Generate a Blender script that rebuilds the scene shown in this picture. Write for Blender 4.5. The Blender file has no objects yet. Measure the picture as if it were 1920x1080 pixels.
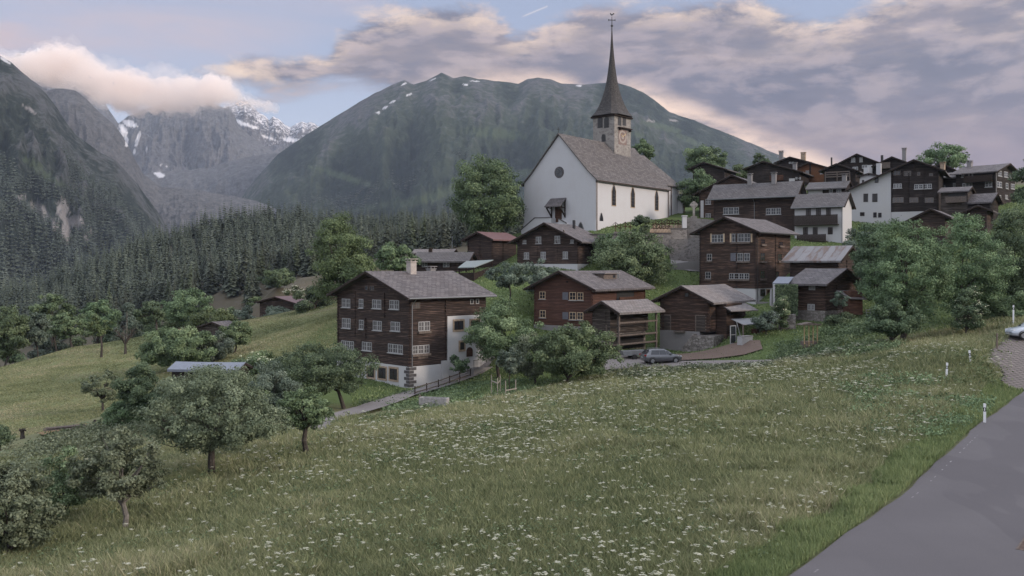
EXPO = 1.36
SUN_E = 1.15
ZEN_A, ZEN_B = (1.12, 1.20, 1.42), (1.75, 1.80, 2.0)
HAZE = 3.6e-5
MC_SNOW = ((758, 157, 7, 1.4, -.5), (736, 191, 5, 1.8, -.5), (722, 202, 5, 2.2, -.45), (709, 211, 3.4, 1.6, -.3), (766, 178, 6, 1.4, -.5), (812, 149, 6, 1.0, -.4),
           (873, 159, 4, 1.5, .2), (888, 152, 9, .8, .1), (1086, 161, 5, 1.1, 0))
ML_SNOW = ((8, 112, 12, 3, .6),)
MH_SNOW = ((231, 245, 7, 13, -.35), (237, 262, 4, 8, -.2), (258, 262, 3.2, 13, .28), (252, 284, 2, 5, .1), (305, 327, 11, 3.2, .35), (302, 309, 2.2, 2, 0), (312, 312, 2, 1.2, 0), (243, 232, 14, 6, .3), (275, 280, 2, 5, 0))
MG_SNOW = ((452, 230, 16, 4, .32), (474, 238, 12, 2.5, .3), (503, 258, 14, 2, .35), (546, 262, 18, 4, .15), (486, 226, 5, 2, .4), (520, 246, 7, 1.5, .3))
LIFT, GAIN = .07, 1.12
import bpy, math, random
import numpy as np
from mathutils import Vector, Matrix

SC = bpy.context.scene
COL = SC.collection
F, YH = 1700.0, 500.0           # focal length in photo pixels, image row of the horizon
R = math.radians
rng = np.random.default_rng(7)
random.seed(7)


def P(px, py, d):
    """Photo pixel at distance d (metres along the view axis) to a world point; the camera is the origin."""
    return Vector(((px - 960) / F * d, d, (YH - py) / F * d))


# ------------------------------------------------------------------ node helpers
class S:
    """A socket with arithmetic."""
    def __init__(s, g, k): s.g, s.k = g, k
    def __add__(s, o): return s.g.m('ADD', s, o)
    def __radd__(s, o): return s.g.m('ADD', s, o)
    def __sub__(s, o): return s.g.m('SUBTRACT', s, o)
    def __rsub__(s, o): return s.g.m('SUBTRACT', o, s)
    def __mul__(s, o): return s.g.m('MULTIPLY', s, o)
    def __rmul__(s, o): return s.g.m('MULTIPLY', s, o)
    def __truediv__(s, o): return s.g.m('DIVIDE', s, o)


class Graph:
    def __init__(g, tree):
        g.t = tree; g.N = tree.nodes; g.L = tree.links
    def n(g, kind, **kw):
        nd = g.N.new(kind)
        for k, v in kw.items(): setattr(nd, k, v)
        return nd
    def put(g, sock, v):
        if isinstance(v, S): g.L.new(v.k, sock)
        elif v is not None:
            if sock.type == 'RGBA' and len(v) == 3: v = (*v, 1)
            sock.default_value = v
    def m(g, op, a, b=None, c=None, clamp=False):
        nd = g.n('ShaderNodeMath', operation=op, use_clamp=clamp)
        for i, v in enumerate((a, b, c)):
            if v is not None: g.put(nd.inputs[i], v)
        return S(g, nd.outputs[0])
    def clamp(g, a): return g.m('ADD', a, 0.0, clamp=True)
    def step(g, a, lo, hi):
        nd = g.n('ShaderNodeMapRange', interpolation_type='SMOOTHSTEP')
        g.put(nd.inputs[0], a); nd.inputs[1].default_value = lo; nd.inputs[2].default_value = hi
        return S(g, nd.outputs[0])
    def mix(g, f, a, b, mode='MIX'):
        nd = g.n('ShaderNodeMix', data_type='RGBA', blend_type=mode, clamp_factor=True)
        g.put(nd.inputs[0], f); g.put(nd.inputs[6], a); g.put(nd.inputs[7], b)
        return S(g, nd.outputs[2])
    def coord(g, which='Object'):
        return S(g, g.n('ShaderNodeTexCoord').outputs[which])
    def pos(g): return S(g, g.n('ShaderNodeNewGeometry').outputs['Position'])
    def attr(g, name, out='Fac'):
        nd = g.n('ShaderNodeAttribute', attribute_name=name)
        return S(g, nd.outputs[out])
    def rand(g): return S(g, g.n('ShaderNodeObjectInfo').outputs['Random'])
    def scale(g, v, s, rot=(0, 0, 0), loc=(0, 0, 0)):
        nd = g.n('ShaderNodeMapping'); g.put(nd.inputs[0], v)
        nd.inputs[1].default_value = loc; nd.inputs[2].default_value = rot; nd.inputs[3].default_value = s
        return S(g, nd.outputs[0])
    def noise(g, v, sc, det=4, rough=.5, dist=0.0, out=0):
        nd = g.n('ShaderNodeTexNoise')
        g.put(nd.inputs['Vector'], v); nd.inputs['Scale'].default_value = sc
        nd.inputs['Detail'].default_value = det; nd.inputs['Roughness'].default_value = rough
        nd.inputs['Distortion'].default_value = dist
        return S(g, nd.outputs[out])
    def voro(g, v, sc, feature='F1', out='Distance'):
        nd = g.n('ShaderNodeTexVoronoi', feature=feature)
        g.put(nd.inputs['Vector'], v); nd.inputs['Scale'].default_value = sc
        return S(g, nd.outputs[out])
    def sep(g, v):
        nd = g.n('ShaderNodeSeparateXYZ'); g.put(nd.inputs[0], v)
        return [S(g, o) for o in nd.outputs]
    def comb(g, x, y, z):
        nd = g.n('ShaderNodeCombineXYZ')
        for i, v in enumerate((x, y, z)): g.put(nd.inputs[i], v)
        return S(g, nd.outputs[0])
    def ramp(g, f, stops):
        nd = g.n('ShaderNodeValToRGB'); g.put(nd.inputs[0], f)
        e = nd.color_ramp.elements
        while len(e) < len(stops): e.new(.5)
        for el, (p, c) in zip(e, stops): el.position = p; el.color = (*c, 1)
        return S(g, nd.outputs[0])
    def bump(g, h, dist, strength=1.0):
        nd = g.n('ShaderNodeBump'); g.put(nd.inputs['Height'], h)
        nd.inputs['Distance'].default_value = dist; nd.inputs['Strength'].default_value = strength
        return S(g, nd.outputs[0])


def material(name, fn, rough=.85, spec=.25):
    """fn(graph) returns (base colour, normal or None[, dict of further Principled inputs])."""
    m = bpy.data.materials.new(name); m.use_nodes = True
    g = Graph(m.node_tree)
    b = m.node_tree.nodes['Principled BSDF']
    b.inputs['Roughness'].default_value = rough
    b.inputs['Specular IOR Level'].default_value = spec
    r = fn(g)
    g.put(b.inputs['Base Color'], r[0])
    if len(r) > 1 and r[1] is not None: g.put(b.inputs['Normal'], r[1])
    if len(r) > 2:
        for k, v in r[2].items(): g.put(b.inputs[k], v)
    return m


def mul(c, k): return tuple(x * k for x in c)


# ------------------------------------------------------------------ materials
def wood_mat(name, dark, light, streak=.5, log=.19):
    def fn(g):
        o = g.coord(); x, y, z = g.sep(o)
        warp = g.noise(o, .9, 2) * .12
        row = g.m('FLOOR', (z + warp * .3) / log)
        fr = g.m('FRACT', (z + warp * .3) / log)
        rown = S(g, g.n('ShaderNodeTexWhiteNoise', noise_dimensions='1D').outputs[0])
        g.put(rown.k.node.inputs['W'], row)
        long = g.noise(g.scale(o, (.5, .5, 9)), 1.0, 5, .6)
        blot = g.noise(o, .45, 4, .6)
        grain = g.noise(g.scale(o, (1.2, 1.2, 30)), 1.0, 4, .7)
        t = g.clamp(rown * .35 + g.step(long, .42, .72) * streak + g.step(blot, .5, .75) * .35 - .25)
        c = g.mix(t, dark, light)
        c = g.mix(g.step(grain, .45, .75) * .35, c, mul(dark, .55))
        seam = g.step(g.m('ABSOLUTE', fr - .5), .40, .5)
        c = g.mix(seam * .8, c, mul(dark, .3))
        h = g.m('SUBTRACT', 1.0, g.m('POWER', g.m('ABSOLUTE', fr * 2 - 1), 3)) + grain * .3
        return c, g.bump(h, .05, .9)
    return material(name, fn, .9, .15)


def plaster_mat(name, col, stain=(.4, .37, .33)):
    def fn(g):
        o = g.coord(); x, y, z = g.sep(o)
        n1 = g.noise(o, .35, 5, .6); n2 = g.noise(o, 3.0, 5, .6)
        run = g.noise(g.scale(o, (2.2, 2.2, .22)), 1.0, 4, .6)
        c = g.mix(g.step(n1, .4, .75) * .28, col, stain)
        c = g.mix(g.step(run, .5, .8) * .22, c, stain)
        c = g.mix(g.step(n2, .5, .8) * .05, c, (.9, .9, .9))
        return c, g.bump(n2 + n1, .02, .5)
    return material(name, fn, .92, .15)


def slate_mat(name, a, b, c3, sx=.62, sy=.40, bump=.08, rough=.75):
    """stone-slab roof laid in courses; uv = metres along the ridge / down the slope"""
    def fn(g):
        uv = S(g, g.n('ShaderNodeUVMap').outputs[0])
        wob = g.noise(uv, .7, 3, .6, out=1)
        nd = g.n('ShaderNodeVectorMath', operation='MULTIPLY_ADD')
        g.put(nd.inputs[0], wob); nd.inputs[1].default_value = (.14, .10, 0); g.put(nd.inputs[2], uv)
        w = S(g, nd.outputs[0])
        br = g.n('ShaderNodeTexBrick', offset=.5)
        g.put(br.inputs['Vector'], w)
        for k, v in (('Color1', (.15, .15, .15, 1)), ('Color2', (.95, .95, .95, 1)), ('Mortar', (0, 0, 0, 1))): br.inputs[k].default_value = v
        br.inputs['Scale'].default_value = 1; br.inputs['Mortar Size'].default_value = .018
        br.inputs['Brick Width'].default_value = sx; br.inputs['Row Height'].default_value = sy
        v = S(g, br.outputs[0]); mort = S(g, br.outputs[1])
        u, vv, _ = g.sep(w)
        fr = g.m('FRACT', vv / sy)
        big = g.noise(uv, .35, 5, .65); fine = g.noise(uv, 5, 4, .7)
        bw = S(g, g.n('ShaderNodeRGBToBW').outputs[0]); g.put(bw.k.node.inputs[0], v)
        c = g.mix(bw, a, b)
        c = g.mix(g.step(big, .45, .75) * .6, c, c3)
        c = g.mix(g.step(fine, .5, .8) * .35, c, mul(a, .6))
        c = g.mix(g.step(fr, .80, .98) * .55, c, mul(a, .35))
        c = g.mix(mort * .9, c, mul(a, .25))
        return c, g.bump(bw * .5 + fine * .5 + g.m('SUBTRACT', 1.0, fr) * -1.0 - mort, bump, .9)
    return material(name, fn, rough, .3)


def stone_mat(name, a, b, sc=2.2, mort=(.22, .2, .18)):
    def fn(g):
        o = g.coord(); v = g.scale(o, (1, 1, 1.7))
        nd = g.noise(o, 1.2, 3, out=1)
        w = g.n('ShaderNodeVectorMath', operation='MULTIPLY_ADD')
        g.put(w.inputs[0], nd); w.inputs[1].default_value = (.35, .35, .35); g.put(w.inputs[2], v)
        w = S(g, w.outputs[0])
        cell = g.voro(w, sc, out='Color'); edge = g.voro(w, sc, 'DISTANCE_TO_EDGE')
        bw = S(g, g.n('ShaderNodeRGBToBW').outputs[0]); g.put(bw.k.node.inputs[0], cell)
        big = g.noise(o, .4, 4, .6); fine = g.noise(o, 9, 4, .7)
        c = g.mix(bw, a, b)
        c = g.mix(g.step(big, .45, .75) * .4, c, mul(a, .7))
        c = g.mix(g.step(fine, .5, .8) * .3, c, mul(a, .6))
        e = g.step(edge, .0, .09)
        c = g.mix(e, mort, c)
        return c, g.bump(e + fine * .4, .05, .9)
    return material(name, fn, .95, .15)


def plain_mat(name, col, rough=.6, var=.15, metal=0.0, sc=3.0, spec=.4):
    def fn(g):
        o = g.coord(); n = g.noise(o, sc, 5, .65)
        c = g.mix(g.step(n, .35, .75), mul(col, 1 - var), mul(col, 1 + var))
        return c, g.bump(n, .01, .4), {'Metallic': metal}
    return material(name, fn, rough, spec)


def leaf_mat(name, cols, trans=.25, rough=.65):
    """cols: dark, mid, light, by the per-leaf value 'tint' and each plant's own random value"""
    m = bpy.data.materials.new(name); m.use_nodes = True
    g = Graph(m.node_tree); b = m.node_tree.nodes['Principled BSDF']; out = m.node_tree.nodes['Material Output']
    t = g.attr('tint')
    c = g.ramp(t, [(0.0, cols[0]), (.5, cols[1]), (1.0, cols[2])])
    r = g.rand()
    hs = g.n('ShaderNodeHueSaturation'); g.put(hs.inputs['Hue'], r * .03 + .485); g.put(hs.inputs['Value'], r * .3 + .85)
    g.put(hs.inputs['Color'], c); c = S(g, hs.outputs[0])
    g.put(b.inputs['Base Color'], c); b.inputs['Roughness'].default_value = rough; b.inputs['Specular IOR Level'].default_value = .2
    tr = g.n('ShaderNodeBsdfTranslucent'); g.put(tr.inputs[0], c)
    mx = g.n('ShaderNodeMixShader'); mx.inputs[0].default_value = trans
    g.L.new(b.outputs[0], mx.inputs[1]); g.L.new(tr.outputs[0], mx.inputs[2]); g.L.new(mx.outputs[0], out.inputs[0])
    return m


def glass_mat(name, col=(.02, .022, .026)):
    return material(name, lambda g: (g.mix(g.noise(g.coord(), .8, 2), mul(col, .6), mul(col, 1.8)), None), .08, .6)


M = {}
M['wood_dark'] = wood_mat('wood_dark', (.034, .025, .022), (.135, .092, .076), .85)
M['wood_brown'] = wood_mat('wood_brown', (.042, .029, .023), (.17, .105, .082), .9)
M['wood_red'] = wood_mat('wood_red', (.072, .039, .030), (.158, .082, .063), .7)
M['wood_grey'] = wood_mat('wood_grey', (.045, .037, .032), (.165, .137, .12), .75)
M['wood_black'] = wood_mat('wood_black', (.024, .0195, .018), (.090, .070, .062), .65)
M['wood_orange'] = wood_mat('wood_orange', (.14, .066, .036), (.22, .11, .06), .5)
M['timber'] = plain_mat('timber', (.13, .105, .09), .9, .3, sc=6, spec=.1)
M['timber_dark'] = plain_mat('timber_dark', (.035, .026, .022), .9, .3, sc=6, spec=.1)
M['timber_new'] = plain_mat('timber_new', (.30, .22, .13), .85, .2, sc=6, spec=.1)
M['plank_red'] = wood_mat('plank_red', (.07, .036, .025), (.17, .085, .06), .6, .16)
M['plaster'] = plaster_mat('plaster', (.385, .38, .38))
M['church_white'] = plaster_mat('church_white', (.405, .40, .405), (.34, .31, .30))
M['plaster_grey'] = plaster_mat('plaster_grey', (.19, .18, .175), (.11, .10, .095))
M['slate'] = slate_mat('slate', (.060, .053, .054), (.138, .122, .121), (.085, .069, .064))
M['slate_church'] = slate_mat('slate_church', (.060, .053, .051), (.135, .120, .115), (.095, .082, .073), .7, .46, .09)
M['slate_light'] = slate_mat('slate_light', (.115, .103, .10), (.20, .178, .17), (.145, .12, .108), .55, .36)
M['slate_dark'] = slate_mat('slate_dark', (.058, .053, .053), (.11, .10, .099), (.08, .07, .066))
M['shingle_spire'] = slate_mat('shingle_spire', (.038, .034, .033), (.085, .077, .073), (.055, .05, .047), .3, .22, .04)
M['stone'] = stone_mat('stone', (.11, .10, .094), (.23, .212, .20))
M['stone_tower'] = stone_mat('stone_tower', (.16, .143, .128), (.30, .278, .255), 1.5, (.26, .24, .22))
M['stone_dry'] = stone_mat('stone_dry', (.12, .105, .095), (.29, .265, .243), 2.6, (.1, .09, .08))
M['sandstone'] = plain_mat('sandstone', (.30, .23, .165), .9, .25, sc=4, spec=.1)
M['quoin'] = plain_mat('quoin', (.09, .083, .082), .9, .3, sc=4, spec=.1)
M['white_paint'] = plain_mat('white_paint', (.29, .285, .28), .5, .10)
M['post_white'] = plain_mat('post_white', (.62, .62, .62), .5, .06)
M['cream_paint'] = plain_mat('cream_paint', (.42, .31, .20), .6, .12)
M['glass'] = glass_mat('glass')
M['curtain_glass'] = glass_mat('curtain_glass', (.07, .066, .066))
M['shutter_grey'] = plain_mat('shutter_grey', (.10, .10, .115), .7, .12)
M['door_brown'] = wood_mat('door_brown', (.06, .032, .022), (.15, .08, .055), .6, .14)
M['metal_grey'] = plain_mat('metal_grey', (.19, .195, .20), .45, .12, .4)
M['metal_dark'] = plain_mat('metal_dark', (.03, .028, .028), .5, .2, .3)
M['copper'] = plain_mat('copper', (.085, .058, .047), .55, .2, .4)
M['sheet_green'] = plain_mat('sheet_green', (.17, .195, .188), .55, .1, 0)
M['sheet_blue'] = plain_mat('sheet_blue', (.13, .145, .175), .45, .1, .2)
M['sheet_red'] = plain_mat('sheet_red', (.11, .055, .053), .6, .2, 0)
M['clay'] = plain_mat('clay', (.33, .29, .26), .9, .15)


def rusty(g):
    uv = S(g, g.n('ShaderNodeUVMap').outputs[0])
    u, v, _ = g.sep(uv)
    pan = g.m('FLOOR', u / 1.05)
    wn = S(g, g.n('ShaderNodeTexWhiteNoise', noise_dimensions='1D').outputs[0]); g.put(wn.k.node.inputs['W'], pan)
    n = g.noise(g.scale(uv, (1.3, .35, 1)), 1.0, 6, .7)
    c = g.mix(wn * .6, (.17, .163, .165), (.12, .115, .115))
    c = g.mix(g.step(n + wn * .12, .53, .68), c, (.105, .070, .056))
    seam = g.step(g.m('ABSOLUTE', g.m('FRACT', u / 1.05) - .5), .46, .5)
    rib = g.m('SINE', u * 40)
    return g.mix(seam * .6, c, (.06, .05, .05)), g.bump(seam + rib * .25, .04, .8), {'Metallic': .3}
M['sheet_rusty'] = material('sheet_rusty', rusty, .55, .4)

M['leaf_grey'] = leaf_mat('leaf_grey', [(.058, .072, .042), (.128, .154, .092), (.24, .27, .178)])
M['leaf_mid'] = leaf_mat('leaf_mid', [(0.052, 0.078, 0.038), (0.116, 0.164, 0.082), (0.254, 0.319, 0.168)])
M['leaf_dark'] = leaf_mat('leaf_dark', [(0.034, 0.054, 0.030), (0.082, 0.116, 0.063), (0.194, 0.248, 0.136)])
M['leaf_light'] = leaf_mat('leaf_light', [(.048, .064, .028), (.105, .134, .060), (.20, .238, .115)])
M['leaf_bluish'] = leaf_mat('leaf_bluish', [(0.050, 0.072, 0.054), (0.111, 0.143, 0.104), (0.224, 0.265, 0.200)])
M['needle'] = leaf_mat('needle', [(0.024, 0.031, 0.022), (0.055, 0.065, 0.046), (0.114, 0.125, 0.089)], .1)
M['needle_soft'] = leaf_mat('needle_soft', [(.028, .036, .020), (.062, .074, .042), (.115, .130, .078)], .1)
M['blossom'] = leaf_mat('blossom', [(.30, .31, .19), (.44, .44, .30), (.58, .57, .43)], .2)
M['umbel'] = leaf_mat('umbel', [(.26, .27, .18), (.38, .385, .28), (.50, .49, .40)], .2)
M['grass'] = leaf_mat('grass', [(.104, .128, .060), (.228, .245, .126), (.395, .355, .228)], .35)
M['grass_verge'] = leaf_mat('grass_verge', [(.080, .108, .045), (.155, .190, .080), (.26, .275, .14)], .3)
M['stake'] = plain_mat('stake', (.27, .24, .20), .9, .2, sc=6, spec=.1)
M['concrete'] = plain_mat('concrete', (.27, .26, .255), .9, .25, sc=5, spec=.1)
M['bark'] = plain_mat('bark', (.062, .053, .046), .95, .35, sc=7, spec=.1)
M['bark_pale'] = plain_mat('bark_pale', (.15, .135, .12), .95, .3, sc=7, spec=.1)


# ------------------------------------------------------------------ objects
def tag(o, label=None, cat=None, group=None, kind=None):
    if label: o['label'] = label
    if cat: o['category'] = cat
    if group: o['group'] = group
    if kind: o['kind'] = kind
    return o


def empty(name, loc, rz=0.0, label=None, cat=None, group=None):
    o = bpy.data.objects.new(name, None); COL.objects.link(o)
    o.location = loc; o.rotation_euler = (0, 0, rz); o.empty_display_size = .3
    return tag(o, label, cat, group)


def link(name, me, mat, parent=None, loc=None):
    o = bpy.data.objects.new(name, me); COL.objects.link(o)
    if mat is not None and len(me.materials) == 0: me.materials.append(mat)
    if parent is not None: o.parent = parent
    if loc is not None: o.location = loc
    return o


class MB:
    """collects polygons; build() links them as one mesh object"""
    def __init__(s): s.v = []; s.f = []; s.uv = []
    def poly(s, pts, uv=None):
        i = len(s.v); s.v += [tuple(p) for p in pts]; s.f.append(tuple(range(i, i + len(pts))))
        s.uv += (uv if uv else [(0, 0)] * len(pts))
        return s
    def box(s, a, b):
        x0, y0, z0 = a; x1, y1, z1 = b
        if x0 > x1: x0, x1 = x1, x0
        if y0 > y1: y0, y1 = y1, y0
        if z0 > z1: z0, z1 = z1, z0
        p = [(x0, y0, z0), (x1, y0, z0), (x1, y1, z0), (x0, y1, z0), (x0, y0, z1), (x1, y0, z1), (x1, y1, z1), (x0, y1, z1)]
        for q in ((0, 3, 2, 1), (4, 5, 6, 7), (0, 1, 5, 4), (1, 2, 6, 5), (2, 3, 7, 6), (3, 0, 4, 7)): s.poly([p[i] for i in q])
        return s
    def bar(s, a, b, w, h=None):
        """a square beam from a to b"""
        h = h or w; a, b = Vector(a), Vector(b); t = (b - a).normalized()
        u = t.cross(Vector((0, 0, 1)))
        if u.length < 1e-3: u = Vector((1, 0, 0))
        u.normalize(); n = u.cross(t); u = u * w / 2; n = n * h / 2
        A = [a - u - n, a + u - n, a + u + n, a - u + n]; B = [p + (b - a) for p in A]
        for i in range(4):
            j = (i + 1) % 4; s.poly([A[i], A[j], B[j], B[i]])
        s.poly(A[::-1]); s.poly(B); return s
    def tube(s, pts, rads, k=7):
        pts = [Vector(p) for p in pts]; rings = []
        for i, p in enumerate(pts):
            t = (pts[min(i + 1, len(pts) - 1)] - pts[max(i - 1, 0)]).normalized()
            u = t.cross(Vector((.3, .1, 1)) if abs(t.z) < .95 else Vector((1, 0, 0))).normalized(); w = t.cross(u)
            rings.append([p + (u * math.cos(2 * math.pi * j / k) + w * math.sin(2 * math.pi * j / k)) * rads[i] for j in range(k)])
        for a, b in zip(rings, rings[1:]):
            for j in range(k): s.poly([a[j], a[(j + 1) % k], b[(j + 1) % k], b[j]])
        s.poly(rings[0][::-1]); s.poly(rings[-1]); return s
    def prism(s, prof, fn0, fn1):
        """closed profile extruded between two placements (functions 2D -> 3D)"""
        A = [Vector(fn0(*p)) for p in prof]; B = [Vector(fn1(*p)) for p in prof]
        n = len(A)
        for i in range(n):
            j = (i + 1) % n; s.poly([A[i], A[j], B[j], B[i]])
        s.poly(A[::-1]); s.poly(B); return s
    def build(s, name, mat, parent=None, loc=None, smooth=False, fix=True):
        me = bpy.data.meshes.new(name); me.from_pydata(s.v, [], s.f)
        uvl = me.uv_layers.new(name='UVMap')
        uvl.data.foreach_set('uv', np.array(s.uv, dtype=np.float32).ravel())
        if fix:
            import bmesh
            bm = bmesh.new(); bm.from_mesh(me); bmesh.ops.remove_doubles(bm, verts=bm.verts, dist=1e-5)
            bmesh.ops.recalc_face_normals(bm, faces=bm.faces); bm.to_mesh(me); bm.free()
        if smooth: me.polygons.foreach_set('use_smooth', [True] * len(me.polygons))
        return link(name, me, mat, parent, loc)


def np_mesh(name, V, Fc, tint=None, smooth=False):
    """V (n,3) floats, Fc (m,k) ints"""
    me = bpy.data.meshes.new(name); m, k = Fc.shape
    me.vertices.add(len(V)); me.vertices.foreach_set('co', np.ascontiguousarray(V, dtype=np.float32).ravel())
    me.loops.add(m * k); me.loops.foreach_set('vertex_index', np.ascontiguousarray(Fc, dtype=np.int32).ravel())
    me.polygons.add(m); me.polygons.foreach_set('loop_start', np.arange(0, m * k, k, dtype=np.int32))
    if tint is not None:
        a = me.attributes.new('tint', 'FLOAT', 'POINT'); a.data.foreach_set('value', np.asarray(tint, dtype=np.float32))
    me.update(calc_edges=True)
    if smooth: me.polygons.foreach_set('use_smooth', np.ones(m, dtype=bool))
    return me
# ------------------------------------------------------------------ camera, sky, sun
cam = bpy.data.cameras.new('camera'); cam_o = bpy.data.objects.new('camera', cam); COL.objects.link(cam_o)
cam.sensor_width = 36; cam.lens = F / 1920 * 36; cam.shift_y = -(540 - YH) / 1920
cam.clip_start = .5; cam.clip_end = 60000
cam_o.rotation_euler = (R(90), 0, 0)
SC.camera = cam_o
SC.view_settings.view_transform = 'Standard'; SC.view_settings.look = 'None'
SC.view_settings.exposure = EXPO; SC.view_settings.gamma = 1
SC.cycles.use_denoising = True
SC.cycles.max_bounces = 6; SC.cycles.diffuse_bounces = 2; SC.cycles.glossy_bounces = 2
SC.cycles.transmission_bounces = 3; SC.cycles.volume_bounces = 6; SC.cycles.transparent_max_bounces = 8
SC.cycles.sample_clamp_indirect = 4; SC.cycles.caustics_reflective = False; SC.cycles.caustics_refractive = False

SUN_DIR = Vector((.86, -.38, .36)).normalized()
sun_el = math.asin(SUN_DIR.z)
sun = bpy.data.lights.new('sun', 'SUN'); sun.energy = SUN_E; sun.angle = R(11); sun.color = (1.0, .85, .72)
sun_o = bpy.data.objects.new('sun', sun); COL.objects.link(sun_o)
sun_o.rotation_euler = SUN_DIR.to_track_quat('Z', 'Y').to_euler()

world = bpy.data.worlds.new('World'); SC.world = world; world.use_nodes = True


def build_sky():
    g = Graph(world.node_tree); bg = world.node_tree.nodes['Background']
    K = .1
    bg.inputs['Strength'].default_value = K
    gen = g.coord('Generated'); x, y, z = g.sep(gen)
    az = g.m('ARCTAN2', x, y)
    w = z / g.m('MAXIMUM', g.m('SQRT', x * x + y * y), .02)
    A = lambda px: math.atan((px - 960) / F)
    W = lambda px, py: (YH - py) / F * math.cos(A(px))
    def curve(pts):
        nd = g.n('ShaderNodeFloatCurve'); c = nd.mapping.curves[0]
        p = [((A(a) + .7) / 1.4, (W(a, b) + .2) / .6) for a, b in pts]
        for i, q in enumerate(p):
            if i < 2: c.points[i].location = q
            else: c.points.new(*q)
        for q in c.points: q.handle_type = 'AUTO'
        nd.mapping.extend = 'HORIZONTAL'; nd.mapping.update()
        g.put(nd.inputs['Value'], g.clamp((az + .7) / 1.4))
        return S(g, nd.outputs[0]) * .6 - .2
    v = g.comb(az, w * 2.5, 0.0)
    warp = g.noise(v, 4.5, 3, .5, out=1)
    nd = g.n('ShaderNodeVectorMath', operation='MULTIPLY_ADD')
    g.put(nd.inputs[0], warp); nd.inputs[1].default_value = (.10, .08, 0); g.put(nd.inputs[2], v)
    vw = S(g, nd.outputs[0])
    vs = g.comb(az * .55, w * 2.6, 1.3)
    n_big = g.noise(vw, 5.0, 6, .56)
    n_mid = g.noise(vw, 13.0, 6, .6)
    n_fine = g.noise(vw, 30, 5, .62)
    n_str = g.noise(vs, 6.0, 6, .58, .6)
    lump = g.voro(vw, 22.0)
    e = (n_big - .5) * .05 + (n_mid - .5) * .055 + (n_fine - .5) * .034 - (lump - .4) * .006
    # clear sky: the Nishita sky, washed towards the pale blue of early morning
    sky = g.n('ShaderNodeTexSky', sky_type='NISHITA', sun_disc=False)
    sky.sun_elevation = sun_el; sky.sun_rotation = math.atan2(SUN_DIR.x, SUN_DIR.y)
    sky.altitude = 1200; sky.air_density = 1.0; sky.dust_density = 1.0; sky.ozone_density = 1.5
    nish = S(g, sky.outputs[0])
    q = 1.0 / (K * 2 ** EXPO)
    col = lambda c: tuple(max(.02, (a - LIFT)) * GAIN * q for a in c)
    blue = g.mix(g.step(w, .08, .29), col((.53, .545, .64)), col((.39, .43, .55)))
    base = g.mix(.12, blue, nish)
    # high thin cirrus, upper left
    ci = g.step(n_str + (n_mid - .5) * .3, .40, .68) * g.step(az, -.75, -.35) * g.step(w, .10, .19) * .8
    slope = g.m('SUBTRACT', w, az * .22 + .335)
    band = g.m('SUBTRACT', 1.0, g.step(g.m('ABSOLUTE', slope + (n_big - .5) * .08), .01, .075))
    left = g.m('SUBTRACT', 1.0, g.step(az, -.22, -.10))
    base = g.mix(g.clamp(ci * .5 * left + band * left * (n_str * 1.4 - .15)), base, col((.58, .52, .575)))
    # the main deck
    top = curve([(-600, 190), (300, 145), (390, 118), (470, 98), (545, 90), (600, 88), (640, 45), (700, 18), (780, 8), (860, 2), (920, 18), (970, 44), (1040, 24),
                 (1120, -14), (1260, -6), (1340, -12), (1420, -8), (1480, 18), (1540, 22), (1600, 2), (1680, -40), (1900, -90), (2400, -100)])
    bot = curve([(-600, 170), (300, 135), (390, 132), (440, 158), (500, 178), (570, 178), (620, 163), (680, 172), (740, 190), (820, 260), (1200, 420), (2400, 460)])
    ins = top - w + e
    m_top = g.step(ins, -.004, .020)
    m_bot = g.step(w - bot + e * .8, -.006, .020)
    deck = m_top * m_bot
    tone = g.noise(g.comb(az * .62, w * 2.6, .4), 7.0, 7, .6, .5)
    body = g.ramp(g.clamp(tone * 1.7 + n_mid * .75 + n_fine * .2 - .82), [(0.0, col((.195, .20, .25))), (.40, col((.25, .245, .292))), (.68, col((.345, .308, .33))), (1.0, col((.52, .44, .415)))])
    low = g.m('SUBTRACT', 1.0, g.step(w + (n_big - .5) * .10, .085, .19))
    body = g.mix(low * .55, body, col((.43, .35, .39)))
    # sunlit fringes: thin edges of the deck, and the brighter thin part at the upper right
    thin = g.m('SUBTRACT', 1.0, g.step(ins, .010, .050))
    fr = thin * g.step(n_mid, .42, .62) + (1.0 - g.step(w - bot + e * .8, .01, .045)) * .35 * g.step(n_mid, .40, .66) * m_bot
    deck_c = g.mix(g.clamp(fr), body, col((.90, .71, .57)))
    ur = g.step(az, .22, .42) * g.step(w, .20, .265) * g.step(n_big * .5 + n_mid * .5, .44, .60)
    deck_c = g.mix(ur, deck_c, col((1.0, .80, .60)))
    puff = g.step(n_mid * .55 + n_fine * .35 + (1.0 - lump) * .2, .50, .64) * g.step(w, .10, .19)
    deck_c = g.mix(puff * .33, deck_c, col((.66, .55, .55)))
    ridge = curve([(-600, 400), (560, 330), (700, 195), (800, 170), (900, 162), (1000, 160), (1100, 166), (1180, 176), (1260, 205), (1330, 232), (1400, 262), (1500, 300), (1900, 460), (2400, 480)])
    glow = (1.0 - g.step(w - ridge, -.002, .026)) * g.step(az, -.13, -.02) * g.step(n_mid * .6 + n_big * .4, .36, .58)
    deck_c = g.mix(glow, deck_c, col((1.0, .76, .62)))
    c = g.mix(deck, base, deck_c)
    # small pink cloud at the far left
    dx = (az - A(20)) / .05; dy = (w - W(20, 68)) / .019
    pk = g.step(1.0 - (dx * dx + dy * dy) + (n_big - .5) * 3 + (n_mid - .5) * 3, .0, 1.4)
    c = g.mix(pk * .8, c, col((.68, .53, .52)))
    # contrail
    t = (az - A(975)) / (A(1028) - A(975))
    line = w - (W(975, 33) + (W(1028, 11) - W(975, 33)) * t)
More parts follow.
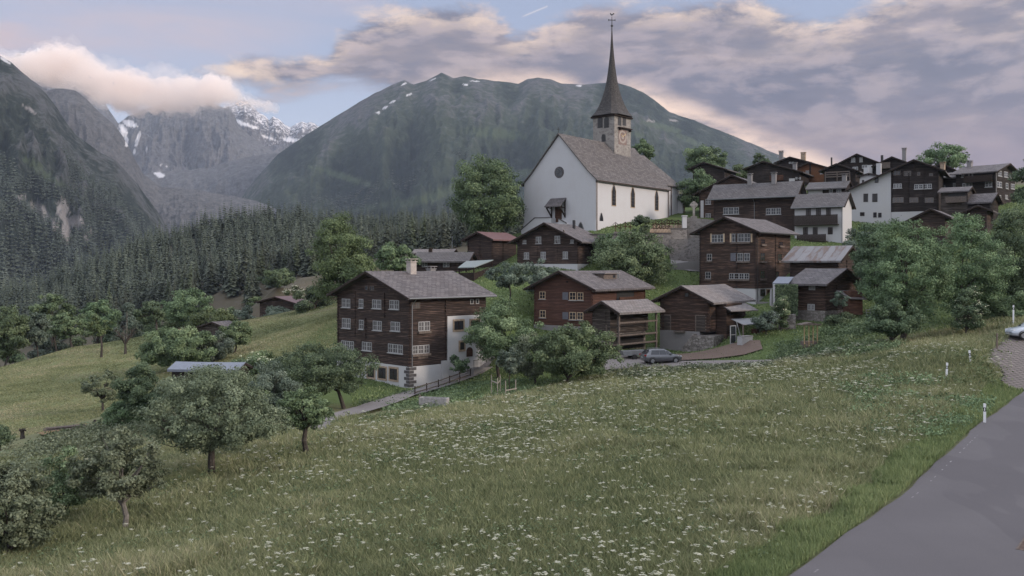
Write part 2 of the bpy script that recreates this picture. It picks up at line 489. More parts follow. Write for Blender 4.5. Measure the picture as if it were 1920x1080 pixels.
    tr = (1.0 - g.step(g.m('ABSOLUTE', line), .0, .0016)) * g.step(t, 0, .25) * (1.0 - g.step(t, .95, 1.0))
    c = g.mix(tr * .7, c, col((.75, .70, .72)))
    # the overcast above the picture is brighter, and the sky behind the camera is plain bright cloud
    n_up = g.noise(gen, 2.5, 5, .55)
    over = g.mix(n_up, col(ZEN_A), col(ZEN_B))
    over = g.mix(.06, over, nish)
    up = g.step(w, .34, .80)
    back = g.step(g.m('ABSOLUTE', az), .75, 1.25) * g.step(w, -.05, .25)
    c = g.mix(g.m('MAXIMUM', up, back * .8), c, over)
    c = g.mix(g.step(w, -.02, -.15), c, col((.10, .11, .10)))
    g.put(bg.inputs['Color'], c)


build_sky()


# ------------------------------------------------------------------ numpy noise
def vnoise(x, y, seed=0):
    xi = np.floor(x).astype(np.int64); yi = np.floor(y).astype(np.int64); xf = x - xi; yf = y - yi
    def h(a, b):
        k = (a * 374761393 + b * 668265263 + seed * 982451653) & 0xFFFFFFFF
        k = ((k ^ (k >> 13)) * 1274126177) & 0xFFFFFFFF
        return ((k ^ (k >> 16)) & 0xFFFF) / 65535.0
    u = xf * xf * xf * (xf * (xf * 6 - 15) + 10); v = yf * yf * yf * (yf * (yf * 6 - 15) + 10)
    return (h(xi, yi) * (1 - u) + h(xi + 1, yi) * u) * (1 - v) + (h(xi, yi + 1) * (1 - u) + h(xi + 1, yi + 1) * u) * v


def fbm(x, y, oct=5, seed=0, ridged=False, gain=.5):
    a, s, t = 1.0, 0, 0
    for i in range(oct):
        n = vnoise(x * 2 ** i, y * 2 ** i, seed + i)
        if ridged: n = 1 - np.abs(2 * n - 1)
        s = s + n * a; t += a; a *= gain
    return s / t


def inpoly(x, y, poly):
    c = np.zeros(np.shape(x), dtype=bool); n = len(poly)
    for i in range(n):
        x1, y1 = poly[i]; x2, y2 = poly[(i + 1) % n]
        k = ((y1 > y) != (y2 > y)) & (x < (x2 - x1) * (y - y1) / (y2 - y1 + 1e-12) + x1)
        c ^= k
    return c


def ground_poly(pts):
    return [(P(a, b, d).x, d) for a, b, d in pts]


# ------------------------------------------------------------------ the ground
GP = [  # (photo x, photo y, distance) of points on the ground
    (1400, 1080, 26), (960, 1080, 28), (416, 1036, 34), (0, 1036, 39), (397, 892, 51), (235, 1005, 41), (575, 853, 55), (640, 785, 77),
    (700, 762, 86), (768, 733, 97), (645, 768, 85), (813, 757, 87), (890, 706, 104), (1000, 728, 90), (1060, 715, 93), (1240, 680, 100),
    (1450, 690, 92), (1300, 694, 92), (1140, 692, 97), (1500, 650, 97), (1600, 612, 100), (1640, 650, 84), (1775, 668, 66), (1822, 648, 70),
    (1910, 640, 77), (1740, 765, 54), (1600, 702, 72), (1100, 623, 111), (1050, 622, 114), (1003, 621, 117), (960, 640, 114), (1160, 662, 104), (1330, 658, 108), (1285, 659, 111), (1238, 657, 114.5), (1417, 577, 128), (1547, 606, 108),
    (1575, 560, 120), (1082, 507, 138), (923, 503, 150), (830, 512, 142), (955, 558, 118), (640, 592, 150), (560, 655, 130), (480, 692, 116),
    (0, 825, 90), (193, 770, 101), (100, 802, 95), (0, 690, 160), (135, 650, 170), (190, 670, 155), (235, 665, 157), (330, 620, 186), (300, 627, 183),
    (-250, 850, 88), (-300, 720, 165), (400, 655, 152), (520, 606, 200), (700, 560, 170), (790, 540, 165), (860, 480, 175), (915, 450, 168), (970, 450, 165),
    (1117, 433, 160), (1000, 433, 168), (1250, 416, 168), (1235, 437, 150), (1180, 440, 152), (1240, 503, 142), (1330, 500, 142), (1160, 520, 136),
    (1345, 432, 168), (1489, 434, 160), (1580, 456, 150), (1670, 432, 165), (1760, 436, 164), (1500, 348, 205), (1560, 345, 205), (1640, 345, 210),
    (1866, 388, 170), (1800, 395, 160), (1903, 383, 172), (1920, 560, 112), (1900, 600, 88), (1780, 600, 95), (1700, 640, 88), (1500, 335, 260), (1300, 345, 230),
    (1650, 500, 130), (1750, 480, 140), (1850, 440, 150), (1400, 620, 105), (1450, 650, 100), (1520, 560, 118), (1200, 560, 125), (1280, 600, 115),
    (1900, 345, 230), (1150, 420, 230), (900, 470, 230), (2300, 420, 150), (2300, 600, 80), (2100, 690, 66), (620, 700, 110), (560, 760, 84), (900, 660, 108),
    (480, 780, 72), (300, 830, 70), (330, 760, 85), (120, 900, 60), (-200, 950, 50),
    # beyond the meadow: the drop, and the wooded hill
    (520, 533, 300), (560, 520, 330), (100, 600, 480), (300, 560, 500), (420, 545, 420), (560, 500, 480), (700, 480, 500), (480, 428, 690), (560, 432, 690), (300, 462, 660),
    (400, 440, 690), (160, 530, 640), (640, 440, 720), (740, 436, 720), (850, 436, 720), (1000, 440, 740), (0, 585, 600), (640, 500, 360), (760, 505, 330), (850, 500, 300),
    (-300, 640, 600), (1300, 420, 700), (1800, 400, 700), (2200, 400, 500),
]
GW = [(20, 22, -8.75), (40, 45, -8.75), (52, 62, -8.7), (12, 14, -8.75), (30, 20, -8.7), (60, 40, -8.7), (7.0, 24.9, -8.75), (14.2, 34.4, -8.75), (24.2, 48.2, -8.72), (34, 61.5, -8.7),
      (0, 4, -9.0), (-15, 6, -10.6), (-40, 18, -14), (44, 72, -8.3), (52, 80, -7.2), (-60, 50, -18), (-120, 160, -26), (-90, 250, -62), (-200, 300, -75), (30, 4, -8.7), (-10, -20, -9), (60, -20, -8.8),
      (-40, 300, -30), (-300, 480, -60), (-110, 350, -30), (-200, 1000, -60), (100, 1000, -60), (-600, 900, -120), (600, 1000, 40), (350, 300, 40)]
gp = np.array([tuple(P(*p)) for p in GP] + GW)


def _fit():
    n = len(gp); D = np.hypot(gp[:, None, 0] - gp[None, :, 0], gp[:, None, 1] - gp[None, :, 1])
    A = np.zeros((n + 3, n + 3)); A[:n, :n] = D - np.eye(n) * 1.0
    A[:n, n] = 1; A[:n, n + 1:] = gp[:, :2]; A[n:, :n] = A[:n, n:].T
    return np.linalg.solve(A, np.concatenate([gp[:, 2], [0, 0, 0]]))


gw_ = _fit()
# the road: its left edge runs straight past the camera's right side; rx(y) is that edge
RZ = -8.5
ROAD_L = [(-6.5, 8.0), (0.2, 16.4), (7.62, 24.9), (14.97, 34.4), (24.67, 48.2), (34.7, 61.5), (44.5, 74.5), (64, 100)]


def road_left(y):
    return np.interp(y, [p[1] for p in ROAD_L], [p[0] for p in ROAD_L])


YARD = [(35.6, 61.6), (35.0, 63.3), (35.3, 65.5), (36.6, 67.4), (36.5, 69.4), (37.6, 71.2), (38.6, 73), (40.8, 75.6), (43.4, 78.6), (48, 84), (62, 84), (66, 66), (44, 58.5)]


def yard_z(x, y):
    return RZ + .012 + np.maximum(0, y - 64) * .18 + np.maximum(0, y - 76) * .02


def poly_dist(x, y, poly):
    """distance outside a polygon, 0 inside"""
    d = np.full(x.shape, 1e9)
    for (a, b), (c, e) in zip(poly, poly[1:] + poly[:1]):
        t = np.clip(((x - a) * (c - a) + (y - b) * (e - b)) / ((c - a) ** 2 + (e - b) ** 2), 0, 1); d = np.minimum(d, np.hypot(x - a - t * (c - a), y - b - t * (e - b)))
    return np.where(inpoly(x, y, poly), 0, d)


def gz(x, y):
    x = np.asarray(x, float); y = np.asarray(y, float); sh = np.broadcast(x, y).shape
    x = np.broadcast_to(x, sh).ravel(); y = np.broadcast_to(y, sh).ravel(); out = np.empty(len(x))
    for i in range(0, len(x), 20000):
        a, b = x[i:i + 20000], y[i:i + 20000]
        out[i:i + 20000] = np.hypot(a[:, None] - gp[None, :, 0], b[:, None] - gp[None, :, 1]) @ gw_[:-3] + gw_[-3] + gw_[-2] * a + gw_[-1] * b
    rel = (x - road_left(y)) * .78
    k = np.clip((rel + 1.6) / 1.4, 0, 1) * np.clip((66 - y) / 6, 0, 1) * (y > -30)
    out = out * (1 - k) + (RZ - .10) * k
    if np.any((x > 30) & (y > 55)):
        dd = poly_dist(x, y, YARD); k = np.clip(1 - dd / 2.5, 0, 1); out = out * (1 - k) + (yard_z(x, y) - .12) * k
    return out.reshape(sh) if sh else float(out[0])


def gpt(px, d):
    x = (px - 960) / F * d
    return Vector((x, d, float(gz(x, d))))


MOWN = ground_poly([(-700, 900, 80), (-50, 850, 84), (100, 815, 92), (200, 795, 97), (300, 770, 104), (470, 725, 112), (640, 690, 118), (665, 600, 150), (660, 590, 185), (560, 625, 200), (470, 650, 196), (330, 617, 190), (200, 632, 180), (60, 660, 176), (-100, 700, 172), (-700, 740, 165)])


def build_ground():
    nt, ns = 520, 380
    t = np.linspace(0, 1, nt); s = np.linspace(-1, 1, ns)
    y = 5 * (1150 / 5) ** t; y = np.concatenate([np.linspace(-45, 4.5, 12), y]); nt = len(y)
    Y = np.repeat(y, ns); X = np.tile(s, nt) * (30 + np.maximum(Y, 0) * .78)
    Z = gz(X, Y) + (fbm(X * .35, Y * .35, 3, 5) - .5) * .22 * np.clip((road_left(Y) - X) / 2, 0, 1)
    V = np.stack([X, Y, Z], 1)
    i = np.arange((nt - 1) * ns).reshape(nt - 1, ns)[:, :-1].ravel()
    Fc = np.stack([i, i + 1, i + ns + 1, i + ns], 1)
    me = np_mesh('ground', V, Fc, smooth=True)
    mown = inpoly(X, Y, MOWN).astype(float)
    wood = np.clip((Y - 205) / 30, 0, 1)
    vill = np.clip((Y - (86 + np.clip(X, -20, 40) * .1)) / 5, 0, 1) * (X > -30) * (1 - wood)
    for nme, a in (('mown', mown), ('wood', wood), ('village', vill)):
        at = me.attributes.new(nme, 'FLOAT', 'POINT'); at.data.foreach_set('value', a.astype(np.float32))

    def fn(g):
        p = g.pos(); x, y, z = g.sep(p)
        n = g.noise(p, .12, 6, .6); n2 = g.noise(p, 1.1, 6, .65); n3 = g.noise(p, 9, 4, .7)
        sw = g.noise(g.scale(p, (.10, .9, .5), rot=(0, 0, R(-28))), 1.0, 5, .6)
        mead = g.mix(n2, (.095, .105, .052), (.175, .165, .095))
        mead = g.mix(g.step(n, .45, .7) * .5, mead, (.13, .145, .07))
        mow = g.mix(g.step(sw, .30, .75), (.118, .136, .060), (.150, .158, .076))
        mow = g.mix(g.step(n, .42, .62) * .6, mow, (.118, .140, .062))
        mow = g.mix(g.step(n2, .52, .72) * .35, mow, (.185, .17, .09))
        vil = g.mix(n2, (.05, .075, .025), (.095, .125, .045))
        wo = g.mix(n, (.055, .052, .034), (.11, .088, .066))
        wo = g.mix(g.step(n2, .5, .7) * .5, wo, (.05, .06, .03))
        c = g.mix(g.attr('mown'), mead, mow)
        c = g.mix(g.attr('village'), c, vil)
        c = g.mix(g.attr('wood'), c, wo)
        c = g.mix(g.step(n3, .45, .8) * .35, c, mul((.06, .06, .03), 1.0))
        return c, g.bump(n2 * .6 + n3 * .3, .12, .8)
    o = link('ground', me, material('ground', fn, .95, .1)); tag(o, kind='structure')


build_ground()

bpt = lambda v: [(v[i], v[(i + 1) % len(v)]) for i in range(len(v))]


def strip(name, pts, mat, kind='structure', res=1.0, up=.17):
    """sheet following the ground: pts = [(x,y left),(x,y right)] cross-sections"""
    mb = MB(); rows = []
    for (a, b), (c, d) in zip(pts, pts[1:]):
        a, b, c, d = map(np.array, (a, b, c, d)); k = max(1, int(np.hypot(*(c - a)) / res))
        for j in range(k): rows.append((a + (c - a) * j / k, b + (d - b) * j / k))
    rows.append((np.array(pts[-1][0]), np.array(pts[-1][1])))
    g = []
    for a, b in rows:
        w = [a + (b - a) * u for u in np.linspace(0, 1, 6)]
        g.append([(q[0], q[1], gz(q[0], q[1]) + up) for q in w])
    for r0, r1 in zip(g, g[1:]):
        for j in range(5): mb.poly([r0[j], r0[j + 1], r1[j + 1], r1[j]])
    return tag(mb.build(name, mat, smooth=True), kind=kind)


def asphalt(g):
    p = g.pos(); n = g.noise(p, .25, 5, .6); f = g.noise(p, 22, 4, .75); g2 = g.voro(p, 60)
    str_ = g.noise(g.scale(p, (.9, .05, 1), rot=(0, 0, R(-37))), 1.0, 4, .6)
    c = g.mix(g.step(n, .35, .7) * .5, (.078, .072, .076), (.098, .091, .095))
    c = g.mix(g.step(str_, .45, .7) * .35, c, (.070, .065, .069))
    c = g.mix(g.step(f, .48, .78) * .55, c, (.15, .14, .143))
    gr = g.noise(p, 60, 3, .8); c = g.mix(g.step(gr, .55, .72) * .5, c, (.15, .138, .14)); c = g.mix(g.step(gr, .30, .42) * -1.0 + 1.0, c, g.mix(.35, c, (.03, .028, .03)))
    patch = g.step(g.noise(g.scale(p, (.35, .12, 1), rot=(0, 0, R(-37))), 1.0, 2, .4), .60, .62); c = g.mix(patch * .35, c, (.058, .053, .058))
    er = g.noise(p, 1.3, 5, .7); c = g.mix(g.step(er, .62, .75) * .3, c, (.11, .10, .098))
    return c, g.bump(f + g2 * .5, .006, .6)
M['asphalt'] = material('asphalt', asphalt, .85, .25)


def build_road():
    mb = MB(); W = 8.2
    ys = np.arange(-40, 100.1, 1.5); nrm = Vector((.79, -.61, 0))
    L = [Vector((float(road_left(y)), y, RZ)) for y in ys]
    # extend straight behind the camera
    for i, y in enumerate(ys):
        if y < 8: L[i] = Vector((-6.5 + (y - 8.0) * .79, y, RZ))
    wig = [Vector((math.sin(y * 1.7) * .05 + math.sin(y * .61) * .06, 0, 0)) for y in ys]
    A = [p + w for p, w in zip(L, wig)]; B = [p + nrm * W for p in L]
    for i in range(len(ys) - 1):
        mb.poly([A[i], B[i], B[i + 1], A[i + 1]])
        mb.poly([A[i], A[i + 1], A[i + 1] + Vector((0, 0, -.25)), A[i] + Vector((0, 0, -.25))])
    tag(mb.build('road', M['asphalt']), kind='structure')
    # worn edge line, a row of faint white dashes
    ml = MB(); r = random.Random(4)
    y = 20.0
    while y < 46:
        if r.random() < .45:
            ln = r.uniform(.10, .34); x0 = float(road_left(y)) + .52; x1 = float(road_left(y + ln)) + .52; w = r.uniform(.03, .07)
            ml.poly([(x0, y, RZ + .006), (x0 + w, y, RZ + .006), (x1 + w, y + ln, RZ + .006), (x1, y + ln, RZ + .006)])
        y += r.uniform(.5, 1.0)
    tag(ml.build('road_marking', plain_mat('worn_paint', (.20, .19, .195), .8, .4, sc=9)), kind='structure')


build_road()


def pavers(g):
    p = g.scale(g.pos(), (1, 1, 1), rot=(0, 0, R(-20)))
    br = g.n('ShaderNodeTexBrick', offset=.5); g.put(br.inputs['Vector'], p)
    for k, v in (('Color1', (.2, .2, .2, 1)), ('Color2', (.9, .9, .9, 1)), ('Mortar', (0, 0, 0, 1))): br.inputs[k].default_value = v
    br.inputs['Scale'].default_value = 1; br.inputs['Mortar Size'].default_value = .045
    br.inputs['Brick Width'].default_value = .42; br.inputs['Row Height'].default_value = .42
    bw = S(g, g.n('ShaderNodeRGBToBW').outputs[0]); g.put(bw.k.node.inputs[0], S(g, br.outputs[0]))
    n = g.noise(g.pos(), .8, 5, .6)
    c = g.mix(bw, (.115, .098, .094), (.17, .145, .137)); c = g.mix(S(g, br.outputs[1]), c, (.06, .055, .045))
    return g.mix(g.step(n, .4, .7) * .4, c, (.13, .115, .105)), g.bump(bw - S(g, br.outputs[1]), .02, .7)


def build_yard():
    # the yard rises from the road towards the parked car
    mb = MB(); st = .3
    for x in np.arange(34.5, 72, st):
        for y in np.arange(57, 90, st):
            if inpoly(np.array([x + st / 2]), np.array([y + st / 2]), YARD)[0]:
                mb.poly([(a, b, float(yard_z(a, b))) for a, b in ((x, y), (x + st, y), (x + st, y + st), (x, y + st))])
    tag(mb.build('driveway', material('pavers', pavers, .9, .2), smooth=True), kind='structure')


build_yard()


def gravel(c0, c1):
    def fn(g):
        p = g.pos(); n = g.noise(p, .5, 5, .65); f = g.noise(p, 14, 4, .7)
        c = g.mix(n, c0, c1); return g.mix(g.step(f, .45, .75) * .35, c, mul(c0, .6)), g.bump(f, .03, .7)
    return fn
xy = lambda px, d: ((px - 960) / F * d, d)
strip('path', [(xy(556, 66.5), xy(606, 64)), (xy(616, 76.5), xy(660, 75)), (xy(682, 86), xy(730, 84.5)), (xy(742, 93), xy(778, 92)), (xy(800, 98), xy(832, 96.5)), (xy(880, 104), xy(905, 103)), (xy(915, 111), xy(950, 110))],
      material('path', gravel((.15, .135, .13), (.20, .185, .18)), .95, .1), up=.3)
strip('lane', [(xy(1130, 103), xy(1120, 96)), (xy(1200, 102.5), xy(1215, 96)), (xy(1290, 98.5), xy(1300, 94.3)), (xy(1380, 96), xy(1385, 92.3)), (xy(1452, 94), xy(1455, 91)), (xy(1530, 93.5), xy(1530, 90.5))],
      material('lane', gravel((.15, .132, .125), (.22, .196, .185)), .95, .1))
strip('bare_earth', [(xy(1262, 105), xy(1275, 99.6)), (xy(1330, 104), xy(1340, 98.3)), (xy(1385, 103), xy(1395, 98)), (xy(1425, 102), xy(1430, 99))],
      material('earth', gravel((.095, .068, .055), (.15, .112, .092)), .95, .1))
strip('stubble_patch', [(xy(70, 86.5), xy(80, 82)), (xy(110, 88), xy(125, 83.5)), (xy(150, 89), xy(165, 85))],
      material('stubble', gravel((.16, .10, .055), (.25, .17, .09)), .95, .1))
strip('village_lane', [(xy(1255, 147), xy(1258, 142)), (xy(1290, 144.5), xy(1292, 140)), (xy(1330, 146), xy(1335, 140)), (xy(1400, 146), xy(1400, 141))],
      material('village_lane', gravel((.18, .17, .165), (.24, .225, .22)), .95, .1))


# ------------------------------------------------------------------ mountains: real relief from foot to crest and down the far side
MT = {}


def mountain(name, sil, D, Df, zf, nu, nv, amp, seed, snow=(), fr=(60, 5), mat=None, power=1.0, back=.25, Dvar=0.0, rough=2.0, scar=(), pasture=()):
    px = np.array([a for a, b in sil], float); py = np.array([b for a, b in sil], float)
    u = np.linspace(px[0], px[-1], nu)
    ridge_py = np.interp(u, px, py) + (fbm(u / 14.0, u * 0 + seed, 4, seed) - .5) * rough
    Du = D * (1 + Dvar * (u - u[0]) / (u[-1] - u[0]))
    zr = (YH - ridge_py) / F * Du
    v = np.concatenate([np.linspace(0, 1, nv), 1 + np.linspace(.06, 1, max(8, nv // 6))]); V = []
    UU, VV = np.meshgrid(u, v); DD = np.broadcast_to(Du, UU.shape); ZR = np.broadcast_to(zr, UU.shape)
    front = VV <= 1
    dep = np.where(front, Df + (DD - Df) * VV, DD * (1 + back * (VV - 1)))
    up = np.where(front, np.power(np.clip(VV, 0, 1), power), np.clip(2 - VV, 0, 1))
    z = zf + (ZR - zf) * up
    a = (UU + (fbm(UU / 90., VV * 3, 3, seed + 3) - .5) * 120 * (1 - np.clip(VV, 0, 1)))
    gul = fbm(a / fr[0], VV * fr[1], 6, seed, True, .55)
    sm = fbm(a / fr[0] * 5, VV * fr[1] * 6, 4, seed + 9)
    env = np.where(front, np.clip((1 - VV) * 3.5, 0, 1) * np.clip(VV * 6 + .2, 0, 1), .0)
    z = z + (gul - .62) * amp * env * np.clip((ZR - zf), 0, None) + (sm - .5) * amp * .22 * env * np.clip((ZR - zf), 0, None)
    x = (UU - 960) / F * dep
    Vx = np.stack([x, dep, z], 2).reshape(-1, 3); nr, nc = UU.shape
    i = np.arange((nr - 1) * nc).reshape(nr - 1, nc)[:, :-1].ravel()
    me = np_mesh(name, Vx, np.stack([i, i + 1, i + nc + 1, i + nc], 1), smooth=True)
    PY = YH - z / dep * F
    MT[name] = (Vx.reshape(nr, nc, 3)[:nv], gul[:nv], UU[:nv], PY[:nv])
    jag = (fbm(UU / 3.5, PY / 3.5, 4, seed + 20) - .5)
    def cover(lst):
      sn = np.zeros(UU.shape)
      for sx, sy, rx, ry, tilt in lst:
        c, s_ = math.cos(tilt), math.sin(tilt)
        dx, dy = UU - sx, PY - sy
        q = np.sqrt(((dx * c + dy * s_) / rx) ** 2 + ((-dx * s_ + dy * c) / ry) ** 2) + jag * 1.1
        sn = np.maximum(sn, np.clip((1.15 - q) * 4, 0, 1) * front)
      return sn
    sn = cover(snow)
    for nme, arr in (('snow', sn), ('elev', np.clip(VV, 0, 1)), ('gully', gul), ('scar', cover(scar)), ('pasture', cover(pasture))):
        at = me.attributes.new(nme, 'FLOAT', 'POINT'); at.data.foreach_set('value', arr.astype(np.float32).ravel())
    o = link(name, me, mat); return tag(o, kind='structure')


def mount_mat(name, forest, grass, rock, tree_line=.6, rocky=.3, sc=.004, snowy=.0, tl_w=.18):
    def fn(g):
        p = g.pos(); e = g.attr('elev'); gu = g.attr('gully')
        n = g.noise(p, sc, 6, .62); n2 = g.noise(p, sc * 7, 6, .65); n3 = g.noise(p, sc * 30, 4, .7)
        speck = g.voro(g.scale(p, (1, 1, .45)), .055)
        fo = g.mix(g.step(n3 * .6 + speck * .5, .3, .8), mul(forest, .55), mul(forest, 1.35))
        gr = g.mix(n2, mul(grass, .7), mul(grass, 1.3))
        ro = g.mix(g.step(n2 * .6 + n3 * .4, .35, .68), mul(rock, .55), mul(rock, 1.25))
        k = g.step(e + (n - .5) * .7 + (n2 - .5) * .35, tree_line - tl_w, tree_line + tl_w)
        c = g.mix(k, fo, gr)
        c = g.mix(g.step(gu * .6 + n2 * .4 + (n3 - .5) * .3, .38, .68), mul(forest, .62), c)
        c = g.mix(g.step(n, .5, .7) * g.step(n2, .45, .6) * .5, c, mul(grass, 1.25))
        rk = g.step(gu * .5 + n2 * .55 + e * .35, 1.05 - rocky, 1.22 - rocky)
        c = g.mix(rk, c, ro)
        c = g.mix(g.attr('pasture') * .85, c, g.mix(n3, (.045, .062, .034), (.075, .092, .05)))
        c = g.mix(g.attr('scar'), c, g.mix(n3, (.13, .12, .11), (.34, .31, .29)))
        c = g.mix(g.attr('snow'), c, (.55, .53, .53))
        if snowy: c = g.mix(g.step(n2 * .55 + n3 * .3 + e * .25, .62 - snowy * .3, .74 - snowy * .3) * g.step(e, .25, .6), c, (.60, .58, .59))
        return c, g.bump(n2 * .6 + n3 * .4, 24, .9)
    return material(name, fn, .95, .08)


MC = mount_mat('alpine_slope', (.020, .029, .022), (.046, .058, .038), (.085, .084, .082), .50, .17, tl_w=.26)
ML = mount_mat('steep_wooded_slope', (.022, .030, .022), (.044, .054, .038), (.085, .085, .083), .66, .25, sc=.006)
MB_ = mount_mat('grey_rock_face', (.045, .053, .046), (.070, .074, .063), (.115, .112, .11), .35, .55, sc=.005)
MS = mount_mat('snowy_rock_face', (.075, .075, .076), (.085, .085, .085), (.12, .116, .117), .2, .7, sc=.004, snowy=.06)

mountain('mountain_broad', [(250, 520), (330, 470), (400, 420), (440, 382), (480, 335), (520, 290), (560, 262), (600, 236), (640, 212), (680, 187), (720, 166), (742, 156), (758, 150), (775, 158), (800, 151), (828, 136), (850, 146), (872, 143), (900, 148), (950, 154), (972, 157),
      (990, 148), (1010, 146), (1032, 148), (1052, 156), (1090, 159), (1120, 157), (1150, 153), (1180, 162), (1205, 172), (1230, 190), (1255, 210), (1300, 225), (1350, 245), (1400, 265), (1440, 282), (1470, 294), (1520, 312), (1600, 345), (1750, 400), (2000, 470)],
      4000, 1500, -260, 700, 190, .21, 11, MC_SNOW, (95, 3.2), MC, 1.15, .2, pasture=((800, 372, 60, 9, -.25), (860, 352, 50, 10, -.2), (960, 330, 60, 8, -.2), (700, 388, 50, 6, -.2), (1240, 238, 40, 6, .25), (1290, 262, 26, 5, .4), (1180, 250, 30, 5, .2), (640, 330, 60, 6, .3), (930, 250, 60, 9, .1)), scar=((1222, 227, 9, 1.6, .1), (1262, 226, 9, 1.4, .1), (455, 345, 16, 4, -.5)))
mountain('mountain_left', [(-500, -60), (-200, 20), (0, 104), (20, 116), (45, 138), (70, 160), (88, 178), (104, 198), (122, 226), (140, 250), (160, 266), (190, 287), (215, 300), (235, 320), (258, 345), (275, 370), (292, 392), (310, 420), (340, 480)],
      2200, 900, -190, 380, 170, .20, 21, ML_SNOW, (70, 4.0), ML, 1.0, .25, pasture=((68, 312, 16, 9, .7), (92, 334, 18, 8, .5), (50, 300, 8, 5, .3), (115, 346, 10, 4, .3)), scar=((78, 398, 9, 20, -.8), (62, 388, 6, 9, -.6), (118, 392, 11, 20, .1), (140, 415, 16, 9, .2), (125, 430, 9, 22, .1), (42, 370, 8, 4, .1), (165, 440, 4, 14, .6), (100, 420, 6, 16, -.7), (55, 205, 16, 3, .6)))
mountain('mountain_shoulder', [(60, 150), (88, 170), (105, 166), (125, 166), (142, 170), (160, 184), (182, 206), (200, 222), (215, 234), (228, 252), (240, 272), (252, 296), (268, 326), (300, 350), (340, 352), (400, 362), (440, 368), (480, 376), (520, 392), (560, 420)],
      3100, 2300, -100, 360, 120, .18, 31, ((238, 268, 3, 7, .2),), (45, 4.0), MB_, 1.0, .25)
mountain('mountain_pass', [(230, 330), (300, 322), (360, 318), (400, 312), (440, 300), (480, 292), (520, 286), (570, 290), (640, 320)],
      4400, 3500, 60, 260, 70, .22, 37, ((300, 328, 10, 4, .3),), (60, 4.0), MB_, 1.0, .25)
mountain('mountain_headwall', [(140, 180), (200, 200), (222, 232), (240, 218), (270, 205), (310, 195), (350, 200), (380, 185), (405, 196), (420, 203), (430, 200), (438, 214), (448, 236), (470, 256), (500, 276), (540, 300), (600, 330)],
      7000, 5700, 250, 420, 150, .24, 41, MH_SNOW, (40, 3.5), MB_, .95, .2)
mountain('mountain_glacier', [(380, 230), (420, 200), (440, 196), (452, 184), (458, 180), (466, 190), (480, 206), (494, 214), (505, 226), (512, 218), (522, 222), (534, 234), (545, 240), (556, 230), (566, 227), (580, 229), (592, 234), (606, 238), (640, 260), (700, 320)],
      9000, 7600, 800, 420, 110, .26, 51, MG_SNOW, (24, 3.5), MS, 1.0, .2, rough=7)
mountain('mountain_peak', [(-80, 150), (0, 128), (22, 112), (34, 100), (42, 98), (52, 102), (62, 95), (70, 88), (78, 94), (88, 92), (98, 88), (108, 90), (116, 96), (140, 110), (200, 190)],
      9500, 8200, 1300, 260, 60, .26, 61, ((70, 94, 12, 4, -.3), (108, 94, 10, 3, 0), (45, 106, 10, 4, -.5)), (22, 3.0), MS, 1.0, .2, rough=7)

# valley floor under everything, out to the horizon
o = link('valley_floor', np_mesh('valley_floor', np.array([(-30000, -3000, -330), (30000, -3000, -330), (30000, 30000, -330), (-30000, 30000, -330)], float), np.array([[0, 1, 2, 3]])),
         plain_mat('valley_floor', (.05, .06, .035), .95, .3, sc=.004, spec=.1)); tag(o, kind='structure')

# the air of the valley
if HAZE > 0:
    hz = bpy.data.materials.new('valley_air'); hz.use_nodes = True
    t = hz.node_tree; t.nodes.remove(t.nodes['Principled BSDF'])
    pv = t.nodes.new('ShaderNodeVolumePrincipled'); pv.inputs['Color'].default_value = (.70, .80, 1.0, 1); pv.inputs['Density'].default_value = HAZE
    pv.inputs['Anisotropy'].default_value = 0.0
    t.links.new(pv.outputs[0], t.nodes['Material Output'].inputs['Volume'])
    tag(MB().box((-9000, -120, -340), (9000, 5300, 1900)).build('haze', hz), kind='stuff')


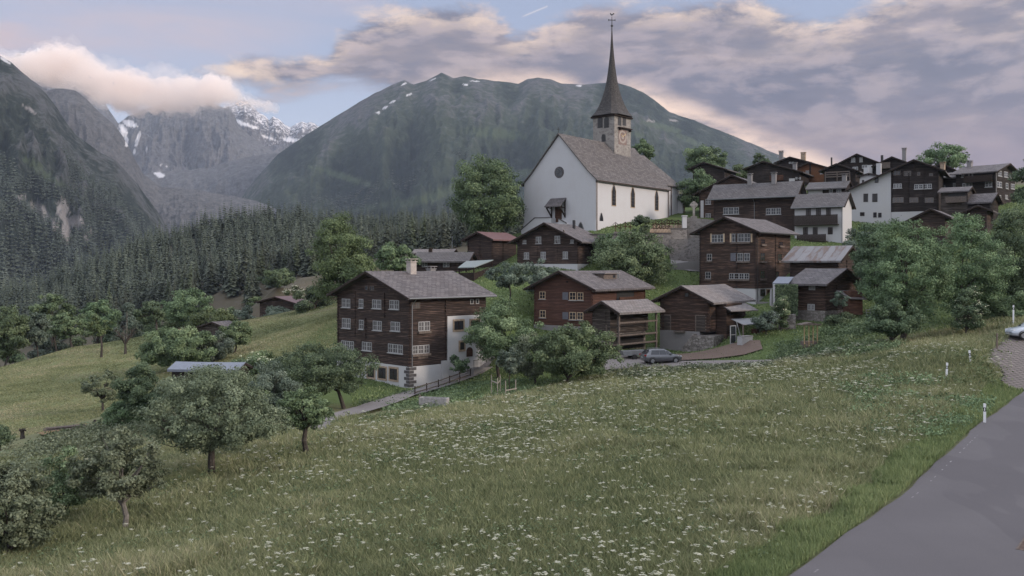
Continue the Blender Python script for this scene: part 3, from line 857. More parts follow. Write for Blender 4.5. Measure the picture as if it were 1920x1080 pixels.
# ------------------------------------------------------------------ the cloud bank lying on the far peaks
def build_clouds():
    rg = np.random.default_rng(17)
    def bank(name, D, top, bot, n, depth, vox, density, label=None, seed=0):
        """blobs fill the band between two lines seen from the village; voxel-merged into one lumpy body of even mist"""
        import bmesh
        bm = bmesh.new(); k = D / F
        tx, ty = zip(*top); bx, by = zip(*bot); x0, x1 = max(tx[0], bx[0]), min(tx[-1], bx[-1])
        for i in range(n):
            px = rg.uniform(x0, x1); a, b = np.interp(px, tx, ty), np.interp(px, bx, by)
            r = min((b - a) * .5, rg.choice([8, 12, 16, 24, 32]) * rg.uniform(.7, 1.2)); r = max(r, 5)
            py = rg.uniform(a + r, b - r) if b - a > 2 * r else (a + b) / 2
            dd = D + rg.uniform(-1, 1) * depth
            m = Matrix.Translation(P(px, py, dd)) @ Matrix.Diagonal((1.25, 1.1, .85, 1)); bmesh.ops.create_icosphere(bm, subdivisions=2, radius=r * k, matrix=m)
        me = bpy.data.meshes.new(name); bm.to_mesh(me); bm.free()
        mt = bpy.data.materials.new(name); mt.use_nodes = True; t = mt.node_tree; t.nodes.remove(t.nodes['Principled BSDF'])
        pv = t.nodes.new('ShaderNodeVolumePrincipled'); pv.inputs['Color'].default_value = (1.0, .905, .825, 1); pv.inputs['Density'].default_value = density; pv.inputs['Anisotropy'].default_value = .2  # peach tint puts warm sunrise light into the mist's own colour
        t.links.new(pv.outputs[0], t.nodes['Material Output'].inputs['Volume'])
        o = link(name, me, mt); r_ = o.modifiers.new('merge', 'REMESH'); r_.mode = 'VOXEL'; r_.voxel_size = vox
        for sc, st in ((170, 120), (60, 75), (24, 34)):
            tex = bpy.data.textures.new('puffs', 'CLOUDS'); tex.noise_scale = sc; tex.noise_depth = 2
            d_ = o.modifiers.new('puff', 'DISPLACE'); d_.texture = tex; d_.texture_coords = 'GLOBAL'; d_.strength = st; d_.mid_level = .55
        return tag(o, kind='stuff')
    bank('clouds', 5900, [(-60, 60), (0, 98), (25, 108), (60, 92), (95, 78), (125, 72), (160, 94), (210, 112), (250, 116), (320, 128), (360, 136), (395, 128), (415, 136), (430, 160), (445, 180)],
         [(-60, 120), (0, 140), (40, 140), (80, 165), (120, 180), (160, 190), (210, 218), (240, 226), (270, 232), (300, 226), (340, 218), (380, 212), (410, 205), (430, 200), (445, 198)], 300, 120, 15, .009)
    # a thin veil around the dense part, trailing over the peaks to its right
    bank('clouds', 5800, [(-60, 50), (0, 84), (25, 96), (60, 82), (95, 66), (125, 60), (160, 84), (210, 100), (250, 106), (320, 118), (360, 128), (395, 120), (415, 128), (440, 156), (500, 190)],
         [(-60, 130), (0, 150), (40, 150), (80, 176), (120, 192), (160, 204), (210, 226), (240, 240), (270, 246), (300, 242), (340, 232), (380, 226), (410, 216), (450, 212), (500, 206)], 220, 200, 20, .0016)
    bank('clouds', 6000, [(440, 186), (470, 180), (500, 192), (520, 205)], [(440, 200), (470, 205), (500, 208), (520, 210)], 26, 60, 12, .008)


build_clouds()
# ------------------------------------------------------------------ houses
Z5 = lambda x, y: (560 + x / 3.375, 460 + y / 3.375)
Z6 = lambda x, y: (820 + x / 3.6, 220 + y / 3.6)
Z7 = lambda x, y: (960 + x / 3.6, 460 + y / 3.6)
Z8 = lambda x, y: (1280 + x / 2.842, 260 + y / 2.842)
INFO = []


class House:
    """Walls meet at the corner nearest the camera. Local x runs along the right-hand face (outside at y<0),
    local y along the left-hand face (outside at x<0); the Empty stands at the foot of that corner."""
    def __init__(s, name, label, cat, c, d, th, L, Rr, base, group=None):
        s.C = P(c, base, d); s.C = Vector((s.C.x, s.C.y, s.C.z)); s.th = R(th)
        s.r = Vector((math.cos(s.th), math.sin(s.th), 0)); s.l = Vector((-math.sin(s.th), math.cos(s.th), 0))
        s.LA = s.along(L, s.l); s.LB = s.along(Rr, s.r) if Rr > 0 else -Rr   # negative: metres
        s.o = empty(name, s.C, s.th, label, cat, group)
        s.cpx = c
        INFO.append((name, c, d, 'LA %.1f LB %.1f' % (s.LA, s.LB)))

    def along(s, px, v, off=Vector((0, 0, 0))):
        k = (px - 960) / F; c = s.C + off
        return (k * c.y - c.x) / (v.x - k * v.y)

    def on(s, face, px, py, out=0.0):
        """photo pixel -> (distance along that face, local z)"""
        off = (s.l * -out if face == 'R' else s.r * -out); v = s.r if face == 'R' else s.l
        t = s.along(px, v, off); p = s.C + off + v * t
        return t, (YH - py) / F * p.y - s.C.z

    def zc(s, py, t=0.0, sdep=0.0):
        p = s.C + s.r * t + s.l * sdep
        return (YH - py) / F * p.y - s.C.z

    def fb(s, mb, face, t0, t1, p0, p1, z0, z1):
        """a box on a face: t along it, p outward"""
        if face == 'R': mb.box((t0, -p1, z0), (t1, -p0, z1))
        else: mb.box((-p1, t0, z0), (-p0, t1, z1))
        return mb

    def pt(s, face, t, p, z):
        return (t, -p, z) if face == 'R' else (-p, t, z)

    # ---- walls under a gable roof; gable = which face carries it
    def shell(s, gable, apex, eave, og=.7, oe=.8, frac=.5, mat='wood_dark', roof='slate', thick=.22, below=2.5, z0=0.0, plinth=None, og2=None, wall_name='wall', setback=0.0, eave_c=None):
        s.gable = gable
        W, D = (s.LA, s.LB) if gable == 'L' else (s.LB, s.LA)
        ta = W * frac
        def loc(t, q, z): return (q, t, z) if gable == 'L' else (t, q, z)
        def depth(t, q):
            p = s.C + (s.r * q + s.l * t if gable == 'L' else s.r * t + s.l * q)
            return p.y
        za = (YH - apex) / F * depth(ta, -og) - s.C.z
        ze = (YH - eave) / F * depth(-oe, -og) - s.C.z
        k = (za - ze) / (ta + oe); s.k = k; s.za = za; s.ta = ta
        top = lambda t: za - k * abs(t - ta)
        s.top = top; s.W, s.D, s.og, s.oe = W, D, og, oe
        tv = thick * math.sqrt(1 + k * k)          # vertical thickness of the roof slab
        s.tv = tv
        zw0, zw1 = top(0) - tv + .02, top(W) - tv + .02
        zb = z0 if plinth is None else plinth
        mb = MB()
        prof = [(0, zb), (W, zb), (W, zw1), (ta, za - tv + .02), (0, zw0)]
        mb.prism(prof, lambda t, z: loc(t, setback if gable == 'R' and False else 0, z), lambda t, z: loc(t, D, z))
        s.wall = mb.build(wall_name, M[mat], s.o)
        if plinth is not None:
            pass
        # roof: two slabs meeting at the ridge
        og2 = og if og2 is None else og2
        mb = MB(); wt = random.uniform(-.05, .05)
        q0, q1 = -og, D + og2
        for sg in (0, 1):
            te = -oe if sg == 0 else W + oe
            zt = top(te); sl = math.hypot(te - ta, zt - za)
            n = 8
            # top surface with a slight sag along the ridge
            for i in range(n):
                a, b = q0 + (q1 - q0) * i / n, q0 + (q1 - q0) * (i + 1) / n
                sa = -.05 * math.sin(math.pi * i / n) * min(1, D / 10); sb = -.05 * math.sin(math.pi * (i + 1) / n) * min(1, D / 10)
                mb.poly([loc(te, a, zt + sa), loc(te, b, zt + sb), loc(ta, b, za + sb), loc(ta, a, za + sa)], [(a, -sl), (b, -sl), (b, 0), (a, 0)])
            lo = lambda t, q, z: loc(t, q, z - tv)
            mb.poly([lo(te, q0, zt), lo(ta, q0, za), lo(ta, q1, za), lo(te, q1, zt)])
            for q in (q0, q1): mb.poly([loc(te, q, zt), loc(ta, q, za), lo(ta, q, za), lo(te, q, zt)], [(0, 0), (sl, 0), (sl, .06), (0, .06)])
            mb.poly([loc(te, q0, zt), loc(te, q1, zt), lo(te, q1, zt), lo(te, q0, zt)], [(0, 0), (D, 0), (D, .05), (0, .05)])
        s.roof = mb.build('roof', M[roof], s.o, fix=False)
        s.locg = loc
        # barge boards and purlin ends under the verge of the near gable
        mb = MB()
        for sg in (0, 1):
            te = -oe if sg == 0 else W + oe
            a = loc(ta, -og - .02, za - tv * .75); b = loc(te, -og - .02, top(te) - tv * .75)
            mb.bar(a, b, .06, .24)
        for t in (0.0, ta, W):
            zz = top(t) - tv - .16
            mb.bar(loc(t, -og + .05, zz), loc(t, .1, zz), .22)
        mb.build('barge_board', M['timber_dark'], s.o)
        return s

    def body(s, name, mat, x0, x1, y0, y1, z0, z1):
        return MB().box((x0, y0, z0), (x1, y1, z1)).build(name, M[mat], s.o)

    def plinth(s, py, mat='plaster', below=3.0, proud=.06, name='plinth', py_is_z=None):
        z = s.zc(py) if py_is_z is None else py_is_z
        return MB().box((-proud, -proud, -below), (s.LB + proud, s.LA + proud, z)).build(name, M[mat], s.o), z

    def chimney(s, t, q, w=.7, h=1.2, mat='plaster_grey', cap=True, name='chimney'):
        """t across the gable, q along the ridge"""
        x, y, z = s.locg(t, q, s.top(t))
        mb = MB(); mb.box((x - w / 2, y - w / 2, z - .8), (x + w / 2, y + w / 2, z + h))
        if cap:
            mb.box((x - w / 2 - .08, y - w / 2 - .08, z + h), (x + w / 2 + .08, y + w / 2 + .08, z + h + .09))
            for dx in (-1, 1):
                for dy in (-1, 1): mb.box((x + dx * w * .36 - .06, y + dy * w * .36 - .06, z + h + .09), (x + dx * w * .36 + .06, y + dy * w * .36 + .06, z + h + .3))
            mb.box((x - w / 2 - .14, y - w / 2 - .14, z + h + .3), (x + w / 2 + .14, y + w / 2 + .14, z + h + .38))
        o = mb.build(name, M[mat], s.o); o.parent = s.roof; return o

    # ---- windows from photo rectangles
    def win(s, face, a, b, n=2, frame='white_paint', surround=None, sill=None, glass='glass', bars=1, fw=.07, label=None, name='window', shut=None, arch=False, base_p=0.0):
        (x0, y0), (x1, y1) = a, b
        cx = (x0 + x1) / 2
        t0, _ = s.on(face, x0, y0); t1, _ = s.on(face, x1, y0)
        if t0 > t1: t0, t1 = t1, t0
        _, z1 = s.on(face, cx, y0); _, z0 = s.on(face, cx, y1)
        return s.window(face, t0, t1, z0, z1, n, frame, surround, sill, glass, bars, fw, label, name, shut, base_p)

    def window(s, face, t0, t1, z0, z1, n=2, frame='white_paint', surround=None, sill=None, glass='glass', bars=1, fw=.07, label=None, name='window', shut=None, p=0.0):
        mb = MB()
        def bx(m, a, b, c, d, e, f): s.fb(m, face, a, b, p + c, p + d, e, f)
        for c in range(n):                                   # casements side by side
            a = t0 + (t1 - t0) * c / n + (.02 if n > 1 else 0); b = t0 + (t1 - t0) * (c + 1) / n - (.02 if n > 1 else 0)
            bx(mb, a, a + fw, -.08, .055, z0, z1); bx(mb, b - fw, b, -.08, .055, z0, z1)
            bx(mb, a + fw, b - fw, -.08, .055, z1 - fw, z1); bx(mb, a + fw, b - fw, -.08, .055, z0, z0 + fw)
            for j in range(bars):
                z = z0 + (z1 - z0) * (j + 1) / (bars + 1); bx(mb, a + fw, b - fw, .0, .045, z - .022, z + .022)
            if bars: bx(mb, (a + b) / 2 - .022, (a + b) / 2 + .022, .0, .042, z0 + fw, z1 - fw)
        w = mb.build(name, M[frame], s.o)
        if label: w['label'] = label
        g = MB(); bx(g, t0 + .03, t1 - .03, -.1, .018, z0 + .03, z1 - .03); g.build('pane', M[glass], s.o).parent = w
        if surround:
            m = MB(); sw = .2
            bx(m, t0 - sw, t0, -.1, .05, z0 - sw, z1 + sw); bx(m, t1, t1 + sw, -.1, .05, z0 - sw, z1 + sw)
            bx(m, t0, t1, -.1, .05, z1, z1 + sw); bx(m, t0, t1, -.1, .07, z0 - sw, z0)
            m.build('surround', M[surround], s.o).parent = w
        if sill:
            m = MB(); bx(m, t0 - .08, t1 + .08, -.05, .16 if sill != 'timber' else .28, z0 - (.09 if sill != 'timber' else .26), z0 - .01)
            m.build('sill', M[sill], s.o).parent = w
        if shut:
            m = MB()
            for a, b in shut: bx(m, a, b, 0.0, .05, z0, z1)
            m.build('shutter', M['shutter_grey'], s.o).parent = w
        return w

    def door(s, face, a, b, mat='door_brown', frame='sandstone', handle=True, name='door'):
        (x0, y0), (x1, y1) = a, b
        t0, z1 = s.on(face, x0, y0); t1, _ = s.on(face, x1, y0); _, z0 = s.on(face, (x0 + x1) / 2, y1)
        if t0 > t1: t0, t1 = t1, t0
        m = MB(); s.fb(m, face, t0, t1, -.1, .03, z0, z1); d = m.build(name, M[mat], s.o)
        if frame:
            m = MB(); s.fb(m, face, t0 - .12, t0, -.1, .06, z0, z1 + .12); s.fb(m, face, t1, t1 + .12, -.1, .06, z0, z1 + .12); s.fb(m, face, t0, t1, -.1, .06, z1, z1 + .12)
            m.build('door_frame', M[frame], s.o).parent = d
        if handle:
            m = MB(); s.fb(m, face, t1 - .2, t1 - .12, .03, .09, z0 + 1, z0 + 1.1); m.build('handle', M['metal_dark'], s.o).parent = d
        return d

    def log_ends(s, face, ts, z0, z1, mat='wood_dark', w=.2, p=.13, step=.36):
        """columns of projecting log ends: each one a notched post"""
        for t in ts:
            prof = [(-.02, z1), (-.02, z0)]; z = z0
            while z < z1:
                q = p + random.uniform(-.03, .04); zt = min(z + step * .62, z1)
                prof += [(q, z), (q, zt)]
                if zt < z1: prof += [(.03, zt + .005), (.03, min(z + step, z1) - .005)]
                z += step
            m = MB(); m.prism(prof, lambda a, b: s.pt(face, t - w / 2, a, b), lambda a, b: s.pt(face, t + w / 2, a, b))
            m.build('log_ends', M[mat], s.o)

    def post(s, face, t, z0, z1, p=.12, w=.2, mat='wood_dark', name='wall_post'):
        m = MB(); s.fb(m, face, t - w / 2, t + w / 2, -.02, p, z0, z1); return m.build(name, M[mat], s.o)

    def gutter(s, face, z, t0, t1, p, pipe_t=None, zlow=0.2, mat='metal_grey'):
        m = MB(); m.tube([s.pt(face, t0, p, z), s.pt(face, t1, p, z)], [.07, .07], 8); g = m.build('gutter', M[mat], s.o)
        if pipe_t is not None:
            m = MB(); m.tube([s.pt(face, pipe_t, p, z), s.pt(face, pipe_t, .14, z - .75), s.pt(face, pipe_t, .14, zlow)], [.05] * 3, 7)
            m.build('downpipe', M[mat], s.o).parent = g
        return g

    def rail(s, face, t0, t1, p, z0, z1, mat='timber', n=10, solid=True, name='balcony'):
        m = MB()
        s.fb(m, face, t0, t1, 0, p, z0 - .12, z0)
        s.fb(m, face, t0, t1, p - .06, p, z1 - .08, z1)
        if solid:
            k = max(2, int((t1 - t0) / .16))
            for i in range(k): s.fb(m, face, t0 + (t1 - t0) * i / k, t0 + (t1 - t0) * (i + .86) / k, p - .05, p - .015, z0 + .02, z1 - .09)
        else:
            for i in range(n + 1):
                t = t0 + (t1 - t0) * i / n; s.fb(m, face, t - .03, t + .03, p - .055, p - .005, z0, z1 - .08)
        for t in (t0, t1): s.fb(m, face, t - .05, t + .05, p - .1, p + .01, z0, z1 + .03)
        return m.build(name, M[mat], s.o)


def wins(h, face, z, rects, **kw):
    for (x0, x1, y0, y1, *n) in rects:
        h.win(face, z(x0, y0), z(x1, y1), n=(n[0] if n else 2), **kw)
I = lambda x, y: (x, y)
# ------------------------------------------------------------------ the tall dark house on the white basement
def build_big_house():
    h = House('timber_house', 'large dark four-storey timber house on a white basement, beside the sloping path', 'house', 768, 98, 44, 632.6, 911, 730)
    _, zp = h.plinth(688)
    h.shell('L', 508, 558, og=.9, oe=.95, mat='wood_dark', plinth=zp)
    mb = MB()
    x0 = h.along(838, h.r); _, zt = h.on('R', 838, 593)
    mb.box((x0, -.10, -.5), (h.LB + .1, 3.0, zt)); mb.build('white_wall', M['plaster'], h.o)
    mb = MB(); mb.box((x0 - .9, -.35, -.5), (x0 + .05, -.06, zp + .35)); mb.build('buttress', M['plaster'], h.o)
    # quoins at the corner
    mb = MB(); z = .25
    while z < zp - .25:
        big = int(z / .36) % 2
        mb.box((-.11, -.11, z), (.85 if big else .5, -.045, z + .31)); mb.box((-.11, -.045, z), (-.045, .5 if big else .85, z + .31))
        z += .36
    mb.build('quoin', M['quoin'], h.o)
    k = dict(frame='white_paint', sill='white_paint', fw=.06)
    wins(h, 'L', Z5, [(275, 328, 338, 392), (383, 410, 340, 396, 1), (467, 524, 344, 400), (576, 637, 348, 404), (276, 330, 462, 524), (384, 412, 472, 530, 1), (471, 527, 478, 538),
                      (584, 642, 484, 542), (272, 350, 605, 656, 3), (402, 464, 612, 666), (567, 660, 626, 682, 3)], glass='curtain_glass', **k)
    wins(h, 'L', Z5, [(420, 440, 255, 284, 1), (450, 480, 258, 286)], frame='timber', glass='glass', bars=0, fw=.05)
    wins(h, 'L', Z5, [(508, 556, 774, 842), (580, 628, 780, 850)], frame='timber_dark', surround='sandstone', fw=.06, base_p=.06)
    h.win('L', Z5(440, 772), Z5(482, 834), frame='timber_dark', surround='sandstone', base_p=.06)
    h.win('R', Z5(712, 360), Z5(768, 400), glass='curtain_glass', frame='timber', fw=.06)
    h.win('R', Z5(756, 482), Z5(830, 542), glass='curtain_glass', sill='timber', fw=.07)
    h.win('R', Z5(718, 632), Z5(826, 686), n=3, glass='curtain_glass', sill='timber', fw=.07)
    wins(h, 'R', Z5, [(1085, 1105, 340, 372, 1), (1120, 1140, 338, 370, 1)], frame='white_paint', bars=0)
    wins(h, 'R', Z5, [(980, 1038, 478, 534), (1085, 1135, 474, 528)], frame='timber_dark', surround='sandstone', base_p=.1)
    h.win('R', Z5(1017, 612), Z5(1043, 660), n=1, frame='timber_dark', surround='sandstone', base_p=.1)
    # arched shuttered opening
    t0, z1 = h.on('R', *Z5(1058, 645)); t1, z0 = h.on('R', *Z5(1096, 702)); mb = MB()
    n = 12; rr = (t1 - t0) / 2; zc = z1 - rr; pr = [(t0, z0), (t1, z0)] + [(t0 + rr + rr * math.cos(math.pi * i / n), zc + rr * math.sin(math.pi * i / n)) for i in range(n + 1)]
    mb.prism(pr, lambda a, b: (a, -.06, b), lambda a, b: (a, -.16, b)); mb.build('shutter', M['door_brown'], h.o)
    h.door('R', Z5(1118, 684), Z5(1165, 752))
    # small plaque between the floors
    t0, z1 = h.on('R', *Z5(755, 697)); t1, z0 = h.on('R', *Z5(818, 713)); mb = MB(); h.fb(mb, 'R', t0, t1, -.02, .05, z0, z1); mb.build('plaque', M['timber'], h.o)
    # posts of the log walls
    for x, y0, y1 in ((357, 290, 575), (425, 455, 590), (543, 300, 455), (395, 600, 700)):
        t, za = h.on('L', *Z5(x, y0)); _, zb = h.on('L', *Z5(x, y1)); h.log_ends('L', [t], zb, za)
    h.log_ends('R', [.12], zp, h.top(0) - .5, p=.1); h.log_ends('L', [.12, h.LA - .15], zp, h.top(0) - .5, p=.1)
    t, za = h.on('R', *Z5(930, 330)); h.log_ends('R', [t], zp, za)
    h.gutter('R', h.top(-.95) - .12, -.8, h.LB + .8, 1.0, .25, zp - .1)
    h.chimney(h.ta - .6, 5.2, .85, 1.25, 'clay'); h.chimney(h.ta + 1.2, 9.6, .8, .6, 'plaster_grey')
    # landing with iron railing in front of the door
    t0, z = h.on('R', *Z5(1060, 770)); mb = MB(); mb.box((t0, -1.3, z - .8), (h.LB + .6, -.1, z - .1)); mb.build('landing', M['plaster_grey'], h.o)
    mb = MB(); x1 = h.LB + .5
    mb.bar((t0, -1.25, z + .85), (x1, -1.25, z + .85), .05)
    k = int((x1 - t0) / .2)
    for i in range(k + 1): mb.bar((t0 + (x1 - t0) * i / k, -1.25, z - .1), (t0 + (x1 - t0) * i / k, -1.25, z + .85), .03)
    mb.build('railing', M['metal_dark'], h.o)
    return h


def build_church():
    h = House('church', 'white village church with steep slate roof, pointed windows and tall spire', 'church', 1117, 160, 51.8, 983, 1253, 432)
    s = h; W, D = h.LA, h.LB
    zE = h.zc(333); ap = h.zc(251, 0, W / 2)
    MB().box((0, 0, -4), (D, W, zE)).build('wall', M['church_white'], h.o)
    MB().box((-.12, -.12, -4), (D + .12, W + .12, h.zc(414))).build('plinth', M['church_white'], h.o)
    prof = [(0, 0), (W * .07, .9), (W * .5, ap - zE - .25), (W * .93, .9), (W, 0)]
    mb = MB(); mb.prism(prof, lambda t, z: (0, t, zE + z), lambda t, z: (.6, t, zE + z)); mb.build('gable_wall', M['church_white'], h.o)
    # flared roof
    mb = MB(); pts = [(-.55, -.42), (W * .10, 1.55), (W * .5, ap - zE + .12)]
    for sg in (0, 1):
        acc = 0
        for (a, za), (b, zb) in zip(pts, pts[1:]):
            L = math.hypot(b - a, zb - za); A, B = (a, b) if sg == 0 else (W - a, W - b)
            for i in range(10):
                q0, q1 = -.35 + (D + .7) * i / 10, -.35 + (D + .7) * (i + 1) / 10
                mb.poly([(q0, A, zE + za), (q1, A, zE + za), (q1, B, zE + zb), (q0, B, zE + zb)], [(q0, acc), (q1, acc), (q1, acc + L), (q0, acc + L)])
            mb.poly([(-.35, A, zE + za), (D + .35, A, zE + za), (D + .35, B, zE + zb - .3), (-.35, B, zE + zb - .3)][::-1]) if False else None
            for q in (-.35, D + .35): mb.poly([(q, A, zE + za), (q, B, zE + zb), (q, B, zE + zb - .25), (q, A, zE + za - .25)])
            mb.poly([(-.35, A, zE + za - .25), (D + .35, A, zE + za - .25), (D + .35, B, zE + zb - .25), (-.35, B, zE + zb - .25)])
            acc += L
        A = pts[0][0] if sg == 0 else W - pts[0][0]
        mb.poly([(-.35, A, zE - .42), (D + .35, A, zE - .42), (D + .35, A, zE - .67), (-.35, A, zE - .67)])
    roof = mb.build('roof', M['slate_church'], h.o, fix=False); h.roof = roof
    mb = MB(); mb.bar((-.2, W / 2, ap), (-.2, W / 2, ap + 1.2), .06); mb.bar((-.2, W / 2 - .3, ap + .8), (-.2, W / 2 + .3, ap + .8), .06)
    mb.build('ridge_cross', M['metal_dark'], h.o).parent = roof
    # cornice, gutter, corner downpipe
    mb = MB(); mb.box((-.02, -.16, zE - .45), (D, 0, zE - .2)); mb.build('cornice', M['church_white'], h.o)
    h.gutter('R', zE - .5, -.4, D + .3, .62, None, mat='copper')
    for t, z0 in ((.10, -.5), (D - .2, 1)):
        mb = MB(); mb.tube([(t, -.2, zE - .6), (t, -.2, z0)], [.09, .09], 7); mb.build('downpipe', M['copper'], h.o)
    # choir beyond the nave
    c0, c1 = D, D + 7.5
    zc = zE + .9; in_ = 1.6
    MB().box((c0, in_, -4), (c1, W - in_, zc)).build('choir_wall', M['church_white'], h.o)
    mb = MB(); hp = ap - 1.0; wm = W / 2
    e0, e1 = in_ - .5, W - in_ + .5
    for A in (e0, e1): mb.poly([(c0 - 2, A, zc - .1), (c1 + .5, A, zc - .1), (c1 - 3.2, wm, hp), (c0 - 2, wm, hp)], [(0, 0), (9, 0), (6, 8), (0, 8)])
    mb.poly([(c1 + .5, e0, zc - .1), (c1 + .5, e1, zc - .1), (c1 - 3.2, wm, hp)], [(0, 0), (9, 0), (4.5, 8)])
    mb.poly([(c0 - 2, e0, zc - .3), (c1 + .5, e0, zc - .3), (c1 + .5, e1, zc - .3), (c0 - 2, e1, zc - .3)])
    for A in (e0, e1): mb.poly([(c0 - 2, A, zc - .1), (c1 + .5, A, zc - .1), (c1 + .5, A, zc - .3), (c0 - 2, A, zc - .3)])
    mb.build('choir_roof', M['slate_church'], h.o, fix=False)
    mb = MB(); mb.box((c1 - .5, in_ - 1.1, -3), (c1 + .5, in_, zc - 1.6)); mb.box((c1 - .65, in_ - 1.3, -3), (c1 + .65, in_ + .1, 2.2)); mb.build('buttress', M['church_white'], h.o)
    mb = MB(); z = 1.2
    while z < zc - 2.4:
        w = .45 if int(z / .5) % 2 else .25; mb.box((c1 + .3 - w, in_ - 1.13, z), (c1 + .53, in_ - .9, z + .42)); z += .5
    mb.build('quoin', M['sandstone'], h.o)
    mb = MB(); mb.tube([(c0 + 4.0, in_ - .15, zc - .3), (c0 + 4.0, in_ - .15, 1.5)], [.09, .09], 7); mb.build('downpipe', M['copper'], h.o)

    def pointed(face, t, z0, z1, w, name='window', p=0.0, y_off=0.0, fill='glass', frm='sandstone', bars=3):
        r = w / 2; hh = z1 - z0
        def arch(e):
            a = [(t - r - e, z0 - e), (t + r + e, z0 - e)]
            zc_ = z1 - w * .95
            n = 7; Rr = w * 1.05
            for i in range(n + 1):
                u = i / n; a.append((t + (r + e) * (1 - u ** 1.0) ** 1.0 * (1 - .0 * u), zc_ + (z1 + e - zc_) * math.sin(u * math.pi / 2) ** 1.0))
            for i in range(n - 1, -1, -1):
                u = i / n; a.append((t - (r + e) * (1 - u), zc_ + (z1 + e - zc_) * math.sin(u * math.pi / 2)))
            return a
        f = lambda pp: (lambda a, b: (a, y_off - pp, b)) if face == 'R' else (lambda a, b: (y_off - pp, a, b))
        mb = MB(); mb.prism(arch(.17), f(-.2), f(p + .035)); w_ = mb.build(name, M[frm], h.o)
        mb = MB(); mb.prism(arch(0), f(-.2), f(p + .05)); g_ = mb.build('pane', M[fill], h.o); g_.parent = w_
        if bars:
            mb = MB()
            def bx(a, b, c, d):
                if face == 'R': mb.box((a, y_off - p - .075, c), (b, y_off - p - .02, d))
                else: mb.box((y_off - p - .075, a, c), (y_off - p - .02, b, d))
            bx(t - .045, t + .045, z0, z1 - .5)
            for i in range(bars): zz = z0 + (hh - w) * (i + 1) / (bars + 1); bx(t - r + .03, t + r - .03, zz - .02, zz + .02)
            mb.build('mullion', M['quoin'], h.o).parent = w_
        return w_
    for xc, ya, yb in ((1191, 456, 594), (1319, 474, 606), (1480, 496, 626)):
        t, z1 = h.on('R', *Z6(xc, ya)); _, z0 = h.on('R', *Z6(xc, yb)); pointed('R', t, z0, z1, 1.25)
    t, z1 = h.on('R', *Z6(1107, 648)); _, z0 = h.on('R', *Z6(1107, 700)); pointed('R', t, z0, z1, 1.0, 'niche', fill='glass', frm='plaster_grey', bars=0)
    h.door('R', Z6(1156, 716), Z6(1178, 760), mat='door_brown')
    pointed('R', c0 + 2.0, 2.5, zc - 2.0, 1.0, y_off=in_)
    # west front: round window, porch with door, stair, small arch
    t, z = h.on('L', *Z6(823, 371)); mb = MB(); rr = 1.05; n = 24
    circ = lambda rad: [(t + rad * math.cos(2 * math.pi * i / n), z + rad * math.sin(2 * math.pi * i / n)) for i in range(n)]
    mb.prism(circ(rr), lambda a, b: (.1, a, b), lambda a, b: (-.04, a, b)); oc = mb.build('round_window', M['quoin'], h.o)
    mb = MB(); mb.prism(circ(.7), lambda a, b: (.1, a, b), lambda a, b: (-.06, a, b)); mb.build('pane', M['glass'], h.o).parent = oc
    mb = MB()
    for i in range(4):
        a = math.pi * i / 4; mb.bar((-.075, t + .7 * math.cos(a), z + .7 * math.sin(a)), (-.075, t - .7 * math.cos(a), z - .7 * math.sin(a)), .05)
    mb.build('tracery', M['quoin'], h.o).parent = oc
    h.door('L', Z6(795, 598), Z6(842, 708), mat='door_brown', frame='church_white')
    tA, zA = h.on('L', *Z6(868, 541), ); tB, zB = h.on('L', *Z6(722, 600))
    tc = h.on('L', *Z6(818, 600))[0]; za = h.on('L', *Z6(818, 545))[1]; hw = 1.75; out = 2.0
    mb = MB()
    mb.poly([(-.05, tc - hw, za), (-.05, tc + hw, za), (-out, tc + hw, za - 1.55), (-out, tc - hw, za - 1.55)], [(0, 0), (2 * hw, 0), (2 * hw, 2.4), (0, 2.4)])
    mb.poly([(-.05, tc - hw, za - .18), (-.05, tc + hw, za - .18), (-out, tc + hw, za - 1.73), (-out, tc - hw, za - 1.73)])
    for t_ in (tc - hw, tc + hw): mb.poly([(-.05, t_, za), (-out, t_, za - 1.55), (-out, t_, za - 1.73), (-.05, t_, za - .18)])
    mb.poly([(-out, tc - hw, za - 1.55), (-out, tc + hw, za - 1.55), (-out, tc + hw, za - 1.73), (-out, tc - hw, za - 1.73)])
    po = mb.build('porch_roof', M['slate'], h.o, fix=False)
    for t_ in (tc - hw + .25, tc + hw - .25):
        mb = MB(); mb.bar((-.1, t_, za - .3), (-.1, t_, za - 3.6), .2); mb.bar((-.1, t_, za - 3.4), (-out + .3, t_, za - 1.75), .2); mb.bar((-.1, t_, za - 1.8), (-out + .2, t_, za - 1.75), .2)
        mb.build('bracket', M['timber_dark'], h.o).parent = po
    # stair cheek: a sloping white parapet down to the left, and one to the right
    t0, z0 = h.on('L', *Z6(800, 682)); t1, z1 = h.on('L', *Z6(690, 684)); t2, z2 = h.on('L', *Z6(598, 765)); t3, z3 = h.on('L', *Z6(905, 720)); ta, za_ = h.on('L', *Z6(850, 690))
    mb = MB(); mb.prism([(t0, -4), (t2, -4), (t2, z2), (t1, z1), (t0, z0)], lambda a, b: (-.0, a, b), lambda a, b: (-1.5, a, b))
    mb.prism([(t3, -4), (ta, -4), (ta, za_), (t3, z3)], lambda a, b: (-.0, a, b), lambda a, b: (-1.5, a, b)); mb.build('stair_parapet', M['church_white'], h.o)
    mb = MB(); mb.bar((-1.5, t1, z1 + .1), (-1.5, t2, z2 + .1), .22, .14); mb.bar((-1.5, t1, z1 + .1), (-1.5, t0, z0 + .1), .22, .14); mb.bar((-1.5, ta, za_ + .1), (-1.5, t3, z3 + .1), .22, .14)
    mb.build('coping', M['quoin'], h.o)
    t, z1 = h.on('L', *Z6(970, 712)); pointed('L', t, z1 - 2.6, z1, 1.1, 'crypt_door', p=.12, fill='metal_dark', frm='plaster_grey', bars=0)

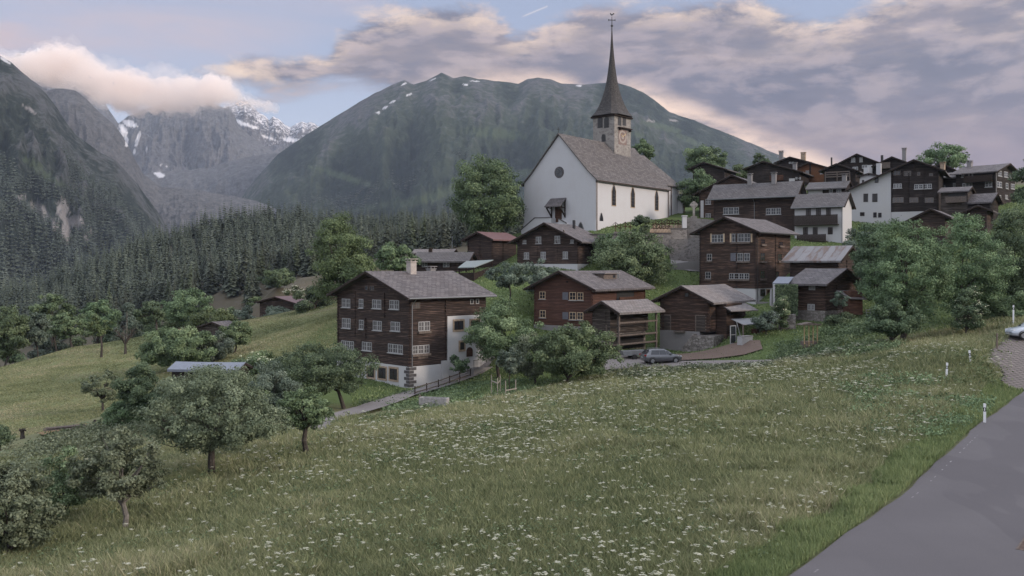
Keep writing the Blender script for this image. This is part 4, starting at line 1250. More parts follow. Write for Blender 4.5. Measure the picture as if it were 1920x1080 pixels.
    # ---- tower on the far side of the nave
    T = P(1152, 270, 176); th = R(49); tw = 5.6
    r = Vector((math.cos(th), math.sin(th), 0)); l = Vector((-math.sin(th), math.cos(th), 0))
    inv = Matrix.Rotation(-h.th, 4, 'Z')
    wl = lambda a, b, z: inv @ (T + r * a + l * b + Vector((0, 0, 0)) - h.C + Vector((0, 0, z - T.z)))   # tower coordinates, absolute height
    LA = abs((((1112 - 960) / F) * T.y - T.x) / (l.x - (1112 - 960) / F * l.y)); LB = abs((((1182.5 - 960) / F) * T.y - T.x) / (r.x - (1182.5 - 960) / F * r.y))
    zt = (YH - 214) / F * T.y; zb = h.C.z - 3
    INFO.append(('tower', 0, 0, 'LA %.1f LB %.1f h %.1f' % (LA, LB, zt - zb)))
    def tbox(mb, a0, a1, b0, b1, z0, z1):
        p = [wl(a, b, z) for z in (z0, z1) for a, b in ((a0, b0), (a1, b0), (a1, b1), (a0, b1))]
        for q in ((0, 3, 2, 1), (4, 5, 6, 7), (0, 1, 5, 4), (1, 2, 6, 5), (2, 3, 7, 6), (3, 0, 4, 7)): mb.poly([p[i] for i in q])
        return mb
    tower = tbox(MB(), 0, LB, 0, LA, zb, zt).build('tower', M['stone_tower'], h.o)
    # spire: a flared square foot turning into an eight-sided needle
    mb = MB(); cxy = (LB / 2, LA / 2); zs = (YH - 213) / F * T.y; ztop = (YH - 50) / F * (T.y + 4)
    H = ztop - zs; hx = LB / 2 + .75; hy = LA / 2 + .75
    rings = []; vs = [0, .05, .12, .2, .3, .42, .56, .72, .87, 1]
    wid = [1, .84, .70, .575, .45, .315, .205, .115, .055, .022]
    for v, w in zip(vs, wid):
        k = min(1, v / .30); ring = []
        for i in range(16):
            a = math.pi * 2 * (i + .5) / 16 - math.pi
            ca, sa = math.cos(a), math.sin(a); sq = 1 / max(abs(ca), abs(sa)); oc = .5 * (1 + 1)
            e8 = math.cos(math.pi / 8) / math.cos(((a + math.pi / 8) % (math.pi / 4)) - math.pi / 8)
            f = sq * (1 - k) + e8 * k * 1.0
            if k < 1: f = min(f, 1.38)
            ring.append((cxy[0] + hx * w * f * ca, cxy[1] + hy * w * f * sa, zs + H * v))
        rings.append(ring)
    for v0, v1, A, B in zip(vs, vs[1:], rings, rings[1:]):
        for i in range(16):
            j = (i + 1) % 16; mb.poly([wl(*A[i]), wl(*A[j]), wl(*B[j]), wl(*B[i])], [(i * .7, H * v0), (i * .7 + .7, H * v0), (i * .7 + .7, H * v1), (i * .7, H * v1)])
    mb.poly([wl(*p) for p in rings[0]]); mb.poly([wl(*p) for p in rings[-1]])
    spire = mb.build('spire', M['shingle_spire'], h.o, fix=True)
    mb = MB(); c3 = lambda z: wl(cxy[0], cxy[1], z)
    mb.tube([c3(ztop - .6), c3(ztop + 2.0)], [.12, .05], 8); mb.tube([c3(ztop - .1), c3(ztop + .12), c3(ztop + .35)], [.12, .28, .10], 10)
    z = ztop + 1.25
    mb.bar(wl(cxy[0] - .46, cxy[1] + .46, z), wl(cxy[0] + .46, cxy[1] - .46, z), .12)
    for k in (-1, 1): mb.bar(wl(cxy[0] + .46 * k, cxy[1] - .46 * k, z - .2), wl(cxy[0] + .46 * k, cxy[1] - .46 * k, z + .2), .09)
    mb.build('cross', M['metal_dark'], h.o).parent = spire
    mb = MB(); z = ztop + 2.1      # weathercock: a cut sheet of metal
    cock = [(-.75, .55), (-.45, .35), (-.2, .15), (.1, .05), (.35, .15), (.45, .45), (.62, .5), (.5, .62), (.42, .78), (.25, .72), (.2, .45), (-.1, .4), (-.35, .75)]
    mb.prism(cock, lambda a, b: wl(cxy[0] - a * .5 - .02, cxy[1] + a * .5 - .02, z + b * .75), lambda a, b: wl(cxy[0] - a * .5 + .03, cxy[1] + a * .5 + .03, z + b * .75))
    mb.build('weathercock', M['metal_dark'], h.o).parent = spire
    # eaves board of the tower
    tbox(MB(), -.35, LB + .35, -.35, LA + .35, zt - .28, zt - .02).build('eaves_board', M['timber_dark'], h.o)
    def t_on(face, px, py):
        v = r if face == 'R' else l; k = (px - 960) / F; t = (k * T.y - T.x) / (v.x - k * v.y); p = T + v * t
        return t, (YH - py) / F * p.y
    ZT = lambda x, y: (1080 + x / 3.857, 10 + y / 3.857)
    def bell(face, px, y1, y0, w=.95):
        t, z1 = t_on(face, *ZT(px, y1)); _, z0 = t_on(face, *ZT(px, y0)); n = 10; rr = w / 2
        pr = lambda e: [(t - rr - e, z0), (t + rr + e, z0)] + [(t + (rr + e) * math.cos(math.pi * i / n), z1 - rr + (rr + e) * math.sin(math.pi * i / n)) for i in range(n + 1)]
        f = lambda p: (lambda a, b: wl(a, -p, b)) if face == 'R' else (lambda a, b: wl(-p, a, b))
        mb = MB(); mb.prism(pr(.16), f(-.1), f(.03)); w_ = mb.build('belfry_window', M['quoin'], h.o)
        mb = MB(); mb.prism(pr(0), f(-.1), f(.05)); mb.build('louvre', M['metal_dark'], h.o).parent = w_
    for px in (175, 221): bell('L', px, 812, 886)
    for px in (315, 349): bell('R', px, 806, 870, .9)
    bell('L', 200, 936, 986, .7)
    # balcony ledge and painted clock on the right-hand face
    mb = MB(); t0, z = t_on('R', *ZT(303, 882)); t1, _ = t_on('R', *ZT(392, 886)); tbox(mb, t0, t1, -.55, 0, z - .12, z + .1); tbox(mb, t0 + .3, t0 + .5, -.5, 0, z - .5, z - .12); tbox(mb, t1 - .5, t1 - .3, -.5, 0, z - .5, z - .12)
    mb.build('ledge', M['timber_dark'], h.o)
    t, zc_ = t_on('R', *ZT(336, 952)); t0 = t_on('R', *ZT(307, 952))[0]; t1 = t_on('R', *ZT(365, 952))[0]; zz1 = t_on('R', *ZT(336, 900))[1]; zz0 = t_on('R', *ZT(336, 1008))[1]
    cl = tbox(MB(), t0, t1, -.03, .05, zz0, zz1).build('clock', plain_mat('painted_red', (.19, .135, .12), .9, .3, sc=3), h.o)
    rc = min(t1 - t0, zz1 - zz0) * .46; n = 24
    def ring(ra, rb, p0, p1):
        mb = MB()
        for i in range(n):
            a, b = 2 * math.pi * i / n, 2 * math.pi * (i + 1) / n
            q = [(ra, a), (rb, a), (rb, b), (ra, b)]
            mb.prism([(t + rr * math.cos(x), zc_ + rr * math.sin(x)) for rr, x in q], lambda u, w: wl(u, -p0, w), lambda u, w: wl(u, -p1, w))
        return mb
    ring(rc * .70, rc, 0, .06).build('clock_ring', plain_mat('painted_cream', (.30, .26, .23), .9, .2), h.o).parent = cl
    ring(.05, rc * .34, 0, .06).build('clock_centre', plain_mat('painted_cream_centre', (.29, .25, .22), .9, .2), h.o).parent = cl
    mb = MB()
    for a, ln in ((.6, rc * .95), (2.4, rc * .6)): mb.bar(wl(t, -.08, zc_), wl(t + ln * math.cos(a), -.08, zc_ + ln * math.sin(a)), .09)
    mb.build('clock_hands', plain_mat('gilt', (.45, .32, .14), .5, .1), h.o).parent = cl
    return h


def logs_on(h, ts_L=(), ts_R=(), z0=0.0, mat='wood_dark', zt=None):
    zt = (h.top(0) - h.tv - .1) if zt is None else zt
    h.log_ends('L', [.12] + [h.LA * t for t in ts_L] + [h.LA - .12], z0, zt, mat=mat, p=.1)
    h.log_ends('R', [.12] + [h.LB * t for t in ts_R], z0, zt, mat=mat, p=.1)


def build_houses():
    # chalet in front of the church
    h = House('chalet', 'broad brown chalet under a slate gable, directly in front of the church', 'house', 1082.5, 138, 60, 970, 1128, 507)
    _, zp = h.plinth(495)
    h.shell('L', 416.5, 452.8, og=1.0, oe=1.25, mat='wood_dark', plinth=zp); logs_on(h, (.33, .66), (.5,), zp)
    wins(h, 'L', Z6, [(578, 600, 828, 852, 1), (665, 702, 806, 852), (792, 830, 800, 850), (900, 920, 826, 848, 1), (585, 620, 912, 956), (697, 733, 908, 956), (847, 882, 906, 954)], sill='white_paint', glass='curtain_glass', fw=.06)
    mb = MB(); t, z = h.on('L', *Z6(868, 820)); mb.bar((-.2, t, z + .8), (-.9, t, z + 1.3), .14); mb.build('bracket', M['timber'], h.o)
    h.chimney(h.ta - 1.5, 6.5, .35, 1.3, 'metal_dark', False)
    # barn with the red roof
    h = House('barn', 'dark timber barn with a dull red metal roof left of the church chalet', 'barn', 922.8, 150, 48, 877, 968, 506)
    h.shell('L', 434, 448.5, og=.7, oe=.9, mat='wood_dark', roof='sheet_red', z0=-3); logs_on(h, (.5,), (.45,), -2)
    h.win('L', Z6(262, 925), Z6(300, 955), n=2, frame='door_brown', glass='glass')
    h = House('cottage', 'low dark cottage with a long grey roof and two white windows beside the red-roofed barn', 'house', 877, 147, 76, 780, 890, 508)
    h.shell('R', 472, 489.5, og=.5, oe=.9, mat='wood_dark', z0=-3, roof='slate_dark')
    zz = lambda x, y: (760 + x / 7.715, 420 + y / 7.715)
    wins(h, 'L', zz, [(240, 320, 548, 625), (545, 640, 545, 625)], fw=.08); h.chimney(h.ta + .4, 7.2, .5, .9, 'timber_dark', False)
    h = House('shed', 'long low shed whose pale roof shows just above the grey cottage roof', 'shed', 848, 158, 78, 776, 856, 500)
    h.shell('R', 466.5, 473.5, og=.3, oe=.5, mat='wood_dark', z0=-3, roof='slate_light')
    # open shed with the greenish sheet roof
    s = empty('open_shed', P(900, 520, 139), R(62), 'open wooden shed with a pale green sheet roof below the red-roofed barn', 'shed')
    q = [zz(760, 628), zz(1000, 622), zz(1275, 516), zz(880, 536)]; dd = [137, 135.5, 141, 143]
    inv = s.matrix_basis.inverted() if False else (Matrix.Translation(s.location) @ Matrix.Rotation(R(62), 4, 'Z')).inverted()
    c = [inv @ P(*a, d) for a, d in zip(q, dd)]; mb = MB(); dn = Vector((0, 0, -.12))
    mb.poly(c); mb.poly([p + dn for p in c][::-1])
    for i in range(4): mb.poly([c[i], c[(i + 1) % 4], c[(i + 1) % 4] + dn, c[i] + dn])
    mb.build('roof', M['sheet_green'], s)
    mb = MB(); lo = lambda p, z: Vector((p.x, p.y, z))
    a, b, c2 = c[0] * .96 + c[2] * .04, c[1] * .94 + c[3] * .06, c[2] * .95 + c[0] * .05
    for i in range(26):
        u, v = i / 26, (i + .9) / 26; p, q_ = a.lerp(b, u), a.lerp(b, v); mb.poly([lo(p, -2.5), lo(q_, -2.5), lo(q_, p.z - .9), lo(p, p.z - .9)])
        p, q_ = b.lerp(c2, u), b.lerp(c2, v); mb.poly([lo(p, -2.5), lo(q_, -2.5), lo(q_, p.z - 1.0), lo(p, p.z - 1.0)])
    w = mb.build('plank_wall', M['timber_dark'], s, fix=False); w.modifiers.new('thickness', 'SOLIDIFY').thickness = .05
    for p in (a, b, c2, c[3]): mb = MB(); mb.bar(lo(p, -3), lo(p, p.z - .1), .16); mb.build('post', M['timber_dark'], s)

    # the reddish house
    h = House('chalet', 'reddish-brown two-storey timber chalet with cream window frames and a roof dormer', 'house', 1110, 112, 55, 1001.7, 1210, 620)
    _, zp = h.plinth(613, 'plaster_grey')
    h.shell('L', 507, 543, og=.95, oe=1.05, mat='wood_red', roof='slate', plinth=zp); logs_on(h, (), (.98,), zp, 'wood_red')
    k = dict(frame='cream_paint', sill='white_paint', fw=.08)
    wins(h, 'L', Z7, [(186, 226, 312, 362, 1), (388, 432, 316, 370, 1), (442, 482, 318, 370, 1), (188, 228, 438, 488, 1), (388, 432, 450, 502, 1), (440, 482, 452, 502, 1)], **k)
    for a, b in ((Z7(342, 316), Z7(380, 368)), (Z7(342, 450), Z7(380, 500))):
        t0, z1 = h.on('L', *a); t1, z0 = h.on('L', *b); mb = MB(); h.fb(mb, 'L', min(t0, t1), max(t0, t1), 0, .06, z0, z1); mb.build('shutter', M['shutter_grey'], h.o)
    wins(h, 'L', Z7, [(367, 380, 240, 252, 1)], frame='timber_dark', bars=0)
    t0, z1 = h.on('R', *Z7(706, 300)); t1, z0 = h.on('R', *Z7(822, 362)); mb = MB(); h.fb(mb, 'R', t0, t1, -.05, .03, z0, z1); mb.build('loggia', M['metal_dark'], h.o)
    h.rail('R', t0, t1, .5, z0 - .6, z0 + .35, 'plank_red', name='balcony')
    t2, _ = h.on('R', *Z7(880, 300)); mb = MB(); i = 0
    while t1 + .1 + i * .32 < t2: h.fb(mb, 'R', t1 + .1 + i * .32, t1 + .34 + i * .32, 0, .06, z0 - 1.2, z1); i += 1
    mb.build('plank_screen', M['plank_red'], h.o)
    mb = MB(); i = 0
    while i * .55 < h.LB: h.fb(mb, 'R', i * .55, i * .55 + .16, -.1, .92, h.top(-.92) - .40, h.top(-.92) - .22); i += 1
    mb.build('rafter_ends', M['timber'], h.o)
    t = h.ta * .55; mb = MB(); x0, x1 = h.D * .42, h.D * .66     # dormer with a flat lid
    zt = h.za - .35; zlow = h.top(t * .75)
    mb.box((x0, t * .75, zlow - .3), (x1, h.ta, zt - .12)); dm = mb.build('dormer', M['timber'], h.o); dm.parent = h.roof
    mb = MB(); mb.box((x0 - .25, t * .75 - .35, zt - .12), (x1 + .25, h.ta + .2, zt + .03)); mb.build('dormer_lid', M['slate_light'], h.o).parent = h.roof
    mb = MB(); mb.box((x1 - 1.0, t * .75 - .03, zlow + .1), (x1 - .35, t * .75 + .1, zt - .3)); mb.build('dormer_window', M['glass'], h.o).parent = h.roof
    for dx in (.2, .75):
        mb = MB(); mb.tube([(x1 + dx, t * .8, zlow), (x1 + dx, t * .8, zt + .15)], [.12, .12], 8); mb.build('flue', M['metal_grey'], h.o).parent = h.roof

    # granary with open galleries
    h = House('granary', 'small weathered granary with open galleries on posts and a pale slab roof', 'granary', 1160, 104, 45, 1111, 1231, 662)
    h.shell('L', 563.5, 586.5, og=.75, oe=.75, mat='wood_grey', roof='slate_light', z0=2.2); W, D = h.W, h.D
    h.wall.data.transform(Matrix.Identity(4))
    for v in h.wall.data.vertices:
        if v.co.y < .01: v.co.y = 1.25; v.co.z = min(v.co.z, h.top(1.25) - h.tv)
    logs_on(h, (.5,), (), 2.3, 'wood_grey')
    mb = MB(); mb.box((.2, 1.5, -1.5), (D - .2, W - .2, 2.2)); mb.build('lower_wall', M['stone_dry'], h.o)
    mb = MB(); mb.box((.6, 1.42, .2), (D - .8, 1.5, 2.0)); mb.build('store_opening', M['metal_dark'], h.o)
    for i, y in enumerate((523, 608, 668)):
        _, z = h.on('R', *Z7(745, y)); mb = MB(); mb.box((-.1, -.12, z - .09), (D + .1, .06, z + .09))
        if i: mb.box((-.05, .06, z - .18), (D + .05, 1.4, z - .08))
        mb.build('gallery_rail', M['timber'], h.o)
    for x, y in ((.05, 0), (D - .1, 0)):
        mb = MB(); mb.bar((x, y, -1.5), (x, y, h.top(0) - h.tv), .2); mb.build('post', M['timber'], h.o)
    mb = MB(); mb.bar((0, W * .45, -1.0), (0, W * .45, h.on('L', *Z7(690, 540))[1]), .18); mb.build('post', M['timber'], h.o)

    # big barn
    h = House('barn', 'big brown log barn on a plastered stone base with a stone stair', 'barn', 1329.5, 108, 52, 1237.8, 1398, 660)
    _, zm = h.on('L', *Z7(1200, 580))
    MB().box((-.05, 1.2, -3), (h.LB - 1, h.LA, zm)).build('stone_base', M['plaster_grey'], h.o)
    h.shell('L', 535, 567.5, og=.85, oe=1.0, mat='wood_brown', roof='slate_light', plinth=zm); logs_on(h, (.05, .93), (.4,), zm, 'wood_brown')
    h.win('L', Z7(1166, 320), Z7(1194, 350), n=1, frame='timber_dark', bars=0)
    for a, b in ((Z7(1008, 472), Z7(1068, 572)), (Z7(1244, 476), Z7(1306, 582))):
        h.door('L', a, b, mat='wood_grey', frame='timber')
    h.win('R', Z7(1402, 422), Z7(1428, 468), n=1, fw=.07)
    t0, z1 = h.on('L', *Z7(1102, 576)); t1, z0 = h.on('L', *Z7(1170, 588)); mb = MB(); h.fb(mb, 'L', min(t0, t1), max(t0, t1), 0, .5, z0, z1); mb.build('lintel', M['timber'], h.o)
    t0, z1 = h.on('L', *Z7(1128, 595)); t1, z0 = h.on('L', *Z7(1168, 640)); mb = MB(); h.fb(mb, 'L', min(t0, t1), max(t0, t1), 0, .03, z0, z1); mb.build('cellar_opening', M['metal_dark'], h.o)
    ta, zt = h.on('L', *Z7(1250, 598)); tb, zb = h.on('L', *Z7(1175, 700)); mb = MB(); n = 9
    for i in range(n):
        u0, u1 = i / n, (i + 1) / n; h.fb(mb, 'L', ta + (tb - ta) * u0, ta + (tb - ta) * u1, .05, 1.1, -2, zt + (zb - zt) * u0)
    mb.build('stair', M['stone_dry'], h.o)
    mb = MB(); h.fb(mb, 'L', -1.2, ta, .05, 1.3, -3, zt - .1); mb.build('stair_landing', M['stone_dry'], h.o)
    MB().box((.0, -1.0, -3), (2.4, 1.2, zt - .1)).build('stone_terrace', M['stone_dry'], h.o)
    # lower wing with its own roofs
    MB().box((2.0, -1.3, -2), (6.5, 0, h.zc(568, 4))).build('wing_wall', M['wood_brown'], h.o)
    def pent(name, pxs, mat, ds, th=.14):
        im = (Matrix.Translation(h.C) @ Matrix.Rotation(h.th, 4, 'Z')).inverted(); c = [im @ P(*a, d) for a, d in zip(pxs, ds)]; mb = MB(); dn = Vector((0, 0, -th))
        uv = [(0, 0), (3, 0), (3, 2), (0, 2)]
        mb.poly(c, uv); mb.poly([p + dn for p in c][::-1])
        for i in range(4): mb.poly([c[i], c[(i + 1) % 4], c[(i + 1) % 4] + dn, c[i] + dn])
        return mb.build(name, M[mat], h.o, fix=True), c
    pent('wing_roof', [Z7(1478, 440), Z7(1662, 434), Z7(1572, 386), Z7(1398, 392)], 'slate_light', [107, 110.5, 114, 110.2])
    _, c = pent('canopy', [Z7(1560, 534), Z7(1782, 524), Z7(1685, 488), Z7(1478, 496)], 'metal_grey', [103.5, 106, 110, 107], .08)
    for p in (c[0], c[1], c[0].lerp(c[1], .5), c[2]):
        mb = MB(); mb.bar((p.x, p.y, -2), (p.x, p.y, p.z - .05), .13); mb.build('canopy_post', M['timber'], h.o)
    return h


def build_houses_right():
    # tall narrow log house
    h = House('log_house', 'tall dark log house of three floors with flower-box windows, below the churchyard wall', 'house', 1417, 128, 49, 1311.7, 1482, 577)
    zp = h.zc(541)
    MB().box((.05, .05, -3), (h.LB, h.LA, zp)).build('plinth', M['plaster'], h.o)
    h.shell('L', 405, 434, og=1.0, oe=1.1, mat='wood_brown', roof='slate', plinth=zp); logs_on(h, (.33,), (.55,), zp, 'wood_dark')
    k = dict(fw=.06, frame='white_paint')
    wins(h, 'L', Z8, [(154, 218, 512, 552, 2), (262, 362, 506, 550, 3), (248, 355, 718, 748, 4)], sill='timber', **k)
    wins(h, 'L', Z8, [(130, 156, 614, 650, 1), (122, 150, 710, 746, 1), (292, 322, 610, 652, 1), (328, 358, 610, 652, 1)], sill='timber', **k)
    t0, z1 = h.on('L', *Z8(256, 610)); t1, z0 = h.on('L', *Z8(286, 652)); mb = MB(); h.fb(mb, 'L', min(t0, t1), max(t0, t1), 0, .06, z0, z1); mb.build('shutter', M['shutter_grey'], h.o)
    for a, b in ((148, 156), (216, 224), (252, 260), (364, 372)):
        t0, z1 = h.on('L', *Z8(a, 506)); t1, z0 = h.on('L', *Z8(b, 552)); mb = MB(); h.fb(mb, 'L', min(t0, t1), max(t0, t1), 0, .05, z0, z1); mb.build('shutter', M['cream_paint'], h.o)
    wins(h, 'R', Z8, [(416, 438, 534, 562, 1), (412, 438, 606, 652, 1), (506, 528, 612, 652, 1), (412, 438, 702, 746, 1), (496, 514, 706, 740, 1), (512, 534, 548, 570, 1)], frame='door_brown', fw=.07, sill='timber')
    h.gutter('R', h.top(-1.1) - .12, -.9, h.LB + .8, 1.15, .35, .3, 'metal_dark')
    h.win('R', Z8(416, 802), Z8(438, 838), n=1, frame='timber_dark'); h.door('R', Z8(448, 806), Z8(466, 878))
    MB().box((.3, -2.6, -2.5), (h.LB * .55, 0, h.zc(566))).build('terrace', M['plaster_grey'], h.o)
    # long-roofed house and the gable behind it
    h = House('chalet', 'dark chalet whose gable rises left behind the long-roofed house above the churchyard wall', 'house', 1440, 173, 60, 1311, -10, 426)
    h.shell('L', 327, 358, og=.8, oe=1.1, mat='wood_brown', z0=-4, roof='slate_dark'); logs_on(h, (.7,), (), -1)
    wins(h, 'L', Z8, [(122, 150, 322, 350), (122, 150, 398, 430)], sill='white_paint')
    t0, z1 = h.on('L', *Z8(96, 330)); t1, z0 = h.on('L', *Z8(112, 425)); mb = MB(); h.fb(mb, 'L', min(t0, t1), max(t0, t1), -.5, .08, z0, z1); mb.build('white_wall', M['plaster'], h.o)
    h = House('long_house', 'long dark timber house with wide slate roof and two chimneys above the log house', 'house', 1489, 160, 59, 1338, 1503, 434)
    h.shell('R', 338.5, 366.6, og=.9, oe=1.2, mat='wood_dark', z0=-3, roof='slate_dark'); logs_on(h, (.47,), (), -2)
    wins(h, 'L', Z8, [(216, 300, 366, 403, 3), (444, 524, 370, 404, 3)], sill='white_paint', fw=.07)
    for q in (8.6, 4.2): h.chimney(h.ta - .2, q, .75, 1.5, 'plaster_grey')
    t, z = h.on('L', *Z8(383, 305)); h.gutter('L', h.top(-1.2) - .12, -.8, h.LA + .8, 1.25, t, -2, 'metal_grey')
    # white house with balconies
    h = House('balcony_house', 'white house with two dark balconies under a grey roof', 'house', 1580, 150, 55, 1490, 1597, 458)
    h.shell('R', 359.6, 385.6, og=.5, oe=.7, mat='plaster', z0=-3, roof='slate_dark')
    wins(h, 'L', Z8, [(656, 684, 367, 412), (710, 738, 367, 412), (764, 790, 367, 412), (641, 668, 472, 510), (693, 720, 472, 510), (773, 800, 472, 510)], frame='timber_dark', fw=.1, glass='curtain_glass')
    for a, b, y0, y1 in ((598, 834, 412, 455), (622, 772, 512, 545)):
        t1, zt = h.on('L', *Z8(a, y0)); t0, zb = h.on('L', *Z8(b, y1)); h.rail('L', t0, t1, 1.2, zb, zt, 'timber_dark')
    h.gutter('L', h.top(-.7) - .12, -.4, h.LA + .4, .8, .1, -2)
    # white and dark gabled house
    h = House('gabled_house', 'wide gabled house with a white left part and a dark timber right part', 'house', 1760, 165, 61, 1591, -13, 437)
    h.shell('L', 298, 319, og=1.0, oe=1.2, frac=.262, mat='wood_black', z0=-4, roof='slate_dark')
    tw = h.on('L', 1670.6, 380)[0]; zl = h.top(h.LA) - h.tv
    mb = MB(); mb.prism([(tw, -4), (h.LA + .04, -4), (h.LA + .04, zl - .02), (tw, h.top(tw) - h.tv - .02)], lambda t, z: (-.07, t, z), lambda t, z: (3.0, t, z)); mb.build('white_wall', M['plaster'], h.o)
    wins(h, 'L', Z8, [(963, 989, 293, 337), (1010, 1039, 293, 337), (1024, 1044, 204, 235, 1), (956, 968, 221, 236, 1), (945, 970, 392, 412), (1016, 1034, 393, 420, 1), (1042, 1060, 395, 420, 1)], frame='timber_dark', fw=.1, base_p=.07)
    wins(h, 'L', Z8, [(1122, 1168, 240, 264, 3), (1234, 1328, 242, 268, 4)], sill='white_paint', fw=.09)
    wins(h, 'L', Z8, [(1116, 1178, 312, 342, 3), (1206, 1257, 313, 341, 3), (1284, 1338, 314, 342, 3)], frame='timber', glass='curtain_glass', fw=.09)
    wins(h, 'L', Z8, [(1122, 1162, 171, 196), (1177, 1218, 172, 199, 3), (1250, 1266, 178, 198, 1), (1313, 1334, 183, 199, 1)], frame='timber', glass='glass', fw=.08)
    _, zb = h.on('L', *Z8(1240, 388)); mb = MB(); h.fb(mb, 'L', .1, tw - .05, -.1, .05, -4, zb); mb.build('plinth', M['plaster'], h.o)
    for a, b in ((1160, 1186),):
        h.door('L', Z8(a, 390), Z8(b, 440), frame=None)
    h.log_ends('L', [tw - .2, tw * .62, tw * .3, .15], zb, h.top(0) - .6, 'wood_black')
    h.post('L', h.ta, h.za - 2.2, h.za - .3, .15, .25, 'timber_dark')
    # small ones of the upper row
    h = House('cottage', 'low cottage with white wall and dark slab roof left of the white gable', 'house', 1585, 180, 58, 1514, -6, 376)
    h.shell('R', 338.5, 351.5, og=.4, oe=.8, mat='wood_black', z0=-3, roof='slate_dark')
    t1, z1 = h.on('L', *Z8(670, 262)); t0, z0 = h.on('L', *Z8(745, 300)); mb = MB(); h.fb(mb, 'L', t0, t1, -.1, .05, z0 - 2, z1); mb.build('white_wall', M['plaster'], h.o)
    wins(h, 'L', Z8, [(780, 800, 268, 288, 1), (820, 845, 270, 290, 1)], fw=.09)
    h.chimney(h.ta, .8, .8, 1.0)
    def gab(label, c, L, Rr, d, apex, eave, base, frac=.5, th=59, mat='wood_black', roof='slate_dark', name='chalet', cat='house', z0=-3, oe=1.0, og=.8, LB=9):
        h = House(name, label, cat, c, d, th, L, -LB, base); h.shell('L', apex, eave, og=og, oe=oe, frac=frac, mat=mat, roof=roof, z0=z0); return h
    h = gab('dark chalet of the upper row with red flower boxes, left of the brick-brown house', 1499, 1402, 1515, 200, 301.5, 322, 346, .68)
    wins(h, 'L', Z8, [(615, 630, 205, 218), (600, 612, 205, 218)], fw=.12, base_p=0); _, zb = h.on('L', *Z8(500, 222)); t0, zt = h.on('L', *Z8(470, 198)); t1, _ = h.on('L', *Z8(540, 198)); h.rail('L', t1, t0, .9, zb, zt, 'plank_red')
    MB().box((-.3, 1, -3), (0, 2.2, 1.4)).build('white_wall', M['plaster'], h.o)
    h.chimney(h.ta * .25, 4, .8, 1.3); h.log_ends('L', [.15, h.LA * .33, h.LA * .66, h.LA - .15], 0, h.top(0) - .5, 'wood_black')
    h = gab('dark upper-row chalet with a tall square sandstone chimney and two tiny white windows', 1516, 1460, 1526, 216, 293.2, 304, 335, .6)
    wins(h, 'L', Z8, [(566, 576, 124, 134, 1), (580, 592, 124, 135, 1)], fw=.12); h.chimney(h.ta * .35, 1.2, 1.0, 1.5, 'sandstone'); h.chimney(h.LA * .95, 1.0, .9, 2.1, 'plaster_grey')
    h = gab('orange-brown house in the upper row', 1549, 1492, 1560, 206, 303.2, 314, 345, .52, mat='wood_orange')
    wins(h, 'L', Z8, [(655, 674, 170, 194), (731, 749, 166, 190)], frame='white_paint', fw=.1)
    h.post('L', h.ta, 2, h.za - .4, .12, .35, 'timber_dark')
    h = gab('dark open-fronted barn with horizontal drying rails in the upper row', 1604, 1545, 1624, 194, 305.7, 320, 348, .58, name='barn', cat='barn')
    for y in (182, 194, 206):
        t1, z = h.on('L', *Z8(762, y)); t0, _ = h.on('L', *Z8(892, y)); mb = MB(); h.fb(mb, 'L', t0, t1, .35, .47, z - .12, z + .12); mb.build('rail', M['timber'], h.o)
    for x in (762, 825, 892):
        t, z = h.on('L', *Z8(x, 178)); mb = MB(); h.fb(mb, 'L', t - .1, t + .1, .3, .5, -1, z); mb.build('post', M['timber'], h.o)
    h.chimney(h.LA * .85, 3, .3, 2.4, 'metal_dark', False)
    h = gab('dark chalet with two white windows under the highest gable of the upper row', 1644, 1573, 1658, 212, 287.4, 305, 345, .51)
    wins(h, 'L', Z8, [(898, 920, 100, 125), (942, 960, 99, 124)], fw=.14, sill='white_paint'); wins(h, 'L', Z8, [(955, 985, 140, 160), (905, 935, 150, 168)], fw=.14)
    mb = MB(); 
    for a, b, y0, y1 in ((985, 1012, 142, 190),):
        t1, z1 = h.on('L', *Z8(a, y0)); t0, z0 = h.on('L', *Z8(b, y1)); h.fb(mb, 'L', t0, t1, -.1, .5, z0, z1)
    mb.build('white_wall', M['plaster'], h.o)
    # free-standing white chimneys of the roofs in front
    h = gab('small dark upper-row chalet with two thin chimneys beside the wide white-and-dark gable', 1700, 1643, 1712, 206, 292.7, 306, 345, .47)
    h.chimney(h.LA * .83, 1.0, .5, 1.6, 'metal_dark', False); h.chimney(h.LA * .1, 1.0, .8, 2.6)
    wins(h, 'L', Z8, [(1062, 1078, 128, 150, 1), (1088, 1100, 130, 150, 1)], frame='timber', fw=.1)
    t1, zt = h.on('L', *Z8(1050, 130)); t0, zb = h.on('L', *Z8(1108, 156)); h.rail('L', t0, t1, 1.0, zb, zt, 'timber')
    h = gab('low white-walled outbuilding with a white chimney under the highest gable', 1655, 1612, 1664, 186, 324, 330, 355, .6, mat='plaster', name='outbuilding', cat='outbuilding', og=.4, oe=.5)
    h.chimney(h.LA * .75, 1, .9, 1.4, 'plaster', False); h.chimney(h.LA * .2, 1, .9, 2.4, 'plaster', False)
    # right-hand dark house
    h = House('corner_house', 'large dark timber house with white windows on two faces, high on the right', 'house', 1866, 170, 42, 1792, 1903, 390)
    h.shell('R', 305.7, 320, og=.8, oe=.9, mat='wood_black', z0=-4, roof='slate', frac=.55)
    k = dict(fw=.11, sill='white_paint')
    wins(h, 'L', Z8, [(1486, 1500, 185, 206, 1), (1491, 1544, 236, 262, 3), (1611, 1650, 229, 258, 2), (1522, 1530, 187, 202, 1), (1540, 1548, 187, 202, 1)], **k)
